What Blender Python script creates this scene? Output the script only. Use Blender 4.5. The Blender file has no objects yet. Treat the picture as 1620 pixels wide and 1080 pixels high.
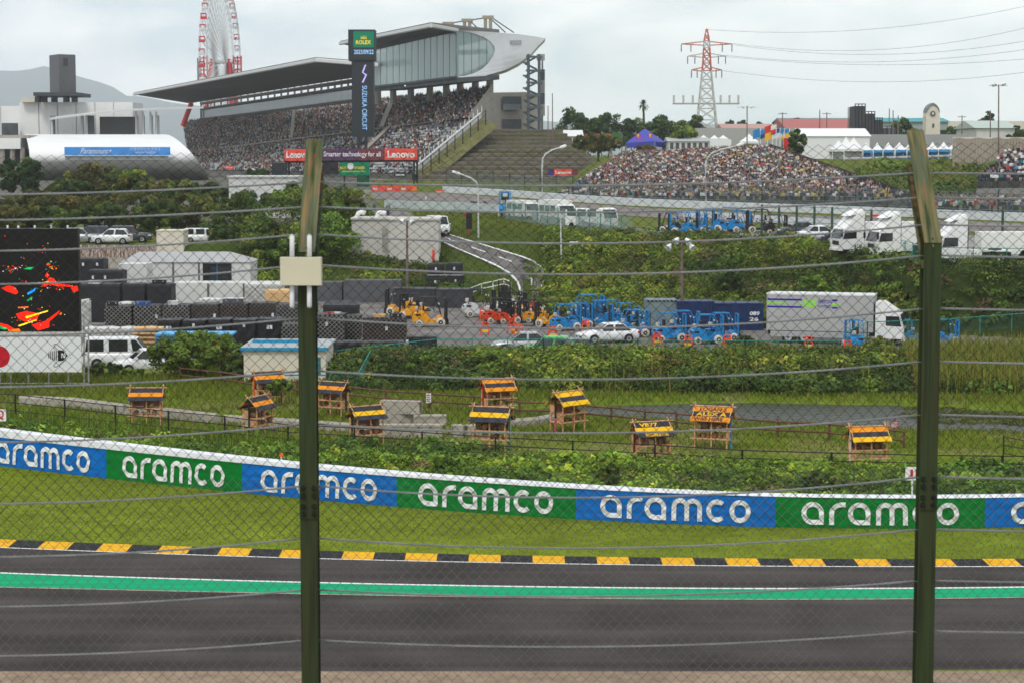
import bpy, math, random
import numpy as np
from mathutils import Vector, Matrix
random.seed(7)
RNG = np.random.default_rng(11)
SC = bpy.context.scene
COL = SC.collection
# ------------------------------------------------------------------ camera, world, sun, exposure
HC = 11.75                      # camera height above the near track
F = 3150.0                      # focal length in pixels of the 1620 px wide photograph
PITCH = math.atan((540 - 245) / F)
cam_d = bpy.data.cameras.new('camera')
cam_d.sensor_width = 36.0
cam_d.lens = 36.0 * F / 1620.0
cam_d.clip_start = 0.5
cam_d.clip_end = 20000
cam_d.dof.use_dof = True
cam_d.dof.focus_distance = 32.0
cam_d.dof.aperture_fstop = 7.1
cam = bpy.data.objects.new('camera', cam_d)
COL.objects.link(cam)
cam.location = (0, 0, HC)
cam.rotation_euler = (math.pi / 2 - PITCH, 0, 0)
SC.camera = cam
SUN_EL, SUN_AZ = math.radians(52), math.radians(200)     # overcast, soft light from behind and left of the camera
W = bpy.data.worlds.new('World')
SC.world = W
W.use_nodes = True
nt = W.node_tree
nt.nodes.clear()
_n = nt.nodes.new
w_out = _n('ShaderNodeOutputWorld')
w_bg = _n('ShaderNodeBackground')
w_bg.inputs['Strength'].default_value = 0.1
w_sky = _n('ShaderNodeTexSky')
w_sky.sky_type = 'NISHITA'
w_sky.sun_disc = False
w_sky.sun_elevation = SUN_EL
w_sky.sun_rotation = SUN_AZ
w_tc = _n('ShaderNodeTexCoord')
w_map = _n('ShaderNodeMapping')
w_map.inputs['Scale'].default_value = (1.0, 1.0, 2.6)
w_map.inputs['Location'].default_value = (0.35, 0.1, 0.2)
w_n1 = _n('ShaderNodeTexNoise')
w_n1.inputs['Scale'].default_value = 9.0
w_n1.inputs['Detail'].default_value = 7.0
w_n1.inputs['Roughness'].default_value = 0.52
w_n1.inputs['Distortion'].default_value = 0.25
w_r1 = _n('ShaderNodeValToRGB')
w_r1.color_ramp.elements[0].position = 0.40
w_r1.color_ramp.elements[0].color = (8.2, 9.4, 10.1, 1)
w_r1.color_ramp.elements[1].position = 0.60
w_r1.color_ramp.elements[1].color = (13.6, 13.6, 13.5, 1)
_e = w_r1.color_ramp.elements.new(0.5)
_e.color = (11.2, 11.7, 11.9, 1)
w_mix = _n('ShaderNodeMix')
w_mix.data_type = 'RGBA'
w_mix.inputs['Factor'].default_value = 0.88
nt.links.new(w_tc.outputs['Generated'], w_map.inputs['Vector'])
nt.links.new(w_map.outputs[0], w_n1.inputs['Vector'])
nt.links.new(w_n1.outputs['Fac'], w_r1.inputs['Fac'])
nt.links.new(w_sky.outputs[0], w_mix.inputs['A'])
nt.links.new(w_r1.outputs[0], w_mix.inputs['B'])
nt.links.new(w_mix.outputs['Result'], w_bg.inputs['Color'])
nt.links.new(w_bg.outputs[0], w_out.inputs['Surface'])
sun_d = bpy.data.lights.new('sun', 'SUN')
sun_d.energy = 1.5
sun_d.angle = math.radians(14)
sun_d.color = (1.0, 0.96, 0.9)
sun = bpy.data.objects.new('sun', sun_d)
COL.objects.link(sun)
_sd = Vector((math.sin(SUN_AZ) * math.cos(SUN_EL), math.cos(SUN_AZ) * math.cos(SUN_EL), math.sin(SUN_EL)))
sun.rotation_euler = _sd.to_track_quat('Z', 'Y').to_euler()
SC.view_settings.view_transform = 'Standard'
SC.view_settings.look = 'None'
SC.view_settings.exposure = 0.0
SC.view_settings.gamma = 1.0
SC.view_settings.use_curve_mapping = False
SC.render.engine = 'CYCLES'
SC.cycles.use_denoising = True
SC.cycles.max_bounces = 6
SC.cycles.diffuse_bounces = 3
SC.cycles.transparent_max_bounces = 12
SC.cycles.volume_bounces = 2
SC.cycles.use_adaptive_sampling = True
# ------------------------------------------------------------------ projection helpers
_cp, _sp = math.cos(PITCH), math.sin(PITCH)
def ray(px, py):
 a, b = (px - 810) / F, (540 - py) / F
 return Vector((a, _cp + b * _sp, -_sp + b * _cp))
def P(px, py, Y):
 d = ray(px, py)
 s = Y / d.y
 return Vector((d.x * s, Y, HC + d.z * s))
def G(px, py, z):
 d = ray(px, py)
 s = (z - HC) / d.z
 return Vector((d.x * s, d.y * s, z))
def ss(t):
 t = np.clip(t, 0, 1)
 return t * t * (3 - 2 * t)
def lattice(ix, iy, seed):
 h = (ix.astype(np.int64) * 374761393 + iy.astype(np.int64) * 668265263 + seed * 974634777) & 0x7fffffff
 h = (h ^ (h >> 13)) * 1274126177 & 0x7fffffff
 h = h ^ (h >> 16)
 return (h & 0xffff) / 65535.0
def vnoise(x, y, seed=0):
 x, y = np.asarray(x, float), np.asarray(y, float)
 ix, iy = np.floor(x), np.floor(y)
 fx, fy = ss(x - ix), ss(y - iy)
 ix, iy = ix.astype(np.int64), iy.astype(np.int64)
 a, b = lattice(ix, iy, seed), lattice(ix + 1, iy, seed)
 c, d = lattice(ix, iy + 1, seed), lattice(ix + 1, iy + 1, seed)
 return (a * (1 - fx) + b * fx) * (1 - fy) + (c * (1 - fx) + d * fx) * fy
def fbm(x, y, seed=0, o=3):
 s, a, t = 0, 1.0, 0
 for k in range(o):
  s = s + a * vnoise(np.asarray(x) * 2 ** k, np.asarray(y) * 2 ** k, seed + k)
  t += a
  a *= 0.5
 return s / t
def px_curve(pts, z, deg=3, lo=-900, hi=2500, n=140):
 """photo polyline lying on the plane z -> smooth world curve (x array, y array)"""
 p = np.array(pts, float)
 c = np.polyfit(p[:, 0], p[:, 1], deg)
 d = np.polyder(c)
 a0, a1 = p[0, 0] - 60, p[-1, 0] + 60
 xs = np.linspace(lo, hi, n)
 ys = np.polyval(c, np.clip(xs, a0, a1)) + np.where(xs < a0, (xs - a0) * np.polyval(d, a0), 0) + np.where(xs > a1, (xs - a1) * np.polyval(d, a1), 0)
 w = [G(x, y, z) for x, y in zip(xs, ys)]
 return np.array([q.x for q in w]), np.array([q.y for q in w])
def pd_curve(pts):
 """[(px, depth)] -> world arrays"""
 x = np.array([(px - 810) / F * Y for px, Y in pts])
 return x, np.array([Y for _, Y in pts], float)
BAR = px_curve([(0, 736), (170, 756), (385, 778), (629, 800), (912, 822), (1227, 832), (1557, 833), (1640, 833)], 0.0)
KO = px_curve([(0, 853.7), (210, 862), (420, 869), (620, 875), (830, 879.5), (1200, 884), (1620, 884.5)], 0.0)
KI = px_curve([(0, 865), (210, 873), (420, 880), (700, 887.5), (1000, 892.5), (1200, 894), (1620, 895)], 0.0)
GW = px_curve([(0, 907), (420, 920), (800, 928.5), (1200, 931.5), (1620, 929.5)], 0.0)
GN = px_curve([(0, 928), (420, 937.5), (800, 944), (1200, 947.5), (1620, 944)], 0.0)
TN = px_curve([(0, 1062), (400, 1064), (800, 1064), (1200, 1060.5), (1620, 1058)], 0.0)
RF_PX = [(25, 661), (183, 678), (456, 708), (668, 720), (906, 734), (1200, 750), (1620, 758)]
RFN = px_curve(RF_PX, -0.5, 2)
PNEAR = px_curve([(760, 655), (850, 663), (1000, 669), (1200, 673), (1400, 683), (1500, 690), (1620, 693)], -1.7, 2)
PFAR = px_curve([(760, 652), (850, 643), (1000, 638), (1200, 636), (1400, 640), (1500, 646), (1620, 649)], -1.7, 2)
M0 = pd_curve([(-500, 113), (520, 110), (800, 110), (1100, 109), (1620, 108.5), (2400, 108)])
E0 = pd_curve([(-700, 193), (300, 193), (345, 193), (600, 190), (700, 188), (832, 186), (848, 168), (1000, 163), (1200, 159), (1400, 156), (1620, 151), (2400, 148)])
E1 = pd_curve([(-700, 199), (300, 199), (345, 201), (420, 215), (560, 214), (690, 222), (830, 222), (880, 205), (1000, 200), (1250, 193), (1330, 178), (1400, 166), (1460, 160), (1620, 158), (2400, 158)])
ZL, ZF, ZW = -2.1, -1.4, -1.7
def ci(c, x):
 return np.interp(x, c[0], c[1])
def pond_depth(x, y):
 yn, yf = ci(PNEAR, x), ci(PFAR, x)
 x0 = (770 - 810) / F * 100
 e = np.minimum(np.minimum(y - yn, yf - y), (x - x0) * 0.6) + 0.5 * (vnoise(x * 0.6, y * 0.6, 5) - 0.5)
 return ss(e / 1.6 + 0.2)
def H(x, y):
 """ground height"""
 x, y = np.broadcast_arrays(np.asarray(x, float), np.asarray(y, float))
 b, rf, m0, e0, e1 = ci(BAR, x), ci(RFN, x), ci(M0, x), ci(E0, x), ci(E1, x)
 px = 810 + x / np.maximum(y, 1) * F
 z = 8.2 * (1 - np.clip((y - 13.5) / 28.5, 0, 1))
 z = z - 0.5 * ss((y - b - 1.0) / np.maximum(rf - b - 2, 1)) - 0.9 * ss((y - rf) / 8)
 field = ss((y - rf) / 6)
 z = z + 0.10 * field * (fbm(x * 0.35, y * 0.35, 3) - 0.5) * (1 - ss((y - m0) / 3))
 z = z - 0.75 * pond_depth(x, y)
 right = ss((px - 500) / 70)
 crest = 0.85 * right + 0.1
 up = ss((y - m0) / 8.5)
 dn = ss((y - m0 - 10) / 7)
 z = np.where(y > m0 - 1, ZF + crest * up + (ZL - ZF - crest) * dn, z)
 zt = 2.8 + (0.0165 - 0.0042 * (1 - ss((px - 560) / 120))) * np.clip(y - 165, 0, 290) - 0.55 * (1 - ss((px - 330) / 80)) * (1 - ss((y - 215) / 30))
 t = (y - e0) / np.maximum(e1 - e0, 1)
 lump = np.sin(np.clip(t, 0, 1) * math.pi) * 0.9 * (fbm(x * 0.12, y * 0.12, 9) - 0.5) * ss((px - 840) / 60)
 z = np.where(y > e0, ZL + (zt - ZL) * ss(t) * 0.55 + (zt - ZL) * np.clip(t, 0, 1) * 0.45 + lump, z)
 far = ss((px - 880) / 80) * ss((y - 326 + 14 * ss((px - 1300) / 100)) / 26)
 z = z + (10.95 - zt) * far * (y > 300)
 z = np.where(y > 600, z + (10.5 - z) * ss((y - 600) / 500), z)
 return z
def Hs(x, y):
 return float(H(x, y))
def hit(px, py, y0=40.0, y1=900.0):
 """where the photo's ray meets the ground"""
 d = ray(px, py)
 ys = np.concatenate([np.arange(y0, 260, 0.25), np.arange(260, y1, 1.5)])
 s = ys / d.y
 zz = HC + d.z * s - H(d.x * s, ys)
 k = np.nonzero(zz < 0)[0]
 Y = ys[k[0]] if len(k) else y1
 p = P(px, py, Y)
 p.z = Hs(p.x, p.y)
 return p
def gp(px, Y, z=None):
 x = (px - 810) / F * Y
 return Vector((x, Y, Hs(x, Y) if z is None else z))
# ------------------------------------------------------------------ materials
def hx(s):
 s = s.lstrip('#')
 v = [int(s[i:i + 2], 16) / 255 for i in (0, 2, 4)]
 return tuple(c / 12.92 if c <= 0.04045 else ((c + 0.055) / 1.055) ** 2.4 for c in v)
_MATS = {}
def M(name, rgb, rough=0.6, metal=0.0, var=0.14, scale=3.0, bump=0.0, bscale=25.0, stretch=(1, 1, 1), dirt=None, dirt_at=0.58, emit=0.0, spec=None):
 if name in _MATS:
  return _MATS[name]
 if isinstance(rgb, str):
  rgb = hx(rgb)
 m = bpy.data.materials.new(name)
 m.use_nodes = True
 t = m.node_tree
 b = t.nodes['Principled BSDF']
 b.inputs['Roughness'].default_value = rough
 b.inputs['Metallic'].default_value = metal
 b.inputs['Specular IOR Level'].default_value = spec if spec is not None else (0.5 if rough < 0.35 else 0.22)
 tc = t.nodes.new('ShaderNodeTexCoord')
 mp = t.nodes.new('ShaderNodeMapping')
 mp.inputs['Scale'].default_value = stretch
 t.links.new(tc.outputs['Object'], mp.inputs[0])
 nz = t.nodes.new('ShaderNodeTexNoise')
 nz.inputs['Scale'].default_value = scale
 nz.inputs['Detail'].default_value = 6
 nz.inputs['Roughness'].default_value = 0.6
 t.links.new(mp.outputs[0], nz.inputs['Vector'])
 rp = t.nodes.new('ShaderNodeValToRGB')
 e = rp.color_ramp.elements
 e[0].position, e[1].position = 0.3, 0.7
 e[0].color = tuple(c * (1 - var) for c in rgb) + (1,)
 e[1].color = tuple(min(1, c * (1 + var)) for c in rgb) + (1,)
 t.links.new(nz.outputs['Fac'], rp.inputs[0])
 out = rp.outputs[0]
 if dirt is not None:
  if isinstance(dirt, str):
   dirt = hx(dirt)
  n2 = t.nodes.new('ShaderNodeTexNoise')
  n2.inputs['Scale'].default_value = scale * 1.9
  n2.inputs['Detail'].default_value = 8
  n2.inputs['Roughness'].default_value = 0.7
  t.links.new(mp.outputs[0], n2.inputs['Vector'])
  r2 = t.nodes.new('ShaderNodeValToRGB')
  r2.color_ramp.elements[0].position = dirt_at
  r2.color_ramp.elements[1].position = dirt_at + 0.1
  t.links.new(n2.outputs['Fac'], r2.inputs[0])
  mx = t.nodes.new('ShaderNodeMix')
  mx.data_type = 'RGBA'
  mx.inputs['B'].default_value = tuple(dirt) + (1,)
  t.links.new(r2.outputs[0], mx.inputs['Factor'])
  t.links.new(out, mx.inputs['A'])
  out = mx.outputs['Result']
 t.links.new(out, b.inputs['Base Color'])
 if emit:
  t.links.new(out, b.inputs['Emission Color'])
  b.inputs['Emission Strength'].default_value = emit
 if bump:
  n3 = t.nodes.new('ShaderNodeTexNoise')
  n3.inputs['Scale'].default_value = bscale
  n3.inputs['Detail'].default_value = 5
  t.links.new(mp.outputs[0], n3.inputs['Vector'])
  bp = t.nodes.new('ShaderNodeBump')
  bp.inputs['Strength'].default_value = bump
  bp.inputs['Distance'].default_value = 0.05
  t.links.new(n3.outputs['Fac'], bp.inputs['Height'])
  t.links.new(bp.outputs[0], b.inputs['Normal'])
 _MATS[name] = m
 return m
def M_attr(name, rough=0.7, trans=0.0, noise=0.0, nscale=2.0, spec=0.3, nscale2=0.0):
 """colour from the mesh's own 'Col' attribute (each leaf's, each spectator's own colour)"""
 if name in _MATS:
  return _MATS[name]
 m = bpy.data.materials.new(name)
 m.use_nodes = True
 t = m.node_tree
 b = t.nodes['Principled BSDF']
 b.inputs['Roughness'].default_value = rough
 b.inputs['Specular IOR Level'].default_value = spec
 at = t.nodes.new('ShaderNodeAttribute')
 at.attribute_name = 'Col'
 out = at.outputs['Color']
 for k, (amt, sc_) in enumerate(((noise, nscale), (noise if nscale2 else 0, nscale2))):
  if not amt:
   continue
  nz = t.nodes.new('ShaderNodeTexNoise')
  nz.inputs['Scale'].default_value = sc_
  nz.inputs['Detail'].default_value = 7
  nz.inputs['Roughness'].default_value = 0.68
  tc = t.nodes.new('ShaderNodeTexCoord')
  t.links.new(tc.outputs['Object'], nz.inputs['Vector'])
  mr = t.nodes.new('ShaderNodeMapRange')
  mr.inputs['From Min'].default_value = 0.25
  mr.inputs['From Max'].default_value = 0.75
  mr.inputs['To Min'].default_value = 1 - amt
  mr.inputs['To Max'].default_value = 1 + amt
  t.links.new(nz.outputs['Fac'], mr.inputs[0])
  mx = t.nodes.new('ShaderNodeVectorMath')
  mx.operation = 'SCALE'
  t.links.new(out, mx.inputs[0])
  t.links.new(mr.outputs[0], mx.inputs['Scale'])
  out = mx.outputs[0]
 t.links.new(out, b.inputs['Base Color'])
 if trans:
  tr = t.nodes.new('ShaderNodeBsdfTranslucent')
  t.links.new(out, tr.inputs['Color'])
  mix = t.nodes.new('ShaderNodeMixShader')
  mix.inputs[0].default_value = trans
  t.links.new(b.outputs[0], mix.inputs[1])
  t.links.new(tr.outputs[0], mix.inputs[2])
  t.links.new(mix.outputs[0], t.nodes['Material Output'].inputs['Surface'])
 _MATS[name] = m
 return m
def M_glass(name, rgb, rough=0.05, alpha=0.6):
 """tinted glazing one looks through"""
 if name in _MATS:
  return _MATS[name]
 if isinstance(rgb, str):
  rgb = hx(rgb)
 m = bpy.data.materials.new(name)
 m.use_nodes = True
 t = m.node_tree
 b = t.nodes['Principled BSDF']
 nz = t.nodes.new('ShaderNodeTexNoise')
 nz.inputs['Scale'].default_value = 0.8
 mr = t.nodes.new('ShaderNodeMapRange')
 mr.inputs['To Min'].default_value = alpha - 0.07
 mr.inputs['To Max'].default_value = alpha + 0.07
 t.links.new(nz.outputs['Fac'], mr.inputs[0])
 t.links.new(mr.outputs[0], b.inputs['Alpha'])
 b.inputs['Base Color'].default_value = tuple(rgb) + (1,)
 b.inputs['Roughness'].default_value = rough
 b.inputs['IOR'].default_value = 1.5
 _MATS[name] = m
 return m
# ------------------------------------------------------------------ mesh helpers
class MB:
 def __init__(self):
  self.v, self.f = [], []
 def add(self, vs, fs):
  n = len(self.v)
  self.v += [tuple(p) for p in vs]
  self.f += [tuple(i + n for i in q) for q in fs]
  return self
 def hexa(self, p):
  """8 points: bottom ring 0-3, top ring 4-7"""
  return self.add(p, [(0, 3, 2, 1), (4, 5, 6, 7), (0, 1, 5, 4), (1, 2, 6, 5), (2, 3, 7, 6), (3, 0, 4, 7)])
 def bx(self, x0, x1, y0, y1, z0, z1):
  return self.hexa([(x0, y0, z0), (x1, y0, z0), (x1, y1, z0), (x0, y1, z0), (x0, y0, z1), (x1, y0, z1), (x1, y1, z1), (x0, y1, z1)])
 def box(self, c, s, rz=0.0, rx=0.0, ry=0.0):
  mt = Matrix.Rotation(rz, 3, 'Z') @ Matrix.Rotation(ry, 3, 'Y') @ Matrix.Rotation(rx, 3, 'X')
  c = Vector(c)
  h = [q / 2 for q in s]
  ps = [(-1, -1, -1), (1, -1, -1), (1, 1, -1), (-1, 1, -1), (-1, -1, 1), (1, -1, 1), (1, 1, 1), (-1, 1, 1)]
  return self.hexa([c + mt @ Vector((a * h[0], b * h[1], d * h[2])) for a, b, d in ps])
 def tube(self, p0, p1, r, n=6, r2=None, cap=True):
  p0, p1 = Vector(p0), Vector(p1)
  d = (p1 - p0)
  if d.length < 1e-6:
   return self
  q = d.to_track_quat('Z', 'Y')
  r2 = r if r2 is None else r2
  vs = []
  for p, rr in ((p0, r), (p1, r2)):
   for k in range(n):
    a = 2 * math.pi * k / n
    vs.append(p + q @ Vector((rr * math.cos(a), rr * math.sin(a), 0)))
  fs = [(k, (k + 1) % n, n + (k + 1) % n, n + k) for k in range(n)]
  if cap:
   fs += [tuple(range(n - 1, -1, -1)), tuple(range(n, 2 * n))]
  return self.add(vs, fs)
 def path(self, pts, r, n=5, closed=False):
  pts = [Vector(p) for p in pts]
  m = len(pts)
  vs, fs = [], []
  for i, p in enumerate(pts):
   a, b = pts[max(i - 1, 0)], pts[min(i + 1, m - 1)]
   q = (b - a).to_track_quat('Z', 'Y')
   rr = r[i] if isinstance(r, (list, tuple)) else r
   for k in range(n):
    t = 2 * math.pi * k / n
    vs.append(p + q @ Vector((rr * math.cos(t), rr * math.sin(t), 0)))
  for i in range(m - 1):
   for k in range(n):
    fs.append((i * n + k, i * n + (k + 1) % n, (i + 1) * n + (k + 1) % n, (i + 1) * n + k))
  fs += [tuple(range(n - 1, -1, -1)), tuple(range((m - 1) * n, m * n))]
  return self.add(vs, fs)
 def prism(self, poly, a0, a1, axis='y', inset=None):
  """polygon extruded along an axis; poly in the other two axes (xz for y, yz for x, xy for z)"""
  n = len(poly)
  mk = {'y': lambda p, t: (p[0], t, p[1]), 'x': lambda p, t: (t, p[0], p[1]), 'z': lambda p, t: (p[0], p[1], t)}[axis]
  vs = [mk(p, a0) for p in poly] + [mk(p, a1) for p in poly]
  fs = [(k, (k + 1) % n, n + (k + 1) % n, n + k) for k in range(n)] + [tuple(range(n - 1, -1, -1)), tuple(range(n, 2 * n))]
  return self.add(vs, fs)
 def lathe(self, prof, n=10, c=(0, 0, 0), axis='z'):
  vs, fs = [], []
  for r, z in prof:
   for k in range(n):
    a = 2 * math.pi * k / n
    x, y = r * math.cos(a), r * math.sin(a)
    v = {'z': (x, y, z), 'y': (x, z, y), 'x': (z, x, y)}[axis]
    vs.append((v[0] + c[0], v[1] + c[1], v[2] + c[2]))
  for i in range(len(prof) - 1):
   for k in range(n):
    fs.append((i * n + k, i * n + (k + 1) % n, (i + 1) * n + (k + 1) % n, (i + 1) * n + k))
  fs += [tuple(range(n - 1, -1, -1)), tuple(range((len(prof) - 1) * n, len(prof) * n))]
  return self.add(vs, fs)
 def quad(self, a, b, c, d):
  return self.add([a, b, c, d], [(0, 1, 2, 3)])
 def slab(self, pts, off):
  """planar polygon given thickness along a vector"""
  n = len(pts)
  off = Vector(off)
  vs = [Vector(p) for p in pts] + [Vector(p) + off for p in pts]
  fs = [(k, (k + 1) % n, n + (k + 1) % n, n + k) for k in range(n)] + [tuple(range(n - 1, -1, -1)), tuple(range(n, 2 * n))]
  return self.add(vs, fs)
 def grid(self, pts):
  """2-D list of points -> surface"""
  r, c = len(pts), len(pts[0])
  vs = [p for row in pts for p in row]
  fs = [(i * c + j, i * c + j + 1, (i + 1) * c + j + 1, (i + 1) * c + j) for i in range(r - 1) for j in range(c - 1)]
  return self.add(vs, fs)
 def build(self, name, mat, parent=None, world=False, smooth=False):
  vs = self.v
  if parent is not None and world:
   o = parent
   off = Vector((0, 0, 0))
   while o is not None:
    off += o.location
    o = o.parent
   vs = [(p[0] - off.x, p[1] - off.y, p[2] - off.z) for p in vs]
  me = bpy.data.meshes.new(name)
  me.from_pydata(vs, [], self.f)
  me.update()
  me.materials.append(mat)
  if smooth:
   me.polygons.foreach_set('use_smooth', [True] * len(me.polygons))
  ob = bpy.data.objects.new(name, me)
  COL.objects.link(ob)
  if parent is not None:
   ob.parent = parent
  return ob
def big_mesh(name, verts, quads=None, tris=None, cols=None, mat=None, parent=None, smooth=False):
 """numpy mesh with a per-vertex colour attribute"""
 me = bpy.data.meshes.new(name)
 nq = 0 if quads is None else len(quads)
 ntr = 0 if tris is None else len(tris)
 loops = np.concatenate([a.ravel() for a in (quads, tris) if a is not None]).astype(np.int32)
 tot = np.concatenate([np.full(nq, 4), np.full(ntr, 3)]).astype(np.int32)
 start = np.concatenate([[0], np.cumsum(tot)[:-1]]).astype(np.int32)
 me.vertices.add(len(verts))
 me.vertices.foreach_set('co', np.asarray(verts, np.float32).ravel())
 me.loops.add(len(loops))
 me.loops.foreach_set('vertex_index', loops)
 me.polygons.add(nq + ntr)
 me.polygons.foreach_set('loop_start', start)
 me.polygons.foreach_set('loop_total', tot)
 if smooth:
  me.polygons.foreach_set('use_smooth', np.ones(nq + ntr, bool))
 if cols is not None:
  at = me.attributes.new('Col', 'FLOAT_COLOR', 'POINT')
  c4 = np.ones((len(verts), 4), np.float32)
  c4[:, :3] = cols
  at.data.foreach_set('color', c4.ravel())
 me.update(calc_edges=True)
 me.materials.append(mat)
 ob = bpy.data.objects.new(name, me)
 COL.objects.link(ob)
 if parent is not None:
  ob.parent = parent
 return ob
def tag(o, label=None, cat=None, group=None, kind=None):
 if label:
  o['label'] = label
 if cat:
  o['category'] = cat
 if group:
  o['group'] = group
 if kind:
  o['kind'] = kind
 return o
def thing(name, label, cat, loc=(0, 0, 0), rz=0.0, group=None, scale=1.0):
 o = bpy.data.objects.new(name, None)
 o.empty_display_size = 0.2
 COL.objects.link(o)
 o.location = loc
 o.rotation_euler = (0, 0, rz)
 o.scale = (scale, scale, scale)
 return tag(o, label, cat, group)
def copy_tree(o, loc=None, rz=None, label=None, parent=None, scale=None):
 c = o.copy()
 COL.objects.link(c)
 c.parent = parent
 if loc is not None:
  c.location = loc
 if rz is not None:
  c.rotation_euler = (0, 0, rz)
 if scale is not None:
  c.scale = (scale, scale, scale) if not isinstance(scale, (tuple, list)) else scale
 if label:
  c['label'] = label
 for ch in list(o.children):
  copy_tree(ch, parent=c)
 return c
_TXT = {}
def text_geo(s, bold=0.0, shear=0.0):
 """flat outline of a text in a unit-height box -> (verts, faces, aspect)"""
 k = (s, bold, shear)
 if k not in _TXT:
  cu = bpy.data.curves.new('lettering', 'FONT')
  cu.body = s
  cu.resolution_u = 3
  cu.offset = bold
  cu.shear = shear
  ob = bpy.data.objects.new('lettering', cu)
  COL.objects.link(ob)
  bpy.context.view_layer.update()
  me = ob.to_mesh()
  vs = np.array([v.co[:] for v in me.vertices]) if len(me.vertices) else np.zeros((0, 3))
  fs = [tuple(p.vertices) for p in me.polygons]
  ob.to_mesh_clear()
  bpy.data.objects.remove(ob)
  bpy.data.curves.remove(cu)
  if len(vs):
   lo, hi = vs.min(0), vs.max(0)
   asp = (hi[0] - lo[0]) / max(hi[1] - lo[1], 1e-6)
   vs = np.stack([(vs[:, 0] - lo[0]) / max(hi[0] - lo[0], 1e-6), (vs[:, 1] - lo[1]) / max(hi[1] - lo[1], 1e-6)], 1)
  else:
   asp = 1
  _TXT[k] = (vs, fs, asp)
 return _TXT[k]
def put_text(mb, s, o, u, v, bold=0.0, shear=0.0, back=None):
 """lettering stretched over the parallelogram o + a*u + b*v, lifted by back"""
 vs, fs, _ = text_geo(s, bold, shear)
 o, u, v = Vector(o), Vector(u), Vector(v)
 if back:
  o = o + Vector(back)
 mb.add([o + u * float(a) + v * float(b) for a, b in vs], fs)
 return mb
# ------------------------------------------------------------------ terrain
def rows_y():
 a = [np.arange(4, 42, 1.2), np.arange(42, 62, 1.0), np.arange(62, 135, 0.6), np.arange(135, 235, 1.1), np.arange(235, 470, 4.0),
         np.arange(470, 1500, 45.0), np.arange(1500, 9001, 500.0)]
 return np.concatenate(a)
_ys = rows_y()
_s = np.linspace(-1, 1, 241)
TX = np.array([_s * max(62, 0.62 * y) for y in _ys])
TY = np.repeat(_ys[:, None], len(_s), 1)
TZ = H(TX, TY)
_b, _rf = ci(BAR, TX), ci(RFN, TX)
_px = 810 + TX / TY * F
C_LAWN, C_FIELD, C_SOIL = np.array([0.142, 0.182, 0.018]), np.array([0.11, 0.15, 0.018]), np.array([0.045, 0.05, 0.018])
C_GRAV, C_BANK, C_FAR = np.array([0.27, 0.20, 0.145]), np.array([0.03, 0.045, 0.012]), np.array([0.11, 0.135, 0.035])
_c = np.zeros(TX.shape + (3,))
_c[:] = C_GRAV
_m = TY > 44
_c[_m] = C_LAWN
_st = fbm(TX * 0.03, (TY - ci(BAR, TX)) * 1.7, 77, 2)
_c[_m] *= (0.78 + 0.44 * _st[_m])[:, None]
_nz = fbm(TX * 0.25, TY * 0.25, 21)[..., None]
_under = ss((TY - _b - 0.6) / 0.6)[..., None]
_c = np.where(TY[..., None] > 55, _c * (1 - _under) + C_SOIL * _under, _c)
_fl = ss((TY - _rf) / 2)[..., None]
_dry = ss((_nz - 0.52) / 0.12)
_c = np.where(TY[..., None] > 60, _c * (1 - _fl) + (C_FIELD * (1 - _dry * 0.75) + np.array([0.16, 0.155, 0.055]) * _dry * 0.75) * _fl, _c)
_mb = ss((TY - ci(M0, TX)) / 1.5)[..., None] * (_px > 470)[..., None]
_c = _c * (1 - _mb) + C_BANK * _mb
_e0 = ss((TY - ci(E0, TX) + 1) / 2)[..., None]
_right = ss((_px - 842) / 10)[..., None]
_c = _c * (1 - _e0) + (C_BANK * _right + np.array([0.06, 0.085, 0.02]) * (1 - _right)) * _e0
_e1 = ss((TY - ci(E1, TX) - 1) / 3)[..., None]
_lf = ((1 - ss((_px - 560) / 60)) * ss((TY - 228) / 12))[..., None]
_c = _c * (1 - _e1) + (C_FAR * (1 - _lf) + np.array([0.13, 0.125, 0.11]) * _lf) * _e1
_c *= 0.85 + 0.3 * fbm(TX * 0.8, TY * 0.8, 33)[..., None]
_nr, _nc = TX.shape
_ii = np.arange(_nr * _nc).reshape(_nr, _nc)
_q = np.stack([_ii[:-1, :-1], _ii[:-1, 1:], _ii[1:, 1:], _ii[1:, :-1]], -1).reshape(-1, 4)
ground = big_mesh('ground', np.stack([TX, TY, TZ], -1).reshape(-1, 3), quads=_q, cols=_c.reshape(-1, 3),
                  mat=M_attr('ground_cover_soil', rough=0.95, noise=0.3, nscale=9.0, nscale2=1.3, spec=0.0), smooth=True)
tag(ground, kind='structure')
def strip_mesh(name, c0, c1, z0, z1, mat, kind='structure', parent=None, sub=1, i0=0, i1=None, conform=False):
 """ribbon between two world curves"""
 i1 = len(c0[0]) if i1 is None else i1
 g = []
 for k in range(sub + 1):
  t = k / sub
  row = []
  for i in range(i0, i1):
   x, y = c0[0][i] * (1 - t) + c1[0][i] * t, c0[1][i] * (1 - t) + c1[1][i] * t
   row.append((x, y, (Hs(x, y) if conform else 0) + z0 * (1 - t) + z1 * t))
  g.append(row)
 o = MB().grid(g).build(name, mat, parent)
 if kind and parent is None:
  tag(o, kind=kind)
 return o
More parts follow.
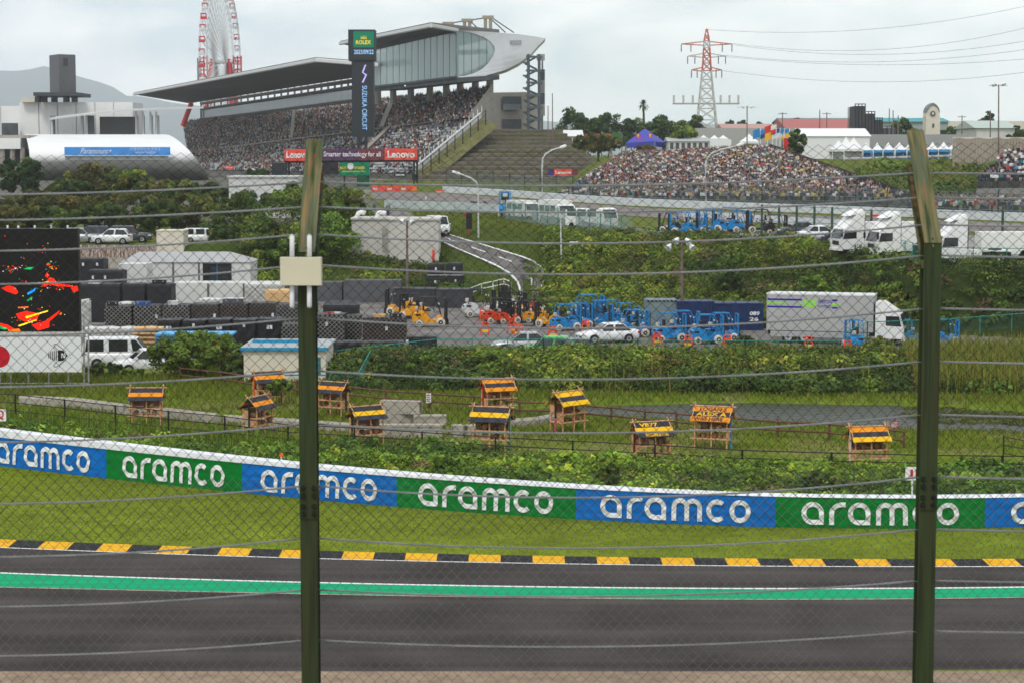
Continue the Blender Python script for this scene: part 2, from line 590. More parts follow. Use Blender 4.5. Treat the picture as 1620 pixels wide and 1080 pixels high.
def asphalt(name, rgb, streak=(0.02, 1.3, 1), var=0.2, grain=60.0):
 m = M(name, rgb, rough=0.85, var=var, scale=1.6, stretch=streak, bump=0.0)
 t = m.node_tree
 b = t.nodes['Principled BSDF']
 b.inputs['Specular IOR Level'].default_value = 0.03
 src = b.inputs['Base Color'].links[0].from_socket
 tc = t.nodes.new('ShaderNodeTexCoord')
 nz = t.nodes.new('ShaderNodeTexNoise')
 nz.inputs['Scale'].default_value = grain
 nz.inputs['Detail'].default_value = 3
 t.links.new(tc.outputs['Object'], nz.inputs['Vector'])
 n2 = t.nodes.new('ShaderNodeTexNoise')
 n2.inputs['Scale'].default_value = 0.35
 n2.inputs['Detail'].default_value = 5
 t.links.new(tc.outputs['Object'], n2.inputs['Vector'])
 ad = t.nodes.new('ShaderNodeMath')
 ad.operation = 'ADD'
 t.links.new(nz.outputs['Fac'], ad.inputs[0])
 t.links.new(n2.outputs['Fac'], ad.inputs[1])
 mr = t.nodes.new('ShaderNodeMapRange')
 mr.inputs['From Min'].default_value = 0.6
 mr.inputs['From Max'].default_value = 1.4
 mr.inputs['To Min'].default_value = 0.5
 mr.inputs['To Max'].default_value = 1.5
 t.links.new(ad.outputs[0], mr.inputs[0])
 sc_ = t.nodes.new('ShaderNodeVectorMath')
 sc_.operation = 'SCALE'
 t.links.new(src, sc_.inputs[0])
 t.links.new(mr.outputs[0], sc_.inputs['Scale'])
 t.links.new(sc_.outputs[0], b.inputs['Base Color'])
 return m
M_TRACK = asphalt('track_asphalt', (0.056, 0.049, 0.0465), streak=(0.008, 0.6, 1), var=0.42)
M_LINE = M('white_line_paint', (0.72, 0.72, 0.72), rough=0.6, var=0.1, scale=4)
M_GREEN = M('green_runoff_paint', (0.0, 0.30, 0.13), rough=0.7, var=0.2, scale=2.5, stretch=(0.1, 1, 1), spec=0.05, dirt=(0.03, 0.16, 0.085), dirt_at=0.62)
track = strip_mesh('race_track', TN, KI, 0.006, 0.006, M_TRACK, sub=6)
def shift(c, d):
 return c[0], c[1] + d
strip_mesh('track_edge_line', shift(KI, -0.11), shift(KI, -0.02), 0.011, 0.011, M_LINE)
strip_mesh('green_painted_band', GN, GW, 0.011, 0.011, M_GREEN)
strip_mesh('white_painted_line', GW, shift(GW, 0.14), 0.0145, 0.0145, M_LINE)
strip_mesh('worn_painted_line', shift(GN, -0.1), GN, 0.0145, 0.0145, M('worn_pink_paint', (0.33, 0.22, 0.18), var=0.4, scale=3))
# yellow and black kerb, block by block
kerb = MB()
_kl = np.concatenate([[0], np.cumsum(np.hypot(np.diff(KI[0]), np.diff(KI[1])))])
_pxk = np.linspace(-900, 2500, 140)
_s612 = np.interp(640, _pxk, _kl)
KP = 1.875
M_KY = M('yellow_kerb_paint', (0.70, 0.36, 0.01), rough=0.7, var=0.16, scale=3, dirt=(0.25, 0.14, 0.03), dirt_at=0.6, stretch=(0.4, 1, 1), spec=0.05)
M_KB = M('black_kerb_paint', (0.026, 0.026, 0.028), rough=0.8, var=0.45, scale=3, spec=0.05, dirt=(0.07, 0.065, 0.06), dirt_at=0.6)
kerb_root = bpy.data.objects.new('kerb', None)
COL.objects.link(kerb_root)
tag(kerb_root, kind='structure')
_sa, _sb = np.interp(-250, _pxk, _kl), np.interp(1870, _pxk, _kl)
k = math.floor((_sa - _s612) / (KP / 2))
while _s612 + k * KP / 2 < _sb:
 a, b = _s612 + k * KP / 2, _s612 + (k + 1) * KP / 2
 lo, hi = [], []
 for s in (a, b):
  pxs = np.interp(s, _kl, _pxk)
  x0, y0 = np.interp(pxs, _pxk, KI[0]), np.interp(pxs, _pxk, KI[1])
  x1, y1 = x0, float(ci(KO, x0))
  hi.append(((x0, y0, 0.016), (x1, y1, 0.03)))
  lo.append(((x0, y0, -0.05), (x1, y1, -0.05)))
 mbk = MB().hexa([lo[0][0], lo[1][0], lo[1][1], lo[0][1], hi[0][0], hi[1][0], hi[1][1], hi[0][1]])
 mbk.build('kerb_block', M_KB if k % 2 else M_KY, kerb_root)
 k += 1
# ------------------------------------------------------------------ trackside barrier with banners
_pxb = np.linspace(-900, 2500, 140)
def bar_pt(px, v, off=0.0):
 """point on the banner: v in metres above the ground, off towards the track"""
 x, y = np.interp(px, _pxb, BAR[0]), np.interp(px, _pxb, BAR[1])
 x2, y2 = np.interp(px + 6, _pxb, BAR[0]), np.interp(px + 6, _pxb, BAR[1])
 t = Vector((x2 - x, y2 - y, 0)).normalized()
 nrm = Vector((t.y, -t.x, 0))
 return Vector((x, y, v)) + nrm * off
def bar_h(px):
 return float(np.interp(px, [-100, 0, 500, 1200, 1620], [1.12, 1.10, 1.04, 0.985, 0.96]))
def bar_top(px):
 return float(np.interp(px, [-100, 0, 500, 1200, 1620], [0.30, 0.27, 0.13, 0.03, 0.03]))
def ripple(px, v):
 return 0.02 * math.sin(v * 19) + 0.012 * math.sin(px * 0.05 + v * 3)
LW = 0.21
def ring_geo(x0, w, a0=0, a1=360, corner=False, n=40):
 vs, fs = [], []
 for i in range(n + 1):
  a = math.radians(a0 + (a1 - a0) * i / n)
  c, s = math.cos(a), math.sin(a)
  if corner and c > 0 and s < 0:
   m_ = max(abs(c), abs(s))
   f = 0.93 / m_ + 0.07
   c2, s2 = min(1, c * f), max(-1, s * f)
  else:
   c2, s2 = c, s
  for r in (1.0, 0.0):
   rx, ry = (w / 2, 0.5) if r else (w / 2 - LW, 0.5 - LW)
   cc, sc2 = (c2, s2) if r else ((c, s) if not corner else (min(1, c2), max(-1, s2)))
   vs.append((x0 + w / 2 + rx * cc, 0.5 + ry * sc2))
 for i in range(n):
  fs.append((2 * i, 2 * i + 1, 2 * i + 3, 2 * i + 2))
 return vs, fs
def stroke_geo(pts, w):
 vs, fs = [], []
 n = len(pts)
 for i, p in enumerate(pts):
  a, b = pts[max(i - 1, 0)], pts[min(i + 1, n - 1)]
  dx, dy = b[0] - a[0], b[1] - a[1]
  l = math.hypot(dx, dy) or 1
  nx, ny = -dy / l * w / 2, dx / l * w / 2
  vs += [(p[0] + nx, p[1] + ny), (p[0] - nx, p[1] - ny)]
 return vs, [(2 * i, 2 * i + 1, 2 * i + 3, 2 * i + 2) for i in range(n - 1)]
def word_geo():
 out = []
 h = LW / 2
 def arc(cx, cy, rx, ry, a0, a1, n=10):
  return [(cx + rx * math.cos(math.radians(a0 + (a1 - a0) * i / n)), cy + ry * math.sin(math.radians(a0 + (a1 - a0) * i / n))) for i in range(n + 1)]
 x = 0
 out.append(ring_geo(x, 0.97, corner=True)); x += 0.97 + 0.23
 out.append(stroke_geo([(x + h, 0), (x + h, 0.25), (x + h, 0.5)] + arc(x + 0.55, 0.5, 0.55 - h, 0.5 - h, 180, 90)[1:] + [(x + 0.7, 1 - h)], LW)); x += 0.7 + 0.1
 out.append(ring_geo(x, 0.97, corner=True)); x += 0.97 + 0.24
 for q in (0, 0.58):
  pts = arc(x + h + 0.29 + q, 0.62, 0.29, 0.38 - h, 180, 0, 12)
  pre = [(x + h, 0), (x + h, 0.3)] if q == 0 else []
  out.append(stroke_geo(pre + pts + [(x + h + 0.58 + q, 0.3), (x + h + 0.58 + q, 0)], LW))
 x += 1.16 + LW + 0.2
 out.append(ring_geo(x, 0.95, 48, 312)); x += 0.84 + 0.2
 out.append(ring_geo(x, 0.95)); x += 0.95
 return out, x
M_BLUE = M('blue_banner', (0.002, 0.145, 0.52), rough=0.6, spec=0.1, var=0.16, scale=1.2, stretch=(1, 1, 4), bump=0.5, bscale=1.6)
M_GRN = M('green_banner', (0.0, 0.19, 0.028), rough=0.6, spec=0.1, var=0.16, scale=1.2, stretch=(1, 1, 4), bump=0.5, bscale=1.6)
M_LETTER = M('white_banner_print', (0.74, 0.75, 0.76), rough=0.55, var=0.06, scale=2)
M_WRAIL = M('white_rail_paint', (0.68, 0.69, 0.72), rough=0.45, var=0.12, scale=2, dirt=(0.35, 0.35, 0.36), dirt_at=0.66)
barrier = thing('trackside_barrier', 'long low barrier wrapped in alternating blue and green banners beside the track', 'barrier', tuple(bar_pt(800, 0)))
BP = [-600, -420, -224, -27, 170, 385, 629, 912, 1227, 1557, 1890, 2230]
WORD, WLEN = word_geo()
for k in range(len(BP) - 1):
 p0, p1 = BP[k], BP[k + 1]
 blue = k % 2 == 1
 n = 26
 g = []
 for j in range(9):
  row = []
  for i in range(n + 1):
   px = p0 + (p1 - p0) * i / n
   v = bar_h(px) * j / 8
   row.append(bar_pt(px, v, 0.05 + ripple(px, v)))
  g.append(row)
 pan = MB().grid(g).build('banner', M_BLUE if blue else M_GRN, barrier, world=True, smooth=True)
 pan['label'] = 'blue banner panel with white lettering' if blue else 'green banner panel with white lettering'
 mbl = MB()
 a0, a1 = p0 + 0.122 * (p1 - p0), p0 + 0.874 * (p1 - p0)
 for vs, fs in WORD:
  w3 = []
  for a, b in vs:
   px = a0 + (a1 - a0) * a / WLEN
   v = bar_h(px) * (0.12 + 0.74 * b)
   w3.append(bar_pt(px, v, 0.085 + ripple(px, v)))
  mbl.add(w3, fs)
 let = mbl.build('lettering', M_LETTER, pan, world=False)
 off = Vector(barrier.location)
 for vert in let.data.vertices:
  vert.co -= off
mbr = MB()
sec = []
for i in range(90):
 px = -700 + 3000 * i / 89
 h0, t0 = bar_h(px), bar_top(px)
 sec.append([bar_pt(px, -0.1, 0.0), bar_pt(px, h0, 0.0), bar_pt(px, h0 + 0.005, 0.075), bar_pt(px, h0 + t0 * 0.5, 0.06), bar_pt(px, h0 + t0, 0.04),
    bar_pt(px, h0 + t0 + 0.02, -0.04), bar_pt(px, h0 + t0 + 0.01, -0.42), bar_pt(px, -0.1, -0.45)])
mbr.grid(sec).build('rail', M_WRAIL, barrier, world=True)
# small signs and marker near the barrier
def sign_post(name, label, px, pyb, pyt, pyc, Y, w, h, mats, extra=None, cat='sign', postr=0.03):
 b = P(px, pyb, Y)
 o = thing(name, label, cat, tuple(b))
 t, c = P(px, pyt, Y), P(px, pyc, Y)
 MB().tube(b, t, postr, 8).build('pole', mats[0], o, world=True)
 MB().bx(c.x - w / 2, c.x + w / 2, Y - postr - 0.02, Y - postr, c.z - h / 2, c.z + h / 2).build('board', mats[1], o, world=True)
 if extra:
  extra(o, c, Y - postr - 0.024)
 return o
M_WHITE = M('white_paint', (0.74, 0.74, 0.73), rough=0.5, var=0.07, scale=3)
M_RED = M('red_paint', (0.55, 0.02, 0.02), rough=0.5, var=0.1, scale=3)
def eleven(o, c, y):
 mb = MB()
 for dx in (-0.07, 0.1):
  m1 = MB()
  put_text(m1, '1', (c.x + dx, y, c.z - 0.1), (0.09, 0, 0), (0, 0, 0.24), bold=0.02)
  m1.build('lettering', M_RED, o, world=True)
sign_post('marshal_post_sign', 'white board with a red number on a white pole behind the barrier', 1443, 800, 745, 748, 64.4, 0.46, 0.44, (M_WHITE, M_WHITE), eleven)
def cue(o, c, y):
 mb = MB()
 put_text(mb, 'Q', (c.x - 0.06, y, c.z - 0.17), (0.28, 0, 0), (0, 0, 0.38), bold=0.03)
 put_text(mb, '2', (c.x - 0.24, y, c.z - 0.17), (0.14, 0, 0), (0, 0, 0.38), bold=0.03)
 mb.build('lettering', M_RED, o, world=True)
sign_post('marker_board', 'small white board with red lettering cut by the frame edge behind the barrier', -2, 690, 650, 656, 78, 0.6, 0.48, (M_WHITE, M_WHITE), cue)
b_ = P(445, 728, 69.4)
o_ = thing('reflector_stake', 'short white stake with a round orange reflector on top of the barrier', 'marker', tuple(b_))
MB().tube(b_, P(445, 722, 69.4), 0.03, 6).build('stake', M_WHITE, o_, world=True)
c_ = P(445, 719, 69.4)
MB().lathe([(0.01, -0.02), (0.075, -0.018), (0.075, 0.018), (0.01, 0.02)], 12, tuple(c_), axis='y').build('reflector', M('orange_reflector', (0.8, 0.13, 0.02)), o_, world=True)
# ------------------------------------------------------------------ foreground debris fence
YF = 11.0
FX = [-4.58, -1.137, 2.326, 5.78]
RUN, RISE = 0.55, 0.62
def fz(x):
 """the fence climbs slightly to the right"""
 return (x + 1.137) / 3.443 * (14.5 / F * YF)
ZB = 11.22
ARM = math.hypot(RUN, RISE)
def fpos(x, s, d):
 """s = height on the fence line measured from the bend along the post, d = depth behind the front face"""
 base = fz(x)
 if s <= 0:
  return Vector((x, YF + d, ZB + s + base))
 c, si = RISE / ARM, RUN / ARM
 bl = min(d * 0.0, 0)
 return Vector((x, YF + d + s * si + bl, ZB + s * c + base))
def post_material(name, arm):
 m = M(name, (0.032, 0.046, 0.019), rough=0.75, var=0.2, scale=30, stretch=(1.0, 0.05, 0.05), spec=0.1)
 t = m.node_tree
 b = t.nodes['Principled BSDF']
 src = b.inputs['Base Color'].links[0].from_socket
 tc = t.nodes.new('ShaderNodeTexCoord')
 out = src
 layers = [((0.17, 0.135, 0.06), 0.40, 40, 0.04, 3), ((0.085, 0.105, 0.065), 0.42, 34, 0.05, 5), ((0.25, 0.085, 0.045), 0.58, 30, 0.09, 8)] if arm else \
             [((0.040, 0.042, 0.018), 0.50, 50, 0.02, 3), ((0.022, 0.028, 0.015), 0.5, 60, 0.015, 5), ((0.10, 0.045, 0.022), 0.71, 22, 0.06, 8)]
 for col, at_, sc_, st, sd in layers:
  mp = t.nodes.new('ShaderNodeMapping')
  mp.inputs['Scale'].default_value = (1, st * 1.6, st * 1.6)
  mp.inputs['Location'].default_value = (sd, sd * 1.7, sd)
  nz = t.nodes.new('ShaderNodeTexNoise')
  nz.inputs['Scale'].default_value = sc_
  nz.inputs['Detail'].default_value = 6
  t.links.new(tc.outputs['Object'], mp.inputs[0])
  t.links.new(mp.outputs[0], nz.inputs['Vector'])
  r = t.nodes.new('ShaderNodeValToRGB')
  r.color_ramp.elements[0].position = at_
  r.color_ramp.elements[1].position = at_ + (0.22 if arm else 0.1)
  t.links.new(nz.outputs['Fac'], r.inputs[0])
  mx = t.nodes.new('ShaderNodeMix')
  mx.data_type = 'RGBA'
  mx.inputs['B'].default_value = col + (1,)
  t.links.new(r.outputs[0], mx.inputs['Factor'])
  t.links.new(out, mx.inputs['A'])
  out = mx.outputs['Result']
 t.links.new(out, b.inputs['Base Color'])
 return m
M_POST, M_ARM = post_material('weathered_green_steel', False), post_material('rust_blotched_steel', True)
M_BOLT = M('dark_bolt_steel', (0.012, 0.014, 0.01), rough=0.6, metal=0.3)
M_CABLE = M('galvanised_cable', (0.21, 0.22, 0.22), rough=0.6, metal=0.1, var=0.25, scale=8)
M_RUSTW = M('rusty_mesh_wire', (0.055, 0.04, 0.032), rough=0.8, spec=0.05, metal=0.0, var=0.4, scale=6)
M_GALVW = M('galvanised_mesh_wire', (0.145, 0.15, 0.15), rough=0.6, metal=0.0, var=0.25, scale=6)
fence = thing('debris_fence', 'tall green steel post and cable fence with chain link mesh leaning inward at its top', 'fence', (0, YF, 8.2))
FW, FT, FD = 0.098, 0.009, 0.105
for i, x in enumerate(FX):
 pb = MB()
 lo, hi = -3.25, 0.0
 for (xa, xb, ya, yb) in ((-FW / 2, FW / 2, 0, FT), (-0.004, 0.004, FT, FD - FT), (-FW / 2, FW / 2, FD - FT, FD)):
  pb.bx(x + xa, x + xb, YF + ya, YF + yb, ZB + lo + fz(x), ZB + hi + fz(x) + (0.0 if ya == 0 else 0.02))
 post = pb.build('post', M_POST, fence, world=True)
 ab = MB()
 c, si = RISE / ARM, RUN / ARM
 u, w = Vector((0, si, c)), Vector((0, c, -si))
 def beam(xa, xb, da, db, s0, s1):
  o = Vector((x, YF, ZB + fz(x)))
  ps = []
  for s in (s0, s1):
   for (xx, dd) in ((xa, da), (xb, da), (xb, db), (xa, db)):
    ps.append(o + Vector((xx, 0, 0)) + u * s + w * dd)
  ab.hexa(ps)
 beam(-FW / 2, FW / 2, 0, FT, 0.0, ARM)
 beam(-0.004, 0.004, FT, FD + 0.045 - FT, -0.03, ARM - 0.03)
 beam(-FW / 2, FW / 2, FD + 0.045 - FT, FD + 0.045, -0.075, ARM - 0.14)
 beam(-FW / 2 - 0.0006, FW / 2 + 0.0006, -0.0012, 0.0012, -0.008, 0.008)
 ab.build('inclined_arm', M_ARM, post, world=False)
 arm_o = post.children[0]
 for v in arm_o.data.vertices:
  v.co -= Vector(fence.location)
 # splice plate with eight bolts
 sz = ZB - 1.49 + fz(x)
 sp = MB().bx(x - FW / 2 - 0.001, x + FW / 2 + 0.001, YF - 0.007, YF + 0.0005, sz - 0.005, sz + 0.19)
 sp.build('splice_plate', M_POST, fence, world=True)
 for bxo in (-0.031, 0.031):
  for bz in (0.012, 0.055, 0.115, 0.158):
   MB().lathe([(0.011, -0.018), (0.014, -0.010), (0.0145, 0.0)], 6, (x + bxo, YF - 0.007, sz + bz + 0.012), axis='y').build('bolt', M_BOLT, fence, world=True)
# cables: heights read at the two posts
CB = [(288, 272, 14), (327, 315, 16), (370, 359, 22), (418, 403, 25), (502, 488, 23), (585, 572, 21), (669, 655, 23), (767, 753, 25), (850, 834, 26), (931, 915, 20), (1011, 998, 19), (1093, 1079, 19), (1176, 1162, 19)]
def s_at(y_px, x):
 """distance along the post of a photo height"""
 best = None
 for s in np.linspace(-3.0, ARM, 1500):
  p = fpos(x, s, 0.1)
  d = p - Vector((0, 0, HC))
  yy = 540 - F * (d.y * _sp + d.z * _cp) / (d.y * _cp - d.z * _sp)
  if best is None or abs(yy - y_px) < best[0]:
   best = (abs(yy - y_px), s)
 return best[1]
_cs, _sn = [], []
for (yl, yr, sag) in CB:
 s0 = s_at(yl, FX[1])
 sagm = sag / F * (YF + 0.1) * (1.0 if s0 <= 0 else 1.3)
 for sp_ in range(3):
  xa, xb = FX[sp_], FX[sp_ + 1]
  sg = sagm * (1.0 if sp_ != 2 else 0.5) * (0.9 + 0.2 * random.random())
  n = int((xb - xa) / 0.016)
  t = np.linspace(0, 1, n)
  xs = xa + (xb - xa) * t
  dz = -sg * 4 * t * (1 - t)
  s_ = s0 + dz
  pts = np.array([fpos(a, b, 0.1) for a, b in zip(xs, s_)])
  vs, qs = [], []
  for st in range(3):
   ph = xs / 0.10 * 2 * math.pi + st * 2 * math.pi / 3
   cen = pts + np.stack([0 * ph, 0.0037 * np.cos(ph), 0.0037 * np.sin(ph)], -1)
   for kk in range(5):
    a = 2 * math.pi * kk / 5
    vs.append(cen + np.array([0, 0.0028 * math.cos(a), 0.0028 * math.sin(a)]))
  V = np.concatenate(vs)
  for st in range(3):
   for kk in range(5):
    a, b = (st * 5 + kk) * n, (st * 5 + (kk + 1) % 5) * n
    idx = np.arange(n - 1)
    qs.append(np.stack([a + idx, a + idx + 1, b + idx + 1, b + idx], -1))
  V = V - np.array(fence.location)
  big_mesh('cable', V, quads=np.concatenate(qs), mat=M_CABLE, parent=fence, smooth=True)
def chain_link(name, mapper, s0, s1, t0, t1, p, h, r, mat, parent, sides=3, jit=0.004, seed=1):
 """zigzag wires hooked into each other; mapper(s, t) -> world arrays"""
 nw = int((s1 - s0) / (p / 2))
 nt_ = int((t1 - t0) / (h / 2)) + 1
 k = np.arange(nw)[:, None]
 j = np.arange(nt_)[None, :]
 s = s0 + k * p / 2 + np.where((k + j) % 2 == 0, 1, -1) * p / 4 * 1.04 + 0 * j
 t = t0 + j * h / 2 + 0 * k
 s = s + jit * 6 * (vnoise(s * 0.8, t * 0.8, seed) - 0.5)
 t = t + jit * 6 * (vnoise(s * 0.9 + 7, t * 0.9, seed + 1) - 0.5)
 d = np.where((k + j) % 2 == 0, r * 0.8, -r * 0.8) + jit * 5 * (vnoise(s * 1.3, t * 1.1 + 9, seed + 2) - 0.5)
 C = mapper(s, t, d)
 vs = []
 for q in range(sides):
  a = 2 * math.pi * q / sides + 0.5
  vs.append(C + np.array([r * math.cos(a), r * math.sin(a), 0]))
 V = np.stack(vs, 2).reshape(-1, 3)           # wire, step, side
 idx = (np.arange(nw)[:, None, None] * nt_ + np.arange(nt_ - 1)[None, :, None]) * sides
 q = np.arange(sides)[None, None, :]
 a, b = idx + q, idx + (q + 1) % sides
 Q = np.stack([a, a + sides, b + sides, b], -1).reshape(-1, 4)
 if parent is not None:
  V = V - np.array(parent.location)
 return big_mesh(name, V, quads=Q, mat=mat, parent=parent, smooth=True)
def fence_map(depth):
 def f(s, t, d):
  base = (s + 1.137) / 3.443 * (14.5 / F * YF)
  c, si = RISE / ARM, RUN / ARM
  tp = np.maximum(t, 0)
  return np.stack([s, YF + depth + d + tp * si, ZB + np.minimum(t, 0) + tp * c + base], -1)
 return f
T_UP0, T_LO1 = s_at(845, 0.6), s_at(745, 0.6)
chain_link('mesh_panel', fence_map(0.115), FX[0], FX[3], T_UP0, ARM - 0.07, 0.0685, 0.0685, 0.0021, M_RUSTW, fence, seed=3)
chain_link('mesh_panel', fence_map(0.135), FX[0], FX[3], -3.0, T_LO1, 0.0635, 0.0635, 0.0019, M_GALVW, fence, seed=8)
# access point fixed to the left post
bc = P(475.5, 430, YF - 0.09)
ap = thing('antenna_box', 'beige weatherproof box with four white stick antennas fixed to a fence post', 'antenna', tuple(bc))
bm_ = MB()
w2, h2 = 0.113, 0.077
ring = []
for (sx, sz, yy) in ((1, 1, 0.07), (1, 1, 0.006), (0.985, 0.975, 0.0)):
 ring.append([(bc.x + sx * w2 * a, bc.y + yy, bc.z + sz * h2 * b) for a, b in ((-1, -1), (1, -1), (1, 1), (-1, 1))])
for a, b in zip(ring, ring[1:]):
 for q in range(4):
  bm_.quad(a[q], a[(q + 1) % 4], b[(q + 1) % 4], b[q])
bm_.quad(*ring[-1])
bm_.quad(*ring[0][::-1])
bm_.bx(bc.x - 0.05, bc.x + 0.05, bc.y + 0.07, YF - 0.0005, bc.z - 0.03, bc.z + 0.03)
bm_.build('box', M('beige_plastic', (0.50, 0.47, 0.34), rough=0.45, var=0.05, scale=5), ap, world=True)
M_ANT = M('white_plastic', (0.62, 0.63, 0.64), rough=0.4, var=0.05)
for px in (462, 489.5):
 for up in (1, -1):
  y0, y1 = (410, 371) if up > 0 else (450, 488)
  a, b = P(px, y0, YF - 0.045), P(px, y1, YF - 0.045)
  MB().path([a, a + (b - a) * 0.94, a + (b - a) * 0.985, b], [0.0135, 0.0135, 0.010, 0.004], 10).build('antenna', M_ANT, ap, world=True, smooth=True)
# ------------------------------------------------------------------ vegetation helpers
M_LEAF = M_attr('leaf', rough=0.55, trans=0.28, spec=0.2)
M_BLADE = M_attr('grass_blade', rough=0.8, trans=0.30, spec=0.05)
M_BARK = M('bark', (0.07, 0.05, 0.035), rough=0.9, var=0.3, scale=6, bump=0.4)
def unit(v):
 return v / np.maximum(np.linalg.norm(v, axis=-1, keepdims=True), 1e-9)
def leaf_arrays(cen, nrm, size, col, aspect=0.62):
 n = len(cen)
 rnd = RNG.normal(size=(n, 3))
 t = unit(np.cross(nrm, rnd))
 b = np.cross(nrm, t)
 L, Wd = size[:, None] * 0.5, size[:, None] * 0.5 * aspect
 fold = nrm * size[:, None] * 0.10
 V = np.stack([cen - t * L - fold, cen + b * Wd, cen + t * L - fold, cen - b * Wd], 1).reshape(-1, 3)
 return V, np.repeat(col, 4, 0)
def pick_cols(n, palette, jit=0.22):
 pal = np.array([p[:3] for p in palette])
 wts = np.array([p[3] if len(p) > 3 else 1 for p in palette], float)
 k = RNG.choice(len(pal), n, p=wts / wts.sum())
 return pal[k] * (1 + jit * RNG.uniform(-1, 1, (n, 1)))
def foliage(name, pts, rad, per, leaf, palette, parent=None, squash=0.75, low=-0.25, jit=0.22, aspect=0.62, mat=None, cluster_tint=0.25, fill=0.45, patch=0.0):
 """clumps of leaf-sized faces around the given centres"""
 pts, rad = np.asarray(pts, float), np.asarray(rad, float)
 n = len(pts)
 d = RNG.normal(size=(n, per, 3))
 d[..., 2] = np.abs(d[..., 2]) * np.where(RNG.random((n, per)) < 0.22, low * 2, 1)
 d = unit(d)
 rr = rad[:, None] * (fill + (1 - fill) * RNG.random((n, per)) ** 0.5)
 cen = pts[:, None] + d * rr[..., None] * np.array([1, 1, squash])
 nr = unit(d + np.array([0, -0.25, 0.45]) + 0.55 * RNG.normal(size=(n, per, 3)))
 sz = leaf * RNG.uniform(0.6, 1.35, (n, per)) * RNG.uniform(0.6, 1.45, (n, 1))
 base = pick_cols(n, palette, cluster_tint) * np.array([1.5, 1.4, 0.92])
 if patch:
  f = ss((fbm(pts[:, 0] * patch, pts[:, 1] * patch, 301) - 0.32) / 0.36)[:, None]
  g = ss((fbm(pts[:, 0] * patch * 2.3 + 9, pts[:, 1] * patch * 2.3, 311) - 0.3) / 0.4)[:, None]
  base = base * (np.array([0.62, 0.72, 0.8]) * (1 - f) + np.array([1.45, 1.28, 1.0]) * f) * (0.75 + 0.5 * g)
  dead = (fbm(pts[:, 0] * patch * 3, pts[:, 1] * patch * 3 + 5, 321) > 0.75)[:, None]
  base = np.where(dead, np.array([0.16, 0.12, 0.05]) * (0.7 + 0.6 * RNG.random((n, 1))), base)
  sz = sz * (0.75 + 0.7 * g)
 col = base[:, None] * (1 + jit * RNG.uniform(-1, 1, (n, per, 1)))
 col = col * np.array([1, 1, 1]) + np.array([0.02, 0.012, 0.0]) * (RNG.random((n, per, 1)) < 0.05)
 V, C = leaf_arrays(cen.reshape(-1, 3), nr.reshape(-1, 3), sz.reshape(-1), col.reshape(-1, 3), aspect)
 Q = np.arange(len(V)).reshape(-1, 4)
 if parent is not None:
  V = V - np.array(parent.location)
 return big_mesh(name, V, quads=Q, cols=C, mat=mat or M_LEAF, parent=parent)
def jitter_grid(x0, x1, y0, y1, step):
 xs, ys = np.meshgrid(np.arange(x0, x1, step), np.arange(y0, y1, step))
 xs = xs.ravel() + RNG.uniform(-0.5, 0.5, xs.size) * step
 ys = ys.ravel() + RNG.uniform(-0.5, 0.5, ys.size) * step
 return xs, ys
def blades(name, x, y, h, palette, width=0.02, lean=0.45, z=None, parent=None):
 n = len(x)
 z = H(x, y) if z is None else z
 a = RNG.uniform(0, 2 * math.pi, n)
 side = np.stack([np.cos(a), np.sin(a), 0 * a], -1) * width * RNG.uniform(0.6, 1.4, n)[:, None]
 b = RNG.uniform(0, 2 * math.pi, n)
 ln = np.stack([np.cos(b), np.sin(b), 0 * b], -1) * (h * lean * RNG.random(n))[:, None]
 root = np.stack([x, y, z - 0.03], -1)
 mid = root + ln * 0.3 + np.stack([0 * h, 0 * h, h * 0.6], -1)
 tip = root + ln + np.stack([0 * h, 0 * h, h], -1)
 V = np.stack([root - side, root + side, mid + side * 0.7, mid - side * 0.7, tip], 1).reshape(-1, 3)
 k = np.arange(n) * 5
 Q = np.stack([k, k + 1, k + 2, k + 3], -1)
 T = np.stack([k + 3, k + 2, k + 4], -1)
 c = np.repeat(pick_cols(n, palette, 0.3) * np.array([1.32, 1.26, 0.9]), 5, 0)
 return big_mesh(name, V, quads=Q, tris=T, cols=c, mat=M_BLADE, parent=parent)
G1, G2, G3, G4, G5 = (0.045, 0.085, 0.018, 3), (0.075, 0.125, 0.025, 3), (0.028, 0.055, 0.014, 2), (0.12, 0.155, 0.035, 1.2), (0.10, 0.10, 0.03, 0.4)
PAL = [G1, G2, G3, G4, G5]
PAL_BRIGHT = [(0.09, 0.17, 0.028, 3), (0.06, 0.12, 0.02, 2), (0.035, 0.075, 0.015, 1.5), (0.15, 0.22, 0.04, 1.2)]
PAL_OLIVE = [(0.085, 0.09, 0.028, 3), (0.06, 0.075, 0.02, 3), (0.12, 0.11, 0.035, 1), (0.04, 0.05, 0.015, 2)]
PAL_DARK = [(0.03, 0.06, 0.018, 3), (0.022, 0.045, 0.013, 2), (0.055, 0.09, 0.022, 1.5), (0.08, 0.11, 0.03, .6)]
